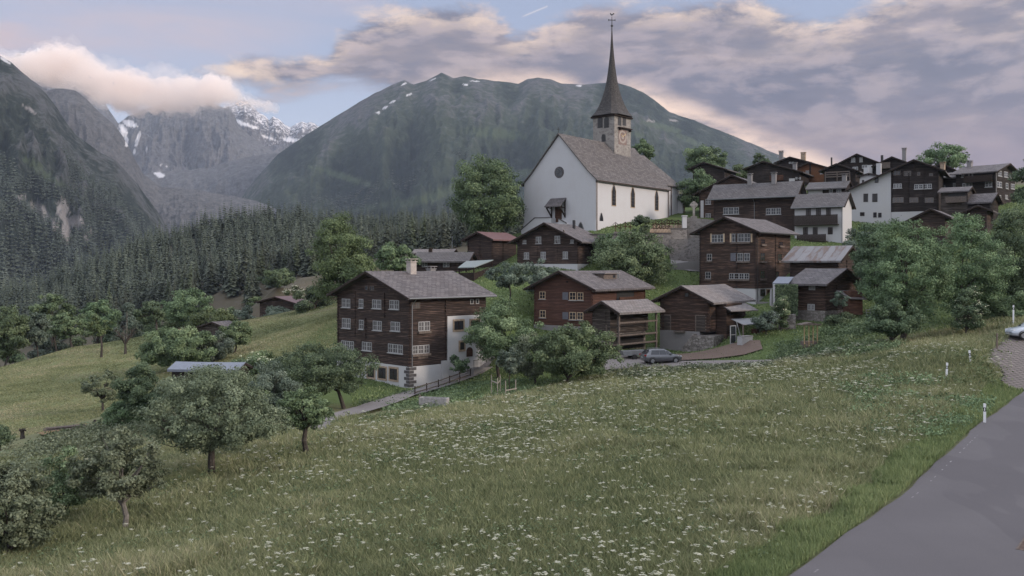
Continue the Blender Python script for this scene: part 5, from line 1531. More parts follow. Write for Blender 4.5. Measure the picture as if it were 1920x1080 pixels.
    wins(h, 'R', Z8, [(1679, 1700, 171, 200), (1711, 1732, 176, 206), (1742, 1750, 196, 222, 1), (1674, 1700, 229, 260), (1721, 1734, 236, 267, 1), (1748, 1768, 241, 269), (1675, 1696, 300, 320), (1718, 1732, 300, 322)], **k)
    t1, zt = h.on('L', *Z8(1510, 202)); t0, zb = h.on('L', *Z8(1656, 224)); h.rail('L', t0, t1, 1.0, zb, zt, 'timber_dark')
    h.gutter('R', 8, 0, .1, .15, .15, 0); h.chimney(h.ta - .5, 6.5, .8, .8)
    h = gab('dark gabled house with a chimney between the wide gable and the corner house', 1798, 1752, 1812, 184, 305, 325, 380, .72)
    h = House('outbuilding', 'dark outbuilding with a pale sheet roof and stone chimney beside the corner house', 'outbuilding', 1797, 176, 52, 1757, -5, 392)
    h.shell('R', 322, 331.5, og=.4, oe=.6, mat='wood_black', z0=-3, roof='slate_light'); h.chimney(h.ta - .8, 3.2, .8, 2.0, 'sandstone')
    wins(h, 'L', Z8, [(1374, 1400, 250, 272), (1440, 1466, 236, 256)], fw=.11)
    # sheds between
    h = House('balcony_shed', 'weathered wooden shed with a plank balcony below the corner house', 'shed', 1814, 156, 54, 1764, -5, 395)
    h.shell('R', 349, 357, og=.4, oe=.9, mat='wood_grey', z0=-3, roof='slate')
    t1, zt = h.on('L', *Z8(1408, 312)); t0, zb = h.on('L', *Z8(1515, 336)); h.rail('L', t0, t1, 1.0, zb, zt, 'timber')
    mb = MB(); t1, zt = h.on('L', *Z8(1415, 292)); t0, zb = h.on('L', *Z8(1505, 310)); h.fb(mb, 'L', t0, t1, -.05, .03, zb, zt); mb.build('loggia', M['metal_dark'], h.o)
    h = House('shed', 'dark shed with broad grey roof in front of the corner house', 'shed', 1856, 154, 45, 1800, 1872, 392)
    h.shell('R', 361, 378, og=.6, oe=.7, mat='wood_black', z0=-3, roof='slate')
    h = gab('half-hidden shed with brown slab roof behind the big leafy tree', 1772, 1702, 1790, 140, 390, 407, 440, .36, th=56, mat='wood_dark', roof='slate', name='shed', cat='shed')
    h = gab('small dark shed peeping out right of the big leafy tree', 1850, 1812, 1862, 146, 384, 394, 420, .4, th=56, mat='wood_dark', roof='slate', name='shed', cat='shed')
    # barn under rusty sheet metal
    h = House('barn', 'dark barn with a rust-streaked sheet-metal roof', 'barn', 1571, 121, 52, 1481, 1603, 543)
    h.shell('R', 460, 488.7, og=.8, oe=1.2, mat='wood_dark', z0=-3, roof='sheet_rusty'); logs_on(h, (), (.5,), -1)
    # lower chalet on dry-stone base
    h = House('log_cabin', 'brown log cabin with paired shutters on a rough stone base', 'cabin', 1547, 108, 42, 1491, 1606, 608)
    zp = h.zc(583)
    MB().box((-.1, -.05, -3), (h.LB, h.LA + .1, zp)).build('stone_base', M['stone_dry'], h.o)
    h.shell('R', 503, 532.7, og=.8, oe=1.0, mat='wood_brown', plinth=zp, roof='slate'); logs_on(h, (), (.35,), zp, 'wood_brown')
    for rct in ((1516.5, 1529, 535, 544), (1514, 1528, 570, 582)):
        h.win('L', (rct[0], rct[2]), (rct[1], rct[3]), n=2, frame='white_paint', fw=.13, glass='curtain_glass')
    zL = lambda x, y: (1420 + x / 7.7125, 520 + y / 7.7125)
    im = (Matrix.Translation(h.C) @ Matrix.Rotation(h.th, 4, 'Z')).inverted()
    def slab(name, q, ds, mat, th=.12):
        c = [im @ P(*a, d) for a, d in zip(q, ds)]; mb = MB(); dn = Vector((0, 0, -th)); mb.poly(c, [(0, 0), (3, 0), (3, 2), (0, 2)]); mb.poly([p + dn for p in c][::-1])
        for i in range(4): mb.poly([c[i], c[(i + 1) % 4], c[(i + 1) % 4] + dn, c[i] + dn])
        return mb.build(name, M[mat], h.o), c
    slab('annex_roof', [zL(218, 82), zL(450, 84), zL(530, -8), zL(300, -10)], [109, 108.5, 113, 113.5], 'sheet_blue')
    a = im @ P(*zL(255, 90), 110); b = im @ P(*zL(545, 100), 109.5); mb = MB(); v = (b - a); nrm = Vector((-v.y, v.x, 0)).normalized() * 4
    z0, z1 = -2.0, a.z - .1; q = [a, b, b + nrm, a + nrm]; mb.prism([(p.x, p.y) for p in q], lambda x, y: (x, y, z0), lambda x, y: (x, y, z1)); mb.build('annex_wall', M['plaster'], h.o)
    slab('lean_to_roof', [zL(1345, 300), zL(1580, 312), zL(1400, 188), zL(1140, 190)], [104.5, 107, 110, 107], 'slate')
    a = im @ P(*zL(1335, 480), 105.0); b = im @ P(*zL(1525, 480), 107.2); c0 = im @ P(*zL(1240, 480), 107.5); mb = MB()
    for A, B in ((a, b), (c0, a)):
        for i in range(14):
            p, q = A.lerp(B, i / 14), A.lerp(B, (i + .88) / 14); mb.poly([(p.x, p.y, p.z - .5), (q.x, q.y, q.z - .5), (q.x, q.y, p.z + 2.3), (p.x, p.y, p.z + 2.3)])
    w = mb.build('lean_to_wall', M['plank_red'], h.o, fix=False); w.modifiers.new('thickness', 'SOLIDIFY').thickness = .06
    # hut up behind the church
    h = gab('dark hut on its own among trees, right behind the church', 1358, 1299, 1372, 210, 303, 317, 340, .62, name='hut', cat='hut')
    # huts on the far meadow edge
    h = gab('old hut with a reddish tin roof at the forest edge, beside the white-flowering bush', 561, 487, 575, 200, 556, 571, 608, .56, th=66, mat='wood_dark', roof='sheet_red', name='hut', cat='hut', LB=4.5)
    h = gab('tumbledown hut half hidden by bushes on the left meadow', 432, 370, 440, 150, 603, 617, 653, .5, th=66, mat='wood_grey', roof='slate', name='hut', cat='hut', LB=3.2, oe=.5, og=.5)
    h = House('shed', 'long shed with a blue-grey metal roof behind the large apple tree', 'shed', 447, 84, 84, 322, -2.4, 745)
    h.shell('R', 679, 694, og=.2, oe=.5, mat='wood_grey', z0=-2, roof='sheet_blue')


build_big_house()
build_church()
build_houses()
build_houses_right()
# ------------------------------------------------------------------ plants
def quads(pos, nrm, ln, wd, rg):
    """small leaf-shaped quads: pos (n,3), nrm (n,3), lengths, widths"""
    n = len(pos); nrm = nrm / (np.linalg.norm(nrm, axis=1, keepdims=True) + 1e-9)
    a = np.cross(nrm, rg.normal(size=(n, 3))); a /= np.linalg.norm(a, axis=1, keepdims=True) + 1e-9
    b = np.cross(nrm, a); L = np.reshape(ln, (-1, 1)) * .5; Wd = np.reshape(wd, (-1, 1)) * .5
    V = np.stack([pos - a * L, pos + b * Wd + a * L * .1, pos + a * L, pos - b * Wd + a * L * .1], 1).reshape(-1, 3)
    return V, np.arange(n * 4).reshape(n, 4)


def crown_arrays(rad, leaf, rg, nclump=60, cr=.30, cover=1.6, shell=.45, low=.75, cap=30000, gap=0.0):
    """a crown about the origin with radii rad: foliage clumps of different size, tone and spacing"""
    rx, ry, rz = rad
    d = rg.normal(size=(nclump, 3)); d /= np.linalg.norm(d, axis=1, keepdims=True)
    d[:, 2] = np.where(d[:, 2] < 0, d[:, 2] * low, d[:, 2])
    rr = (shell + (1 - shell) * rg.random(nclump) ** .6) * rg.uniform(.80, 1.06, nclump)
    C = d * rr[:, None] * np.array([rx, ry, rz])
    cs = cr * (rx * ry * rz) ** (1 / 3) * rg.uniform(.55, 1.25, nclump)
    area = 4 * math.pi * ((rx * ry) ** 1.6 / 3 + (rx * rz) ** 1.6 / 3 + (ry * rz) ** 1.6 / 3) ** (1 / 1.6)
    n = int(min(cap, cover * area / (.33 * leaf * leaf)))
    w = cs ** 2; w /= w.sum(); k = rg.choice(nclump, n, p=w)
    e = rg.normal(size=(n, 3)); e /= np.linalg.norm(e, axis=1, keepdims=True)
    r_ = rg.random(n) ** .45
    pos = C[k] + e * (r_ * cs[k])[:, None] * np.array([1.15, 1.15, .8])
    nr = e * .7 + d[k] * .5 + rg.normal(size=(n, 3)) * .55 + np.array([0, 0, .35])
    ct = rg.normal(.46, .15, nclump)
    t = np.clip(ct[k] + rg.normal(0, .14, n), 0, 1)
    s = leaf * rg.uniform(.6, 1.35, n)
    V, Fc = quads(pos, nr, s * 1.25, s * .8, rg)
    return V, Fc, np.repeat(t, 4), C, cs


def limbs(mb, base, fork, C, rg, r0, n=12, k=6):
    fork = Vector(fork); base = Vector(base)
    mid = base.lerp(fork, .5) + Vector((rg.normal() * .08, rg.normal() * .08, 0)) * (fork - base).length
    mb.tube([base - Vector((0, 0, .3)), base + (mid - base) * .12, mid, fork], [r0 * 1.45, r0 * 1.08, r0 * .9, r0 * .72], 8)
    idx = rg.choice(len(C), min(n, len(C)), replace=False)
    for i in idx:
        e = Vector(C[i]); s = fork + (base - fork) * rg.uniform(0, .25); v = e - s
        m1 = s + v * .35 + Vector((0, 0, rg.uniform(.02, .16) * v.length)); m2 = s + v * .7 + Vector(rg.normal(size=3)) * .06 * v.length
        q = r0 * rg.uniform(.28, .5)
        mb.tube([s, m1, m2, e], [q, q * .7, q * .42, q * .14], k)


LF = dict(g='leaf_grey', m='leaf_mid', d='leaf_dark', l='leaf_light', b='leaf_bluish')


def tree(name, label, base, d, box, mat='m', cat='tree', group=None, seed=0, trunk=None, bark='bark', bush=False, blossom=0, limbs_n=12, leaf_k=1.0, **kw):
    rg = np.random.default_rng(seed + int(base[0] * 7 + d))
    b = gpt(base[0], d)
    x0, x1, y0, y1 = box; m_ = d / F
    cx = ((x0 + x1) / 2 - 960) * m_; zt = (YH - y0) * m_; zb = (YH - y1) * m_
    rx = (x1 - x0) / 2 * m_; rz = (zt - zb) / 2
    if bush and zb > b.z - .2: zb = min(zb, b.z); rz = (zt - zb) / 2
    c = Vector((cx - b.x, 0, (zt + zb) / 2 - b.z))
    leaf = max(.105, d * .00165) * leaf_k
    V, Fc, t, C, cs = crown_arrays((rx, rx * .9, rz), leaf, rg, **kw)
    V = V + np.array(c); C = C + np.array(c)
    o = empty(name, b, 0, label, cat, group)
    me = np_mesh('crown', V, Fc, t); cr = link('crown' if not bush else 'foliage', me, M[LF[mat]], o)
    if blossom:
        n = blossom; k = rg.choice(len(C), n); e = rg.normal(size=(n, 3)); e[:, 2] = np.abs(e[:, 2]); e[:, 1] = -np.abs(e[:, 1]); e /= np.linalg.norm(e, axis=1, keepdims=True)
        pos = C[k] + e * cs[k][:, None] * 1.02
        nn = rg.integers(5, 9, n); pos = np.repeat(pos, nn, 0); pos = pos + rg.normal(size=pos.shape) * leaf * .7 * np.array([1, 1, .35])
        Vb, Fb = quads(pos, np.tile([0, -.3, 1.0], (len(pos), 1)) + rg.normal(size=pos.shape) * .3, np.full(len(pos), leaf * .9), np.full(len(pos), leaf * .8), rg)
        link('blossom', np_mesh('blossom', Vb, Fb, np.repeat(rg.random(len(pos)), 4)), M['blossom'], o)
    r0 = trunk or max(.07, rx * .055)
    mb = MB(); fork = c + Vector((-.65 * c.x, 0, -rz * (.55 if not bush else .75)))
    if fork.z < .15 * rz: fork.z = .15 * rz
    limbs(mb, (0, 0, 0), fork, C, rg, r0, limbs_n)
    mb.build('trunk' if not bush else 'stem', M[bark], o, smooth=True, fix=False)
    return o


def bare_tree(name, label, base, d, box, seed, group=None):
    rg = np.random.default_rng(seed); b = gpt(base[0], d); m_ = d / F; x0, x1, y0, y1 = box
    o = empty(name, b, 0, label, 'tree', group); top = (YH - y0) * m_ - b.z; fz = (YH - y1) * m_ - b.z
    mb = MB(); fork = Vector((0, 0, max(.4, fz)))
    mb.tube([(0, 0, -.3), (.02, 0, fork.z * .5), fork], [.30, .2, .17], 8); mb.build('trunk', M['bark'], o, smooth=True, fix=False)
    mb = MB(); rx = (x1 - x0) / 2 * m_
    for i in range(9):
        a = i * 2 * math.pi / 9 + rg.normal() * .3; e = Vector((math.cos(a) * rx * rg.uniform(.6, 1), math.sin(a) * rx * .6, fork.z + (top - fork.z) * rg.uniform(.5, 1)))
        p = fork.lerp(e, .45) + Vector((0, 0, .3)); mb.tube([fork - Vector((0, 0, .1)), p, e], [.17, .10, .03], 5)
        for j in range(4):
            s = p.lerp(e, rg.uniform(0, .9)); v = Vector(rg.normal(size=3)) * rx * .28; v.z = abs(v.z); mb.tube([s, s + v * .6, s + v], [.06, .04, .02], 4)
    mb.build('branch', M['bark'], o, smooth=True, fix=False); return o


T = tree
T('apple_tree', 'spreading grey-green apple tree with forked trunk, largest tree standing in the flower meadow', (397, 890), 51, (258, 538, 684, 872), 'g', seed=1, trunk=.22, nclump=300, cr=.135, cover=1.35, cap=42000, shell=.35, limbs_n=30, low=.7)
T('apple_tree', 'fruit tree with a pale bare lower trunk at the bottom left edge of the meadow', (233, 1003), 41, (126, 310, 808, 968), 'g', seed=2, trunk=.14, bark='bark_pale', nclump=170, cr=.14, cover=1.0, shell=.35, limbs_n=20)
T('shrub', 'large rounded shrub filling the lower left corner in front of the pale-trunked fruit tree', (20, 1050), 38, (-90, 112, 862, 1060), 'g', cat='shrub', seed=3, bush=True, nclump=190, cr=.145, cover=1.2, shell=.4)
T('shrub', 'straggly shrub with visible twigs between the corner shrub and the pale-trunked fruit tree', (120, 1000), 44, (60, 180, 838, 985), 'm', cat='shrub', seed=4, bush=True, nclump=70, cr=.2, cover=.9, shell=.4)
T('apple_tree', 'small fruit tree with a dark forked trunk, standing alone near the end of the path', (575, 852), 55, (520, 624, 722, 818), 'm', seed=5, trunk=.17, nclump=120, cr=.16, cover=1.25, shell=.4, limbs_n=14)
T('cherry_tree', 'broad dark leafy tree in front of the tall house hiding part of its white basement', (645, 767), 85, (494, 714, 640, 748), 'd', seed=6, trunk=.19, nclump=240, cr=.14, cover=1.35, shell=.35, limbs_n=22)
T('shrub', 'grey-green bush between the large apple tree and the dark tree by the house', (510, 780), 68, (462, 560, 672, 800), 'b', cat='shrub', seed=7, bush=True, nclump=70, cr=.24, cover=1.3)
T('cherry_tree', 'leafy green tree at the right end of the tall house, covering its door', (935, 702), 100, (868, 1012, 562, 694), 'm', seed=8, trunk=.18, nclump=100, cr=.22, cover=1.5)
T('shrub', 'big rounded light green bush below the reddish chalet', (1060, 724), 91, (990, 1166, 606, 722), 'm', cat='shrub', seed=9, bush=True, nclump=170, cr=.16, cover=1.5, leaf_k=1.1)
T('shrub', 'pale green drooping bush left of the big rounded bush', (1005, 722), 93.5, (955, 1035, 626, 718), 'g', cat='shrub', seed=10, bush=True, nclump=60, cr=.26, cover=1.4)
T('young_tree', 'slim silvery young tree inside the wooden stake guard', (956, 724), 88.6, (930, 984, 652, 708), 'b', seed=11, trunk=.05, nclump=40, cr=.24, cover=1.3)
T('maple_tree', 'tall light green tree behind the roof of the tall house', (645, 600), 150, (578, 706, 396, 588), 'l', seed=12, trunk=.4, nclump=130, cr=.21, cover=1.7, shell=.4)
T('maple_tree', 'round dark-green tree peeping over the tall house roof beside the clay chimney', (745, 520), 142, (702, 784, 456, 518), 'm', seed=13, nclump=70, cr=.26, cover=1.7)
T('linden_tree', 'huge dense domed linden tree left of the church', (915, 456), 168, (846, 984, 284, 462), 'm', seed=14, trunk=.6, nclump=190, cr=.19, cover=2.0, shell=.55, cap=40000)
T('walnut_tree', 'broad bright green tree in front of the churchyard wall', (1180, 535), 134, (1102, 1264, 430, 556), 'm', seed=15, nclump=120, cr=.2, cover=1.6)
T('young_tree', 'narrow upright tree tip rising in front of the white church side wall', (1201, 470), 137, (1186, 1216, 386, 474), 'd', seed=16, nclump=30, cr=.34, cover=1.3, trunk=.12)
T('shrub', 'low hedge-like bush along the churchyard wall foot behind the broad green tree', (1150, 455), 141, (1115, 1190, 432, 466), 'm', cat='shrub', seed=17, bush=True, nclump=40, cr=.3)
T('apple_tree', 'small pale-leaved fruit tree on the lawn right of the tall house', (955, 559), 118, (906, 1002, 494, 544), 'b', seed=18, trunk=.11, nclump=50, cr=.23, cover=1.0)
T('shrub', 'pale bush in front of the brown church chalet', (1012, 535), 124, (975, 1052, 488, 536), 'b', cat='shrub', seed=19, bush=True, nclump=45, cr=.27, cover=1.2)
T('ash_tree', 'big leafy tree right of the log cabin, tallest at the village edge', (1690, 640), 88, (1622, 1790, 402, 636), 'm', seed=20, trunk=.28, nclump=260, cr=.14, cover=1.5, shell=.4, cap=40000)
T('ash_tree', 'darker leafy tree adjoining the big leafy tree on its right', (1795, 628), 92, (1735, 1890, 392, 620), 'm', seed=21, trunk=.25, nclump=210, cr=.15, cover=1.5, shell=.4)
T('shrub', 'leafy bush below the white gabled house, left of the big leafy tree', (1640, 540), 108, (1600, 1700, 408, 540), 'd', cat='shrub', seed=22, bush=True, nclump=80, cr=.22, cover=1.4)
T('shrub', 'dense low bush at the foot of the big leafy tree', (1668, 640), 84, (1628, 1730, 560, 648), 'd', cat='shrub', seed=222, bush=True, nclump=60, cr=.25, cover=1.4)
T('elder_bush', 'elder bush with creamy white flower heads under the darker leafy tree', (1810, 610), 84, (1778, 1850, 535, 615), 'd', cat='shrub', seed=23, bush=True, nclump=50, cr=.27, blossom=60)
T('ash_tree', 'dark leafy tree at the right edge above the parked silver car', (1895, 585), 100, (1832, 1970, 378, 600), 'd', seed=24, trunk=.25, nclump=130, cr=.2, cover=1.4)
T('shrub', 'bush at the right edge just behind the parked silver car', (1890, 612), 92, (1830, 1960, 540, 622), 'm', cat='shrub', seed=25, bush=True, nclump=70, cr=.24)
T('maple_tree', 'round tree standing against the sky above the village roofs', (1775, 335), 232, (1727, 1817, 268, 328), 'm', seed=26, nclump=80, cr=.24, cover=1.1)
T('maple_tree', 'dark tree at the right edge against the sky beside the corner house', (1925, 400), 150, (1899, 1970, 288, 410), 'd', seed=27, nclump=70, cr=.26)
T('maple_tree', 'green tree behind the lone dark hut near the church', (1318, 335), 252, (1278, 1363, 272, 334), 'm', seed=28, nclump=80, cr=.24, cover=1.5)
T('maple_tree', 'small dark tree top above the dark chalet of the upper row', (1427, 325), 245, (1408, 1442, 288, 322), 'd', seed=29, nclump=30, cr=.32)
T('shrub', 'yellowish green bush right of the lone dark hut', (1385, 345), 226, (1358, 1416, 310, 350), 'l', cat='shrub', seed=30, bush=True, nclump=40, cr=.28)
T('shrub', 'tall bushes between the church choir and the long-roofed house', (1300, 400), 186, (1268, 1346, 322, 402), 'm', cat='shrub', seed=31, bush=True, nclump=70, cr=.24)
T('maple_tree', 'tree half hidden by the church roof, right of the tower', (1205, 310), 200, (1182, 1228, 262, 312), 'm', seed=32, nclump=40, cr=.28)
T('shrub', 'pale flowering bush at the corner of the white balcony house', (1606, 470), 132, (1578, 1640, 425, 490), 'b', cat='shrub', seed=33, bush=True, nclump=45, cr=.27)
T('shrub', 'bush growing right of the rusty-roofed barn', (1630, 540), 118, (1600, 1665, 462, 545), 'd', cat='shrub', seed=34, bush=True, nclump=60, cr=.25)
# on the left field and along its edge
for i, (px, d, y0, y1, w, mt, lab) in enumerate(((10, 205, 600, 690, 90, 'd', 'dark thicket at the far left edge below the forest'), (85, 215, 590, 665, 80, 'b', 'thicket behind the tall round tree at the valley edge'), (150, 220, 580, 655, 70, 'm', 'thicket behind the round low-branched tree'), (215, 222, 575, 640, 80, 'd', 'thicket behind the dead tree at the valley edge'), (280, 218, 560, 630, 80, 'm', 'thicket behind the tree beside the thin pole'), (335, 214, 565, 628, 70, 'l', 'bright thicket in front of the largest field-edge tree'), (420, 215, 560, 625, 60, 'm', 'thicket right of the largest field-edge tree'), (455, 212, 575, 630, 60, 'b', 'grey-green thicket left of the far tin-roofed hut'))):
    T('shrub', lab, (px, 640), d, (px - w / 2, px + w / 2, y0, y1), mt, cat='shrub', seed=300 + i, bush=True, nclump=60, cr=.24, limbs_n=6)
T('apple_tree', 'round low-branched tree on the mown field, left of the two half-dead ones', (135, 650), 170, (93, 160, 580, 642), 'm', seed=40, nclump=70, cr=.22, cover=1.3, trunk=.22)
T('apple_tree', 'thin half-dead tree with a forked trunk on the mown field', (190, 668), 155, (160, 208, 586, 636), 'l', seed=41, nclump=32, cr=.22, cover=.9, trunk=.2)
bare_tree('dead_tree', 'leafless dead tree with forked branches on the mown field', (235, 666), 157, (212, 262, 612, 644), 42)
T('apple_tree', 'tree at the back of the mown field beside the thin pole', (300, 626), 184, (250, 308, 564, 612), 'd', seed=43, nclump=60, cr=.24, trunk=.24)
T('ash_tree', 'tall round tree at the valley edge of the mown field', (98, 640), 196, (60, 136, 545, 640), 'm', seed=44, nclump=80, cr=.22)
T('ash_tree', 'big tree at the far left edge of the mown field', (20, 670), 178, (-30, 50, 574, 690), 'm', seed=45, nclump=90, cr=.22)
T('ash_tree', 'tree between the far left tree and the tall round tree at the field edge', (70, 655), 182, (42, 94, 582, 660), 'b', seed=46, nclump=60, cr=.25)
T('ash_tree', 'pair-crowned tree behind the thin half-dead tree', (185, 640), 205, (148, 222, 558, 640), 'm', seed=47, nclump=80, cr=.22)
T('shrub', 'brownish bush behind the dead tree at the field edge', (240, 640), 200, (214, 268, 566, 622), 'b', cat='shrub', seed=48, bush=True, nclump=50, cr=.26)
T('ash_tree', 'largest dark leafy tree at the field edge below the conifer forest', (352, 625), 205, (302, 400, 538, 622), 'm', seed=49, nclump=110, cr=.2)
T('apple_tree', 'small gnarled tree with sparse leaves on the slope of the mown field', (193, 770), 101, (154, 224, 690, 760), 'g', seed=50, nclump=34, cr=.2, cover=.7, trunk=.14, limbs_n=22)
T('apple_tree', 'small tree with a straight trunk in front of the tumbledown hut', (440, 674), 138, (416, 476, 596, 656), 'm', seed=51, nclump=50, cr=.24, trunk=.14)
T('shrub', 'spreading bushes left of the tumbledown hut', (345, 690), 128, (262, 412, 612, 692), 'm', cat='shrub', seed=52, bush=True, nclump=90, cr=.2)
T('shrub', 'bush in front of the tumbledown hut', (400, 680), 132, (372, 440, 622, 682), 'b', cat='shrub', seed=53, bush=True, nclump=50, cr=.25)
T('shrub', 'light green bushes behind the tumbledown hut', (400, 640), 170, (352, 436, 572, 640), 'l', cat='shrub', seed=54, bush=True, nclump=60, cr=.24)
T('shrub', 'very dark bush left of the blue-grey shed', (262, 765), 79, (218, 318, 680, 778), 'd', cat='shrub', seed=55, bush=True, nclump=60, cr=.24, cover=1.6)
T('shrub', 'fresh green bush at the lower edge of the mown field below the very dark bush', (235, 805), 80, (196, 300, 738, 812), 'm', cat='shrub', seed=56, bush=True, nclump=60, cr=.24)
T('shrub', 'tangled grey-green bushes hiding the wall of the blue-roofed shed', (390, 770), 76, (300, 500, 688, 775), 'g', cat='shrub', seed=571, bush=True, nclump=80, cr=.22, cover=1.2)
T('elder_bush', 'flowering elder bush with creamy heads behind the large apple tree', (492, 745), 92, (436, 548, 655, 748), 'm', cat='shrub', seed=57, bush=True, nclump=70, cr=.23, blossom=150)
T('elder_bush', 'creamy flowering elder bush beside the reddish tin roof of the far hut', (552, 590), 212, (525, 580, 538, 592), 'l', cat='shrub', seed=58, bush=True, nclump=50, cr=.25, blossom=260)
T('shrub', 'dark bushes on the slope left of the tall house', (590, 612), 176, (548, 632, 536, 612), 'd', cat='shrub', seed=59, bush=True, nclump=70, cr=.22)
T('shrub', 'small bushes in front of the far hut with the tin roof', (520, 615), 186, (488, 556, 572, 616), 'b', cat='shrub', seed=60, bush=True, nclump=50, cr=.25)
T('shrub', 'leaning dark bush at the left edge where the mown field ends', (2, 838), 76, (-26, 22, 794, 840), 'd', cat='shrub', seed=61, bush=True, nclump=30, cr=.3)
bare_tree('tree_stump', 'short dead stump with one bent branch at the field edge', (42, 828), 84, (30, 46, 806, 818), 62)
T('young_tree', 'young staked tree beside the sloping path below the white wall', (860, 704), 99, (842, 880, 660, 704), 'd', seed=63, trunk=.04, nclump=26, cr=.28, cover=1.1)
T('young_tree', 'young tree in front of the cabin lean-to', (1575, 598), 103, (1562, 1590, 543, 580), 'b', seed=64, trunk=.04, nclump=22, cr=.3, cover=1.0)
T('shrub', 'rose bush with pale flowers at the corner of the ivy-grown annex', (1463, 598), 105, (1448, 1482, 553, 598), 'm', cat='shrub', seed=65, bush=True, nclump=30, cr=.3, blossom=14)
T('shrub', 'dark clipped bushes along the foot of the log cabin', (1578, 612), 103, (1545, 1612, 588, 614), 'd', cat='shrub', seed=66, bush=True, nclump=50, cr=.3)
T('hedge', 'low pale clipped hedge between the big barn and the annex', (1437, 600), 104, (1414, 1460, 585, 600), 'b', cat='hedge', seed=67, bush=True, nclump=40, cr=.34)
for i, (a, b, y0, lab) in enumerate(((52, 88, 826, 'dark scrub at the lower edge of the mown field, just right of the stump'), (82, 122, 814, 'dark scrub behind the orange stubble patch at the field edge'), (116, 160, 802, 'dark scrub right of the orange stubble patch'), (150, 205, 790, 'green scrub joining the field-edge scrub to the fresh green bush'))):
    T('shrub', lab, ((a + b) / 2, 838), 90, (a, b, y0, 845), 'dddm'[i], cat='shrub', seed=70 + i, bush=True, nclump=30, cr=.3)
for i, (px, d, w, h_, mt, lab) in enumerate(((470, 262, 60, 32, 'b', 'brownish scrub on the bare slope left of the far tin-roofed hut'), (430, 300, 46, 26, 'm', 'low scrub at the foot of the conifers above the field'), (520, 300, 70, 36, 'm', 'scrub on the stony slope right below the conifers'), (585, 290, 60, 50, 'd', 'tall scrub behind the flowering elder at the forest edge'), (480, 330, 40, 22, 'l', 'yellowish scrub patch on the stony slope'), (735, 270, 60, 60, 'm', 'green scrub between the light green tree and the grey cottage'), (815, 262, 70, 40, 'm', 'scrub in front of the conifers left of the linden'))):
    gy = YH - gpt(px, d).z / d * F
    T('shrub', lab, (px, gy), d, (px - w / 2, px + w / 2, gy - h_, gy + 2), mt, cat='shrub', seed=80 + i, bush=True, nclump=40, cr=.27, leaf_k=.9)


# ------------------------------------------------------------------ conifers on the wooded hill
def conifer_arrays(rg, h=1.0, whorls=20, per=8, wide=.17):
    P_, N_, L_, W_ = [], [], [], []
    V, Fc, t = [], [], []
    for i in range(whorls):
        u = i / (whorls - 1); z = h * (.10 + .88 * u); r = h * wide * (1 - u) ** .85 * rg.uniform(.75, 1.15) + h * .008
        for j in range(per):
            a = 2 * math.pi * (j + rg.random()) / per; rr = r * rg.uniform(.6, 1.15)
            ca, sa = math.cos(a), math.sin(a); dr = -rr * rg.uniform(.25, .6); w = rr * .42
            k = len(V)
            V += [(0, 0, z + .02 * h), (ca * rr * .55 - sa * w, sa * rr * .55 + ca * w, z + dr * .35), (ca * rr, sa * rr, z + dr), (ca * rr * .55 + sa * w, sa * rr * .55 - ca * w, z + dr * .35)]
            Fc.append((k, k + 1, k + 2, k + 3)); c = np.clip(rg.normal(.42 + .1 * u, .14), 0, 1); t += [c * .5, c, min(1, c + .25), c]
    return np.array(V), np.array(Fc), np.array(t)


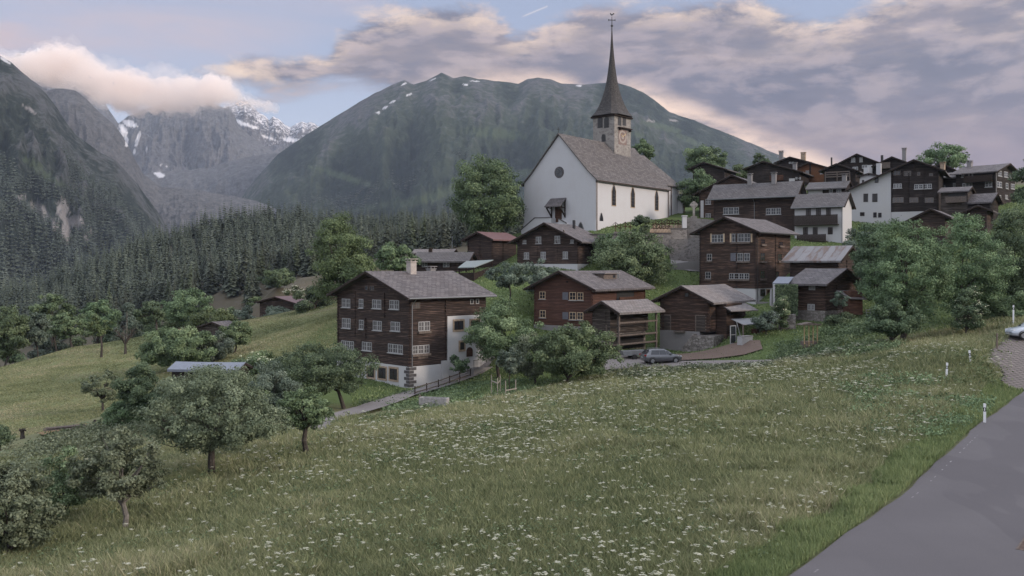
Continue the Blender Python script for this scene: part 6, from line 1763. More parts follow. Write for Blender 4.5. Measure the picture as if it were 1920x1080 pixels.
def build_conifers():
    rg = np.random.default_rng(99); pts = []
    for _ in range(60000):
        d = rg.uniform(345, 735); px = rg.uniform(-260, 1010)
        edge = 470 - .12 * (px - 0) if px < 420 else (420 - (px - 420) * .1 if px < 640 else 395 - (px - 640) * .25)
        edge = max(edge, 300)
        if d < edge + 25 * math.sin(px * .05) + 18 * math.sin(px * .17): continue
        x = (px - 960) / F * d
        if rg.random() > d / 735: continue
        pts.append((x, d))
    keep, grid = [], {}
    for x, y in pts:
        c = (int(x // 6.0), int(y // 6.0)); ok = True
        for a in (-1, 0, 1):
            for b in (-1, 0, 1):
                for q in grid.get((c[0] + a, c[1] + b), ()):
                    if (q[0] - x) ** 2 + (q[1] - y) ** 2 < 29: ok = False
        if ok: grid.setdefault(c, []).append((x, y)); keep.append((x, y))
    K = np.array(keep); z = gz(K[:, 0], K[:, 1]); PXK = 960 + K[:, 0] / K[:, 1] * F; H = rg.uniform(14, 24, len(K)) * np.interp(PXK, [0, 560, 700, 900], [1, 1, .72, .66]) * np.where(rg.random(len(K)) < .3, .72, 1) * (.8 + .4 * fbm(K[:, 0] / 40, K[:, 1] / 40, 3, 66))
    order = np.argsort(K[:, 1]); first = order[:290]; rest = order[290:]
    protos = []
    for i in range(6):
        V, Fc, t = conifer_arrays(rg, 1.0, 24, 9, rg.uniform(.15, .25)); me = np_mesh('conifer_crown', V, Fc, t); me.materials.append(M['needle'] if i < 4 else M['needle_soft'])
        mb = MB(); mb.tube([(0, 0, -.05), (0, 0, .5), (0, 0, .97)], [.014, .008, .002], 6); tr = mb.build('trunk_shape', M['bark'], None); tm = tr.data; bpy.data.objects.remove(tr); protos.append((me, tm))
    for k in first:
        me, tm = protos[int(rg.integers(6))]; hh = float(H[k])
        o = empty('spruce_tree', (K[k, 0], K[k, 1], float(z[k]) - .3), float(rg.uniform(0, 6.28)), 'dark spruce in the front rows of the conifer forest on the wooded hill', 'tree', 'spruces in the front rows of the hill forest')
        o.scale = (hh * rg.uniform(.9, 1.2), hh * rg.uniform(.9, 1.2), hh)
        c = bpy.data.objects.new('crown', me); COL.objects.link(c); c.parent = o
        c = bpy.data.objects.new('trunk', tm); COL.objects.link(c); c.parent = o
    def mass(name, XY, Z, Hh, whorls, per, mat, wide=.17):
        shapes = [conifer_arrays(rg, 1.0, whorls, per, wide * rg.uniform(.8, 1.4)) for _ in range(8)]; VV, FF, TT = [], [], []; off = 0
        for (x, y), zz, hh in zip(XY, Z, Hh):
            V, Fc, t = shapes[int(rg.integers(8))]; a = rg.uniform(0, 6.28); ca, sa = math.cos(a), math.sin(a); w = rg.uniform(.85, 1.2)
            Q = np.stack([(V[:, 0] * ca - V[:, 1] * sa) * hh * w + x, (V[:, 0] * sa + V[:, 1] * ca) * hh * w + y, V[:, 2] * hh + zz], 1)
            VV.append(Q); FF.append(Fc + off); TT.append(np.clip(t + rg.normal(0, .16), 0, 1)); off += len(V)
        o = link(name, np_mesh(name, np.concatenate(VV), np.concatenate(FF), np.concatenate(TT)), mat); return tag(o, kind='stuff')
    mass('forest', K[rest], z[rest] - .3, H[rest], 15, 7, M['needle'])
    # trees on the far slopes: too many to count
    def on_mountain(name, key, n, e0, e1, hh, cond, mat=M['needle'], whorls=5, per=6, wide=.2):
        G, gul, UU, PY = MT[key]; nr, nc = G.shape[:2]
        r = rg.uniform(e0, e1, n) * (nr - 2); c = rg.uniform(0, nc - 2, n); ri, ci = r.astype(int), c.astype(int); fr, fc = (r - ri)[:, None], (c - ci)[:, None]
        Q = (G[ri, ci] * (1 - fr) + G[ri + 1, ci] * fr) * (1 - fc) + (G[ri, ci + 1] * (1 - fr) + G[ri + 1, ci + 1] * fr) * fc
        m = cond(UU[ri, ci], PY[ri, ci], ri / nr, Q)
        Q = Q[m]
        mass(name, Q[:, :2], Q[:, 2] - 1, rg.uniform(.7, 1.25, len(Q)) * hh, whorls, per, mat, wide)
    nz = lambda Q, s, k: fbm(Q[:, 0] / s, Q[:, 1] / s, 4, k)
    rockscar = lambda u, p: inpoly(u, p, [(28, 372), (50, 362), (80, 378), (100, 372), (120, 385), (150, 405), (160, 425), (135, 455), (100, 430), (70, 410)])
    on_mountain('slope_forest', 'mountain_left', 16000, .02, .80, 24, lambda u, p, e, Q: (u > -260) & (p > 215) & (nz(Q, 160, 3) + (p - 330) / 260 > .42) & ~rockscar(u, p) & ~inpoly(u, p, [(55, 300), (72, 298), (108, 330), (100, 340), (66, 322)]))
    on_mountain('far_slope_forest', 'mountain_broad', 15000, .05, .62, 26, lambda u, p, e, Q: (u > 400) & (u < 1560) & (nz(Q, 330, 8) + (p - 330) / 420 > .50) & (p < 440), whorls=4, per=5, wide=.24)
    on_mountain('ridge_forest', 'mountain_broad', 2500, .60, .985, 26, lambda u, p, e, Q: (u > 1270) & (u < 1520) & (nz(Q, 200, 9) > .42), whorls=4, per=5, wide=.24)


build_conifers()


# ------------------------------------------------------------------ meadow grass, flowers, herbs
def in_view(x, y, m=60):
    px = 960 + x / y * F; return (px > -m) & (px < 1920 + m)


def blades(name, X, Y, h, w, tint, mat, lean=.35, seed=0, Z=None):
    rg = np.random.default_rng(seed); n = len(X); Z = gz(X, Y) - .02 if Z is None else Z
    a = rg.uniform(0, 6.28, n); c = rg.uniform(0, 6.28, n); l = h * rg.uniform(.1, 1, n) * lean
    wx, wy = np.cos(a) * w / 2, np.sin(a) * w / 2
    tip = np.stack([X + np.cos(c) * l, Y + np.sin(c) * l, Z + h], 1)
    mid = np.stack([X + np.cos(c) * l * .3, Y + np.sin(c) * l * .3, Z + h * .55], 1); wv = np.stack([wx, wy, np.zeros(n)], 1)
    b = np.stack([X, Y, Z], 1)
    V = np.stack([b, mid - wv, tip, mid + wv], 1).reshape(-1, 3)
    o = link(name, np_mesh(name, V, np.arange(4 * n).reshape(n, 4), np.repeat(tint, 4)), mat); return tag(o, kind='stuff')


def build_meadow():
    rg = np.random.default_rng(5)
    # evenly many blades per octave of distance keeps the sward dense in the near part
    n = 1050000; y = 21 * (112 / 21) ** (rg.random(n)); px = rg.uniform(-260, 2150, n); x = (px - 960) / F * y
    rel = road_left(y) - x
    ok = (rel > .15) & ~inpoly(x, y, MOWN)
    up = np.interp(px, [0, 560, 740, 940, 1130, 1300, 1500, 1620, 1720, 1830, 1920], [70, 66, 76, 85, 95, 94, 93, 88, 88, 90, 92])
    ok &= y < up
    ok &= (poly_dist(x, y, YARD) > .25)
    # keep off the path
    lane = inpoly(x, y, [xy(556, 66), xy(604, 64), xy(656, 75), xy(726, 84.5), xy(782, 91.5), xy(836, 96), xy(820, 99), xy(738, 94), xy(686, 86), xy(616, 76.5)])
    ok &= ~lane
    x, y, px, rel = x[ok], y[ok], px[ok], rel[ok]
    pat = fbm(x * .22, y * .22, 4, 77); pat2 = fbm(x * .9, y * .9, 3, 78); dry = fbm(x * .07 + 9, y * .07, 3, 79)
    tint = np.clip(.42 + (pat - .5) * .5 + (dry - .5) * .5 + rg.normal(0, .19, len(x)), 0, 1)
    h = (.27 + .27 * pat2) * rg.uniform(.6, 1.3, len(x)) * (1 + .5 * (pat > .58)); w = np.maximum(.018, y * .00085) * rg.uniform(.7, 1.5, len(x))
    verge = rel < 1.7 + 1.4 * pat2
    m = ~verge & (rg.random(len(x)) < .80)
    blades('meadow_grass', x[m], y[m], h[m], w[m], tint[m], M['grass'], .95, 1)
    m = verge
    blades('verge_grass', x[m], y[m], h[m] * .75, w[m], np.clip(tint[m] * .7 + .2, 0, 1), M['grass_verge'], .6, 2)
    # the same grass further to the left of the picture, and on the far side of the road
    n = 330000; y = 26 * (130 / 26) ** rg.random(n); q = rg.uniform(-950, -260, n); xx = (q - 960) / F * y; k = ~inpoly(xx, y, MOWN)
    blades('rough_grass', xx[k], y[k], rg.uniform(.2, .6, k.sum()), np.maximum(.02, y[k] * .0012), np.clip(rg.normal(.42, .2, k.sum()), 0, 1), M['grass'], .9, 11)
    n = 160000; y = rg.uniform(12, 62, n); xx = road_left(y) + 10.7 + rg.uniform(0, 26, n); k = poly_dist(xx, y, YARD) > .3
    blades('roadside_grass', xx[k], y[k], rg.uniform(.1, .4, k.sum()), np.maximum(.02, y[k] * .0014), np.clip(rg.normal(.42, .2, k.sum()), 0, 1), M['grass_verge'], .8, 12)
    # denser leafy herbs: dark clumps in the sward
    nh = 2600; yh = 24 * (95 / 24) ** rg.random(nh); ph = rg.uniform(-20, 1940, nh); xh = (ph - 960) / F * yh
    k = (road_left(yh) - xh > .8) & ~inpoly(xh, yh, MOWN) & (fbm(xh * .2 + 3, yh * .2, 3, 91) > .50) & (yh < np.interp(ph, [0, 560, 900, 1300, 1620, 1900], [88, 76, 90, 92, 82, 58]))
    xh, yh = xh[k], yh[k]; per = 26; X = np.repeat(xh, per) + rg.normal(0, .22, len(xh) * per); Y = np.repeat(yh, per) + rg.normal(0, .22, len(xh) * per)
    Z = gz(X, Y) + rg.uniform(.08, .55, len(X)); s = np.maximum(.07, Y * .0021) * rg.uniform(.6, 1.3, len(X))
    V, Fc = quads(np.stack([X, Y, Z], 1), rg.normal(size=(len(X), 3)) * .6 + np.array([0, 0, .8]), s * 1.6, s * .7, rg)
    tag(link('meadow_herbs', np_mesh('meadow_herbs', V, Fc, np.repeat(np.clip(rg.normal(.45, .18, len(X)), 0, 1), 4)), M['leaf_mid']), kind='stuff')
    # white umbels: flat heads held above the grass, in loose drifts
    nf = 120000; yf = 24 * (93 / 24) ** rg.random(nf); pf = rg.uniform(-20, 1940, nf); xf = (pf - 960) / F * yf
    drift = fbm(xf * .13 + 20, yf * .13, 4, 31) + .25 * (fbm(xf * .8, yf * .8, 2, 32) - .5)
    dens = np.clip((drift - .33) * 1.9, .08, 1) * np.interp(pf, [0, 300, 500, 900, 1500, 1700, 1900], [.12, .35, .7, .95, 1.05, .95, .7]) * np.interp(yf, [24, 34, 50, 95], [.30, .45, .8, .9])
    k = (rg.random(nf) < dens * .27) & (road_left(yf) - xf > 2.0) & ~inpoly(xf, yf, MOWN) & (yf < np.interp(pf, [0, 560, 640, 780, 900, 1130, 1300, 1500, 1620, 1720, 1830, 1920], [70, 64, 71, 76, 82, 92, 92, 90, 86, 80, 76, 74]))
    xf, yf = xf[k], yf[k]; nf = len(xf); zf = gz(xf, yf) + rg.uniform(.45, .85, nf)
    rr = (.045 + .075 * rg.random(nf) ** 1.6) * np.maximum(1, yf / 40)
    V, Fc, tt = [], [], []
    # each umbel: a domed plate of several small florets, and its stalk
    ang = np.linspace(0, 2 * math.pi, 7)[:-1]
    base = 0
    for j in range(7):
        if j == 0: ox, oy, q = 0 * rr, 0 * rr, rr * .55
        else: ox, oy, q = np.cos(ang[j - 1]) * rr * .68, np.sin(ang[j - 1]) * rr * .68, rr * rg.uniform(.30, .5, nf)
        cz = zf - (.0 if j == 0 else 1) * rr * .16 + rg.normal(0, .012, nf)
        tx, ty = rg.normal(0, .12, nf), rg.normal(0, .12, nf)
        ring = [np.stack([xf + ox + np.cos(a) * q, yf + oy + np.sin(a) * q, cz + np.cos(a) * q * tx + np.sin(a) * q * ty], 1) for a in np.linspace(0, 2 * math.pi, 5)[:-1]]
        V.append(np.stack(ring, 1).reshape(-1, 3)); Fc.append(np.arange(nf * 4).reshape(nf, 4) + base); base += nf * 4; tt.append(np.repeat(np.clip(rg.normal(.5, .25, nf), 0, 1), 4))
    tag(link('umbel_flowers', np_mesh('umbel_flowers', np.concatenate(V), np.concatenate(Fc), np.concatenate(tt)), M['umbel']), kind='stuff')
    blades('umbel_stalks', xf, yf, zf - gz(xf, yf), np.maximum(.012, yf * .0004), np.full(nf, .35), M['grass'], .03, 4)
    # garden herbs and scrubby growth on the banks
    def herbs(name, poly, n, size, hmax, mat, seed, thr=.42):
        r2 = np.random.default_rng(seed); q = np.array(ground_poly(poly)); lo, hi = q.min(0), q.max(0)
        X = r2.uniform(lo[0], hi[0], n); Y = r2.uniform(lo[1], hi[1], n); m = inpoly(X, Y, ground_poly(poly)) & (fbm(X * .45, Y * .45, 3, seed) > thr); X, Y = X[m], Y[m]
        per = 34; A = np.repeat(X, per) + r2.normal(0, .4, len(X) * per); B = np.repeat(Y, per) + r2.normal(0, .4, len(X) * per)
        hm = np.repeat(r2.uniform(.3, 1, len(X)), per) * hmax; Z = gz(A, B) + hm * r2.random(len(A)) ** .6
        k2 = (road_left(B) - A > .25) | (B > 66); A, B, Z = A[k2], B[k2], Z[k2]
        s = size * r2.uniform(.6, 1.4, len(A)); V, Fc = quads(np.stack([A, B, Z], 1), r2.normal(size=(len(A), 3)) * .6 + np.array([0, 0, .7]), s * 1.3, s * .8, r2)
        t = np.repeat(np.clip(r2.normal(.48, .15, len(X)), 0, 1), per)[k2] + r2.normal(0, .1, len(A))
        tag(link(name, np_mesh(name, V, Fc, np.repeat(np.clip(t, 0, 1), 4)), mat), kind='stuff')
    herbs('garden_plants', [(1440, 640, 99), (1520, 610, 102), (1620, 585, 104), (1650, 620, 90), (1690, 660, 78), (1600, 690, 80), (1470, 680, 93), (1400, 668, 97)], 1100, .18, .75, M['leaf_mid'], 201, .40)
    herbs('bank_weeds', [(1140, 690, 97), (1310, 690, 94), (1500, 690, 91), (1600, 690, 82), (1500, 720, 84), (1300, 705, 88), (1120, 715, 90)], 520, .17, .8, M['leaf_grey'], 202, .42)
    herbs('bank_greenery', [(700, 770, 84), (790, 735, 95), (900, 700, 103), (980, 700, 97), (1000, 735, 88), (900, 760, 80), (760, 785, 78)], 520, .15, .4, M['leaf_mid'], 203, .45)
    herbs('verge_herbs', [(1560, 720, 66), (1700, 680, 64), (1840, 720, 57.5), (1890, 745, 54), (1820, 800, 47.6), (1700, 850, 42), (1600, 800, 52)], 620, .12, .8, M['leaf_mid'], 204, .40)
    herbs('yard_edge_herbs', [(1800, 645, 70), (1880, 640, 76), (1890, 690, 66), (1850, 720, 60), (1760, 690, 62)], 300, .13, .6, M['leaf_light'], 205, .40)
    herbs('house_foot_plants', [(640, 770, 84), (700, 752, 90), (762, 740, 95.5), (770, 752, 93), (715, 768, 88)], 130, .15, .6, M['leaf_dark'], 206, .35)
    herbs('field_edge_weeds', [(0, 850, 78), (120, 845, 77), (230, 815, 80), (300, 800, 76), (200, 860, 66), (60, 900, 62), (-40, 900, 62)], 520, .16, .9, M['leaf_grey'], 207, .38)
    # coarse stalks on the mown slope and short turf by the houses
    n = 250000; y = rg.uniform(82, 192, n); px = rg.uniform(-420, 660, n); x = (px - 960) / F * y; m = inpoly(x, y, MOWN)
    blades('field_turf', x[m], y[m], rg.uniform(.06, .18, m.sum()), y[m] * .0016, np.clip(.45 + (fbm(x[m] * .12 + y[m] * .05, y[m] * .16, 4, 13) - .5) * 1.1 + rg.normal(0, .12, m.sum()), 0, 1), M['grass'], 1.0, 8)
    n = 190000; y = rg.uniform(86, 175, n); px = rg.uniform(660, 2700, n); x = (px - 960) / F * y
    blades('village_turf', x, y, rg.uniform(.08, .25, n), y * .0017, np.clip(rg.normal(.4, .2, n), 0, 1), M['grass_verge'], .8, 9)


build_meadow()
# ------------------------------------------------------------------ cars
def build_car(name, label, loc, heading, paint, L=4.35, plate=True):
    """x forward, y left; the body is a loft of cross-sections, wheels, glass and lights are parts"""
    o = empty(name, loc, heading, label, 'car')
    hw = .90
    # station: x, underside z, shoulder z, roof z, half width at shoulder, half width at roof
    st = [(-2.17, .48, .78, .80, .66, .60), (-2.12, .34, .92, .96, .80, .70), (-2.02, .27, .98, 1.02, .86, .70), (-1.85, .25, 1.0, 1.16, .885, .66), (-1.55, .24, 1.0, 1.44, .90, .62), (-1.1, .23, .99, 1.53, .90, .63), (-.4, .22, .97, 1.555, .90, .64),
          (.2, .22, .96, 1.52, .90, .63), (.62, .22, .95, 1.36, .90, .64), (1.02, .22, .94, 1.08, .90, .70), (1.2, .23, .93, .99, .89, .74), (1.65, .24, .89, .93, .86, .72), (1.98, .28, .80, .84, .80, .68), (2.15, .36, .68, .70, .68, .58), (2.2, .45, .58, .60, .58, .50)]
    rings = []
    for x, u, s, t, ws, wr in st:
        half = [(0, u), (ws * .82, u), (ws, u + .12), (ws * 1.01, (u + s) / 2), (ws * .985, s - .04), (ws * .95, s), (wr + (ws * .95 - wr) * .35, s + (t - s) * .6), (wr, t - .04), (wr * .8, t), (0, t + .02)]
        rings.append([(x, y, z) for y, z in half] + [(x, -y, z) for y, z in half[-2:0:-1]])
    mb = MB(); n = len(rings[0])
    for A, B in zip(rings, rings[1:]):
        for i in range(n): mb.poly([A[i], A[(i + 1) % n], B[(i + 1) % n], B[i]])
    mb.poly(rings[0]); mb.poly(rings[-1][::-1])
    body = mb.build('body', paint, o, smooth=True)
    # glass: side windows, windscreen and rear window, set just proud of the shell
    for sg in (1, -1):
        for x0, x1, a, b in ((-1.5, -.55, -1.32, -.52), (-.48, .30, -.48, .16), (.36, .86, .24, .52)):
            zl, zh = 1.01, 1.44 if a < .2 else 1.36
            mb = MB(); q = [(x0, sg * .868, zl), (x1, sg * .868, zl), (b, sg * .70, zh), (a, sg * .70, zh)]
            mb.poly(q); mb.poly([(x, y - sg * .03, z) for x, y, z in q][::-1]); mb.build('side_window', M['glass'], o, fix=False)
    for nm, q in (('windscreen', [(1.06, .72, 1.07), (1.06, -.72, 1.07), (.33, -.58, 1.49), (.33, .58, 1.49)]), ('rear_window', [(-1.99, .66, 1.08), (-1.99, -.66, 1.08), (-1.58, -.56, 1.47), (-1.58, .56, 1.47)])):
        mb = MB(); mb.poly(q); mb.poly([(x - .02, y, z - .02) for x, y, z in q][::-1]); mb.build(nm, M['glass'], o, fix=False)
    tyre = plain_mat('tyre', (.018, .018, .018), .9, .2); rim = plain_mat('rim', (.30, .30, .31), .35, .1, .7)
    for x in (-1.32, 1.35):
        for sg in (1, -1):
            mb = MB(); mb.tube([(x, sg * .70, .33), (x, sg * .72, .33), (x, sg * .90, .33), (x, sg * .925, .33)], [.26, .33, .33, .27], 22); w = mb.build('wheel', tyre, o, smooth=False)
            mb = MB(); mb.tube([(x, sg * .90, .33), (x, sg * .935, .33)], [.20, .20], 16)
            for i in range(5): a = 2 * math.pi * i / 5; mb.bar((x, sg * .94, .33), (x + .2 * math.cos(a), sg * .94, .33 + .2 * math.sin(a)), .05)
            r_ = mb.build('rim', rim, o); r_.parent = w
            mb = MB(); N = 14; ar = [(x + .40 * math.cos(math.pi * i / N), .36 + .40 * math.sin(math.pi * i / N)) for i in range(N + 1)]; ai = [(x + .34 * math.cos(math.pi * i / N), .36 + .34 * math.sin(math.pi * i / N)) for i in range(N + 1)]
            for i in range(N): mb.poly([(ar[i][0], sg * .905, ar[i][1]), (ar[i + 1][0], sg * .905, ar[i + 1][1]), (ai[i + 1][0], sg * .912, ai[i + 1][1]), (ai[i][0], sg * .912, ai[i][1])])
            mb.build('wheel_arch', M['metal_dark'], o, fix=False)
    for sg in (1, -1):
        mb = MB(); mb.box((-2.17, sg * .58, .84), (-1.98, sg * .84, 1.0)); mb.build('tail_light', plain_mat('tail_red', (.25, .02, .02), .2, .1), o)
        mb = MB(); mb.box((1.86, sg * .52, .70), (2.1, sg * .78, .82)); mb.build('headlight', plain_mat('lamp_glass', (.6, .62, .65), .12, .05), o)
        mb = MB(); mb.box((.72, sg * .9, .98), (.9, sg * 1.06, 1.1)); mb.build('mirror', paint, o)
        for x in (-.52, .33): mb = MB(); mb.box((x + .06, sg * .895, .80), (x + .22, sg * .93, .83)); mb.build('door_handle', M['metal_grey'], o)
    if plate:
        mb = MB(); mb.box((-2.20, -.26, .62), (-2.14, .26, .74)); mb.build('number_plate', M['white_paint'], o)
        mb = MB(); mb.box((2.16, -.26, .42), (2.24, .26, .53)); mb.build('number_plate', M['white_paint'], o)
    mb = MB(); mb.bar((-1.4, .60, 1.58), (.1, .60, 1.58), .04); mb.build('roof_rail', M['metal_grey'], o); mb = MB(); mb.bar((-1.4, -.60, 1.58), (.1, -.60, 1.58), .04); mb.build('roof_rail', M['metal_grey'], o)
    return o


def paint_mat(name, c): return material(name, lambda g: (g.mix(g.step(g.noise(g.coord(), 2, 3), .4, .7) * .3, c, mul(c, .8)), None, {'Coat Weight': .8, 'Coat Roughness': .08, 'Metallic': .3}), .3, .5)
p = gpt(1239, 98.6); build_car('parked_car', 'dark hatchback car parked on the lane beside the big barn', (p.x, p.y, p.z + .15), R(14), paint_mat('paint_dark', (.085, .087, .095)))
cx, cy = (1936 - 960) / F * 77.0, 77.0
build_car('parked_car', 'silver-blue car on the paved yard, cut by the right picture edge', (cx + .2, cy, float(yard_z(cx, cy))), R(176), paint_mat('paint_silver', (.40, .43, .47)))


# ------------------------------------------------------------------ roadside and garden things
def on_ground(px, d): return gpt(px, d)


def delineator(px, d, h, label, lean=0.0):
    p = on_ground(px, d); o = empty('road_post', p, R(-20), label, 'road post', 'white posts along the road and yard'); o.rotation_euler = (0, lean, R(-20))
    mb = MB(); prof = [(-.07, -.05), (.07, -.05), (.04, .06), (-.04, .06)]
    mb.prism(prof, lambda a, b: (a, b, -.3), lambda a, b: (a, b, h)); mb.build('post', M['post_white'], o)
    mb = MB(); prof = [(a * 1.06, b * 1.06) for a, b in prof]; mb.prism(prof, lambda a, b: (a, b, h - .42), lambda a, b: (a, b, h - .20)); bd = mb.build('band', M['metal_dark'], o)
    mb = MB(); mb.box((-.025, -.062, h - .38), (.025, -.05, h - .24)); mb.build('reflector', M['post_white'], o).parent = bd
delineator(1846, 49.5, 1.12, 'white road post with a black band at the road edge, nearest one')
delineator(1774.5, 63, 1.10, 'short weathered white post in the tall grass, left one of the two above the meadow', .04)
delineator(1820.5, 66, 1.10, 'leaning white post in the tall grass beside the yard', -.10)
delineator(1900, 84, 1.9, 'white post standing behind the hood of the silver car')
o = on_ground(1869, 74); o.z = float(yard_z(o.x, o.y)); mb = MB(); mb.bar(o - Vector((0, 0, .3)), o + Vector((.03, 0, 1.25)), .10); tag(mb.build('garden_post', M['timber']), 'thin wooden post at the flowery edge of the yard left of the silver car', 'post')
e = empty('chain_post', (37.2, 65.6, float(yard_z(37.2, 65.6))), 0, 'thin dark metal post with a chain at the yard entrance', 'post')
mb = MB(); mb.tube([(0, 0, -.3), (0, 0, .95)], [.03, .03], 8); mb.tube([(0, 0, .95), (0, 0, 1.02)], [.045, .02], 8); mb.build('post', M['metal_dark'], e)
mb = MB(); mb.tube([(0, 0, .85), (.8, -.5, .68), (2, -1.2, .62), (3.2, -2.0, .72)], [.018] * 4, 5); mb.build('chain', M['metal_dark'], e)
# drain grating let into the road at the lower right
gp_ = empty('drain_grate', (16.05, 27.7, RZ), R(52), 'rectangular grey drain grating let into the asphalt at the lower right corner', 'drain')
mb = MB(); mb.box((-.9, -.45, -.05), (.9, -.40, .012)); mb.box((-.9, .40, -.05), (.9, .45, .012)); mb.box((-.9, -.40, -.05), (-.85, .40, .012)); mb.box((.85, -.40, -.05), (.9, .40, .012)); mb.build('frame', M['timber'], gp_)
mb = MB(); mb.box((-.85, -.40, -.04), (.85, .40, .008)); mb.build('tray', M['plank_red'], gp_)
for i in range(16): mb = MB(); mb.box((-.84 + i * .105, -.40, -.02), (-.79 + i * .105, .40, .014)); mb.build('bar', M['timber'], gp_)
# concrete trough on the bank below the house
p = on_ground(814, 84); p.z += .22; e = empty('trough', p, R(-16), 'long grey concrete trough on the green bank below the tall house', 'trough')
mb = MB(); mb.box((-1.35, -.4, -.3), (1.35, .4, .42)); mb.box((-1.35, -.4, .42), (-1.2, .4, .58)); mb.box((1.2, -.4, .42), (1.35, .4, .58)); mb.box((-1.2, -.4, .42), (1.2, -.28, .58)); mb.box((-1.2, .28, .42), (1.2, .4, .58)); mb.build('basin', M['concrete'], e)
mb = MB(); mb.box((-1.2, -.28, .45), (1.2, .28, .47)); mb.build('water_surface', M['glass'], e)
mb = MB(); mb.box((-1.5, -.1, -.2), (-1.36, .1, .75)); mb.build('spout_post', M['timber'], e)
# wooden fence along the path
e = empty('fence', on_ground(820, 97), 0, 'weathered wooden rail fence along the sloping path beside the tall house', 'fence'); base = e.location.copy(); pr = []
for px, d in ((778, 92.5), (800, 94.5), (822, 96.5), (843, 98.5), (862, 100.3), (882, 102)):
    q = on_ground(px, d) - base; pr.append(q); mb = MB(); mb.bar(q - Vector((0, 0, .3)), q + Vector((0, 0, 1.1)), .11); mb.build('post', M['timber_dark'], e)
for z in (.45, .95):
    for a, b in zip(pr, pr[1:]): mb = MB(); mb.bar(a + Vector((0, 0, z)), b + Vector((0, 0, z)), .06, .11); mb.build('rail', M['timber'], e)
# stake guard round the young tree
e = empty('tree_guard', on_ground(950, 88.7), 0, 'square guard of pale wooden stakes and slats around the silvery young tree', 'tree guard'); base = e.location.copy(); pr = []
for px, d, h_ in ((921.5, 89.2, 1.95), (933, 87.7, 1.7), (938, 89.8, 1.8), (948, 87.4, 1.4), (967, 88.2, 1.3)):
    q = on_ground(px, d) - base; pr.append((q, h_)); mb = MB(); mb.bar(q - Vector((0, 0, .3)), q + Vector((0, 0, h_)), .09); mb.build('stake', M['stake'], e)
for (a, ha), (b, hb) in ((pr[0], pr[1]), (pr[1], pr[2])): mb = MB(); mb.bar(a + Vector((0, 0, ha * .7)), b + Vector((0, 0, hb * .7)), .05, .1); mb.build('slat', M['stake'], e)
mb = MB(); mb.bar(pr[3][0] + Vector((0, 0, .45)), pr[4][0] + Vector((.1, 0, .45)), .05, .1); mb.build('slat', M['stake'], e)
# tall frame of new wood in the garden
e = empty('plant_frame', on_ground(1517, 96), R(10), 'raised planter with four tall posts of fresh yellow wood in the garden below the cabin', 'planter')
MB().box((-.8, -.35, -.2), (.8, .35, .62)).build('planter_box', M['timber'], e)
for x in (-.74, -.22, .26, .74): mb = MB(); mb.bar((x, -.37, 0), (x, -.37, 2.35), .08); mb.build('post', M['timber_new'], e)
mb = MB(); mb.prism([(-1.15, 2.32), (1.15, 2.32), (1.15, 2.40), (0, 2.62), (-1.15, 2.40)], lambda a, b: (a, -.6, b), lambda a, b: (a, .6, b)); mb.build('lid', M['timber'], e)
# closed white parasol by the log house terrace
p = on_ground(1446, 113); e = empty('parasol', p, 0, 'closed white parasol beside the door of the tall log house', 'parasol'); zb = (YH - 577) / F * 113 - p.z; zt = (YH - 541) / F * 113 - p.z
mb = MB(); mb.tube([(0, 0, zb - 1), (0, 0, zt)], [.03, .03], 7); mb.build('pole', M['metal_grey'], e); mb = MB(); mb.tube([(0, 0, zb + .25), (0, 0, zb + .8), (0, 0, zt - .25), (0, 0, zt)], [.17, .2, .12, .03], 9); mb.build('canopy', M['white_paint'], e)
# thin pole on the field
p = on_ground(238, 181); mb = MB(); mb.tube([p - Vector((0, 0, .5)), p + Vector((0, 0, 6.4))], [.08, .05], 7); tag(mb.build('utility_pole', M['bark_pale']), 'thin grey pole rising behind the dead tree on the mown field', 'pole')
p = on_ground(848, 172); mb = MB(); mb.tube([p - Vector((0, 0, .5)), p + Vector((0, 0, 4.6))], [.07, .05], 7); mb.box((p.x - .25, p.y - .1, p.z + 4.5), (p.x + .12, p.y + .1, p.z + 4.65)); tag(mb.build('street_lamp', M['metal_grey']), 'small street lamp at the left foot of the domed linden', 'street lamp')
# things under the tin canopy of the big barn
zz = lambda x, y: (960 + x / 3.6, 460 + y / 3.6)
p = on_ground(1397, 102.5); e = empty('white_box', p, R(40), 'white crate standing under the tin canopy of the big barn', 'crate'); MB().box((-1.0, -.35, -.3), (1.0, .35, .75)).build('box', M['white_paint'], e); MB().box((-1.03, -.38, .75), (1.03, .38, .82)).build('lid', M['plaster_grey'], e)
p = on_ground(1375, 103.5); e = empty('glazed_door', p, R(35), 'old glazed door frame leaning under the tin canopy of the big barn', 'door')
mb = MB(); mb.box((-.5, 0, 0), (-.4, .06, 2.1)); mb.box((.4, 0, 0), (.5, .06, 2.1)); mb.box((-.4, 0, 2.0), (.4, .06, 2.1)); mb.box((-.4, 0, 0), (.4, .06, .1)); mb.box((-.4, 0, 1.0), (.4, .06, 1.06)); mb.build('frame', M['white_paint'], e); MB().box((-.4, .02, .1), (.4, .04, 2.0)).build('pane', M['glass'], e)
p = on_ground(1389, 104.5); e = empty('board', p, R(30), 'narrow white board propped beside the glazed door under the canopy', 'board'); mb = MB(); mb.bar((0, 0, 0), (-.4, .3, 1.9), .30, .05); mb.build('plank', M['white_paint'], e)
p = on_ground(1405, 103.8); e = empty('firewood_stack', p, R(35), 'low stack of firewood under the right part of the tin canopy', 'firewood'); rs = random.Random(3)
mb = MB()
for j in range(5):
    for i in range(12): x = 1.2 + i * .19 + (j % 2) * .09; mb.tube([(x, 0, .1 + j * .17), (x, .7, .1 + j * .17)], [.085, .085], 7)
tag(mb.build('logs', M['plank_red'], e), kind='stuff')
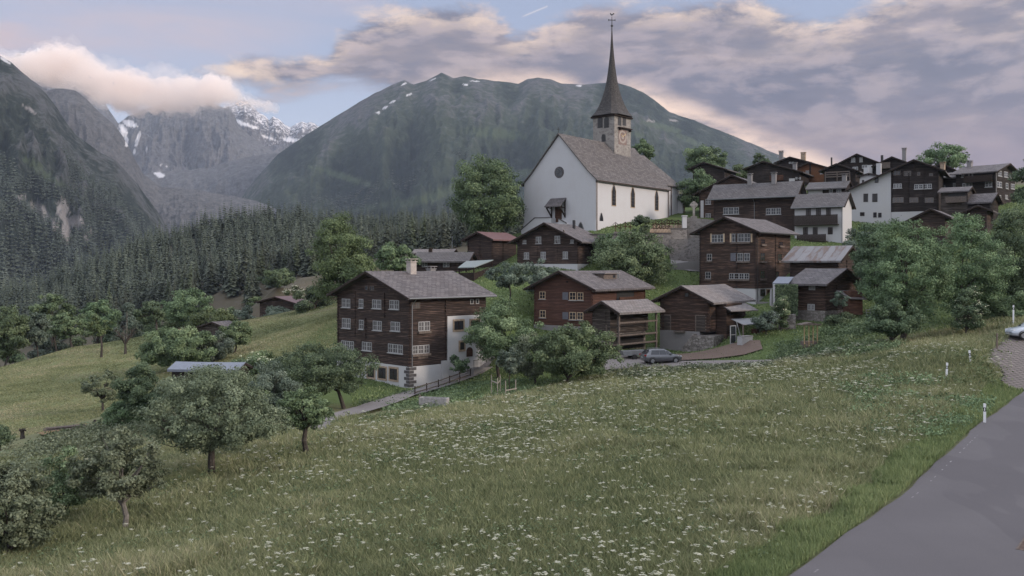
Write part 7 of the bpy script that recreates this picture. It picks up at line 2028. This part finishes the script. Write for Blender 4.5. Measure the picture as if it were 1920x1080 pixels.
# the trailer parked under the granary
p = on_ground(1186, 101.5); e = empty('trailer', p, R(12), 'grey flat trailer parked under the granary gallery behind the dark car', 'trailer')
mb = MB(); mb.prism([(-1.2, .5), (1.3, .5), (1.45, 1.05), (-1.35, 1.0)], lambda a, b: (a, -.6, b), lambda a, b: (a, .6, b)); mb.build('body', M['metal_grey'], e)
for y in (-.65, .65): mb = MB(); mb.tube([(0, y - .08, .32), (0, y + .08, .32)], [.32, .32], 16); mb.build('wheel', M['metal_dark'], e)
# white garden railing right of the cabin
e = empty('railing', on_ground(1632, 104), R(35), 'grey metal railing right of the cabin lean-to', 'railing')
for x in (-.8, 0, .8): mb = MB(); mb.bar((x, 0, -.2), (x, 0, 1.2), .05); mb.build('post', M['metal_grey'], e)
for z in (.5, .85, 1.18): mb = MB(); mb.bar((-.9, 0, z), (.9, 0, z), .05); mb.build('rail', M['metal_grey'], e)
# plank pile at the orange patch
e = empty('plank_pile', on_ground(122, 82), R(20), 'pile of grey planks at the orange stubble patch', 'planks')
rs = random.Random(8)
for i in range(6): mb = MB(); mb.bar((-1.6 + rs.uniform(-.2, .2), i * .12 - .3, .3 + (i % 2) * .14), (1.6 + rs.uniform(-.3, .3), i * .14 - .3, .42 + (i % 2) * .14), .2, .06); mb.build('plank', M['timber'], e)
# ivy on the annex wall
rg = np.random.default_rng(303); a, b = P(1451, 560, 109.2), P(1491, 560, 108.9); n = 5200; u = rg.random(n); z0, z1 = P(1470, 592, 109).z, P(1470, 533.5, 109).z
pos = np.stack([a.x + (b.x - a.x) * u, a.y + (b.y - a.y) * u - .55 - rg.random(n) * .45, z0 + (z1 - z0) * rg.random(n) ** .8], 1)
V, Fc = quads(pos, np.tile([0, -1, .3], (n, 1)) + rg.normal(size=(n, 3)) * .5, rg.uniform(.16, .3, n), rg.uniform(.12, .24, n), rg)
o = link('ivy', np_mesh('ivy', V - np.array(a), Fc, np.repeat(np.clip(rg.normal(.45, .2, n), 0, 1), 4)), M['leaf_dark']); o.location = a; tag(o, 'ivy covering the annex wall left of the log cabin', 'ivy')


# ------------------------------------------------------------------ churchyard walls, graves
def wall(name, label, pts, thick, mat='stone', cap=None):
    """pts: (px, py_top, py_bottom, d)"""
    o = empty(name, P(pts[0][0], pts[0][2], pts[0][3]), 0, label, 'wall'); mb = MB(); b = o.location
    A = [(P(px, t, d) - b, P(px, bo, d) - b) for px, t, bo, d in pts]; off = Vector((0, thick, 0))
    for (t0, b0), (t1, b1) in zip(A, A[1:]):
        b0 = b0 - Vector((0, 0, 1.2)); b1 = b1 - Vector((0, 0, 1.2))
        q = [b0, b1, t1, t0]; k = [p + off for p in q]
        mb.poly(q); mb.poly(k[::-1]); mb.poly([t0, t1, t1 + off, t0 + off]); mb.poly([b0, t0, t0 + off, b0 + off]); mb.poly([b1, t1, t1 + off, b1 + off])
    mb.build('masonry', M[mat], o)
    if cap:
        mb = MB()
        for (t0, _), (t1, _) in zip(A, A[1:]): mb.bar(t0 + Vector((0, thick / 2, .06)), t1 + Vector((0, thick / 2, .06)), thick + .25, .14)
        mb.build('coping', M[cap], o)
    return o
wall('churchyard_wall', 'grey stone churchyard terrace wall with the graves standing on it', [(1095, 440, 505, 146), (1180, 439, 500, 145), (1258, 437.5, 498, 145)], .8, 'stone', 'quoin')
wall('churchyard_wall', 'upper grey churchyard wall section ending at the white pier', [(1256, 429.5, 470, 148.5), (1288, 429, 470, 149)], .8, 'stone', 'quoin')
wall('retaining_wall', 'high rough retaining wall between the churchyard and the tall log house', [(1257, 449, 493, 143.5), (1290, 447, 492, 143), (1316, 446, 490, 142)], .9, 'stone')
wall('retaining_wall', 'rough grey wall rising right of the white pier above the high rough wall', [(1286, 407.5, 450, 151), (1322, 410.5, 450, 150), (1345, 414, 450, 149)], .6, 'stone')
wall('parapet', 'pale plastered parapet along the village lane below the high rough wall', [(1252, 496, 508, 141), (1290, 491, 505, 140.5), (1316, 487.5, 503, 140)], .4, 'plaster_grey')
e = empty('gate_pier', P(1284, 430, 150), 0, 'white square pier at the end of the upper churchyard wall', 'pier'); MB().box((-.35, 0, -1), (.35, .7, 2.15)).build('shaft', M['plaster'], e); MB().box((-.45, -.1, 2.15), (.45, .8, 2.3)).build('cap', M['plaster'], e)
wall('garden_wall', 'dry-stone garden wall left of the log cabin base', [(1462, 592, 612, 105.5), (1492, 589, 612, 105.2)], .5, 'stone_dry')


def grave_cross(name='grave_cross'):
    o = empty(name, (0, 0, 0)); mb = MB(); mb.box((-.05, -.04, -.2), (.05, .04, 1.05)); mb.box((-.32, -.04, .62), (.32, .04, .72)); mb.build('cross', M['door_brown'], o)
    mb = MB()
    for s_ in (-1, 1): mb.bar((0, 0, 1.14), (s_ * .42, 0, .86), .2, .04)
    mb.build('roof', M['timber_dark'], o)
    mb = MB(); mb.box((-.26, -.12, -.2), (.26, .12, .14)); mb.build('base', M['stone'], o); return o


def copy_tree(o, parent=None):
    c = o.copy(); COL.objects.link(c); c.parent = parent
    for ch in list(o.children): copy_tree(ch, c)
    return c
proto = None; rs = random.Random(12)
rows = [(px, 429, 152.5) for px in np.linspace(1224, 1277, 11)] + [(px, 437, 149.2) for px in np.linspace(1225, 1253, 6)] + [(1154, 437, 151), (1163, 437, 151), (1173, 437, 151), (1182, 437, 151)]
for i, (px, py, d) in enumerate(rows):
    o = grave_cross() if proto is None else copy_tree(proto); proto = proto or o
    o.location = P(px + rs.uniform(-.6, .6), py, d + rs.uniform(-.3, .3)); o.rotation_euler = (0, rs.uniform(-.05, .05), rs.uniform(-.5, .3)); o.scale = (1.15, 1.15, rs.uniform(.95, 1.3) * (1.25 if i > 16 else 1.1))
    tag(o, 'small roofed wooden grave cross among the graves below the church wall', 'grave cross', 'wooden grave crosses in the churchyard')
sp = None
for i, (px, py, d) in enumerate([(px, 437.5, 147.6) for px in np.linspace(1222, 1254, 6)] + [(px, 430, 151.0) for px in np.linspace(1227, 1275, 7)]):
    if sp is None:
        sp = empty('gravestone', (0, 0, 0)); mb = MB(); mb.prism([(-.3, -.2), (.3, -.2), (.3, .55), (.18, .75), (-.18, .75), (-.3, .55)], lambda a, b: (a, -.08, b), lambda a, b: (a, .08, b)); mb.build('stone', M['sandstone'], sp); mb = MB(); mb.box((-.4, -.5, -.2), (.4, -.1, .12)); mb.build('bed', M['plank_red'], sp); o = sp
    else: o = copy_tree(sp)
    o.location = P(px, py, d); o.rotation_euler = (0, 0, rs.uniform(-.4, .3)); tag(o, 'small pale gravestone between the wooden crosses of the churchyard', 'gravestone', 'gravestones in the churchyard')
ZL = lambda x, y: (1100 + x / 6.75, 360 + y / 6.75)
p = P(1301, 402, 166); e = empty('stone_cross', p, R(-10), 'tall pale stone ring cross between the church and the long-roofed house', 'monument'); e.scale = (1.15, 1.15, 1.15)
mb = MB(); mb.box((-.18, -.12, -1.5), (.18, .12, 2.1)); mb.box((-.62, -.12, 1.35), (-.18, .12, 1.7)); mb.box((.18, -.12, 1.35), (.62, .12, 1.7)); mb.build('cross', M['stone_tower'], e)
mb = MB(); n = 20
for i in range(n):
    a, b = 2 * math.pi * i / n, 2 * math.pi * (i + 1) / n; q = [(.36, a), (.52, a), (.52, b), (.36, b)]
    mb.prism([(r * math.cos(t), 1.52 + r * math.sin(t)) for r, t in q], lambda u, v: (u, -.09, v), lambda u, v: (u, .09, v))
mb.build('ring', M['stone_tower'], e); MB().box((-.5, -.4, -1.6), (.5, .4, -.3)).build('pedestal', M['stone'], e)
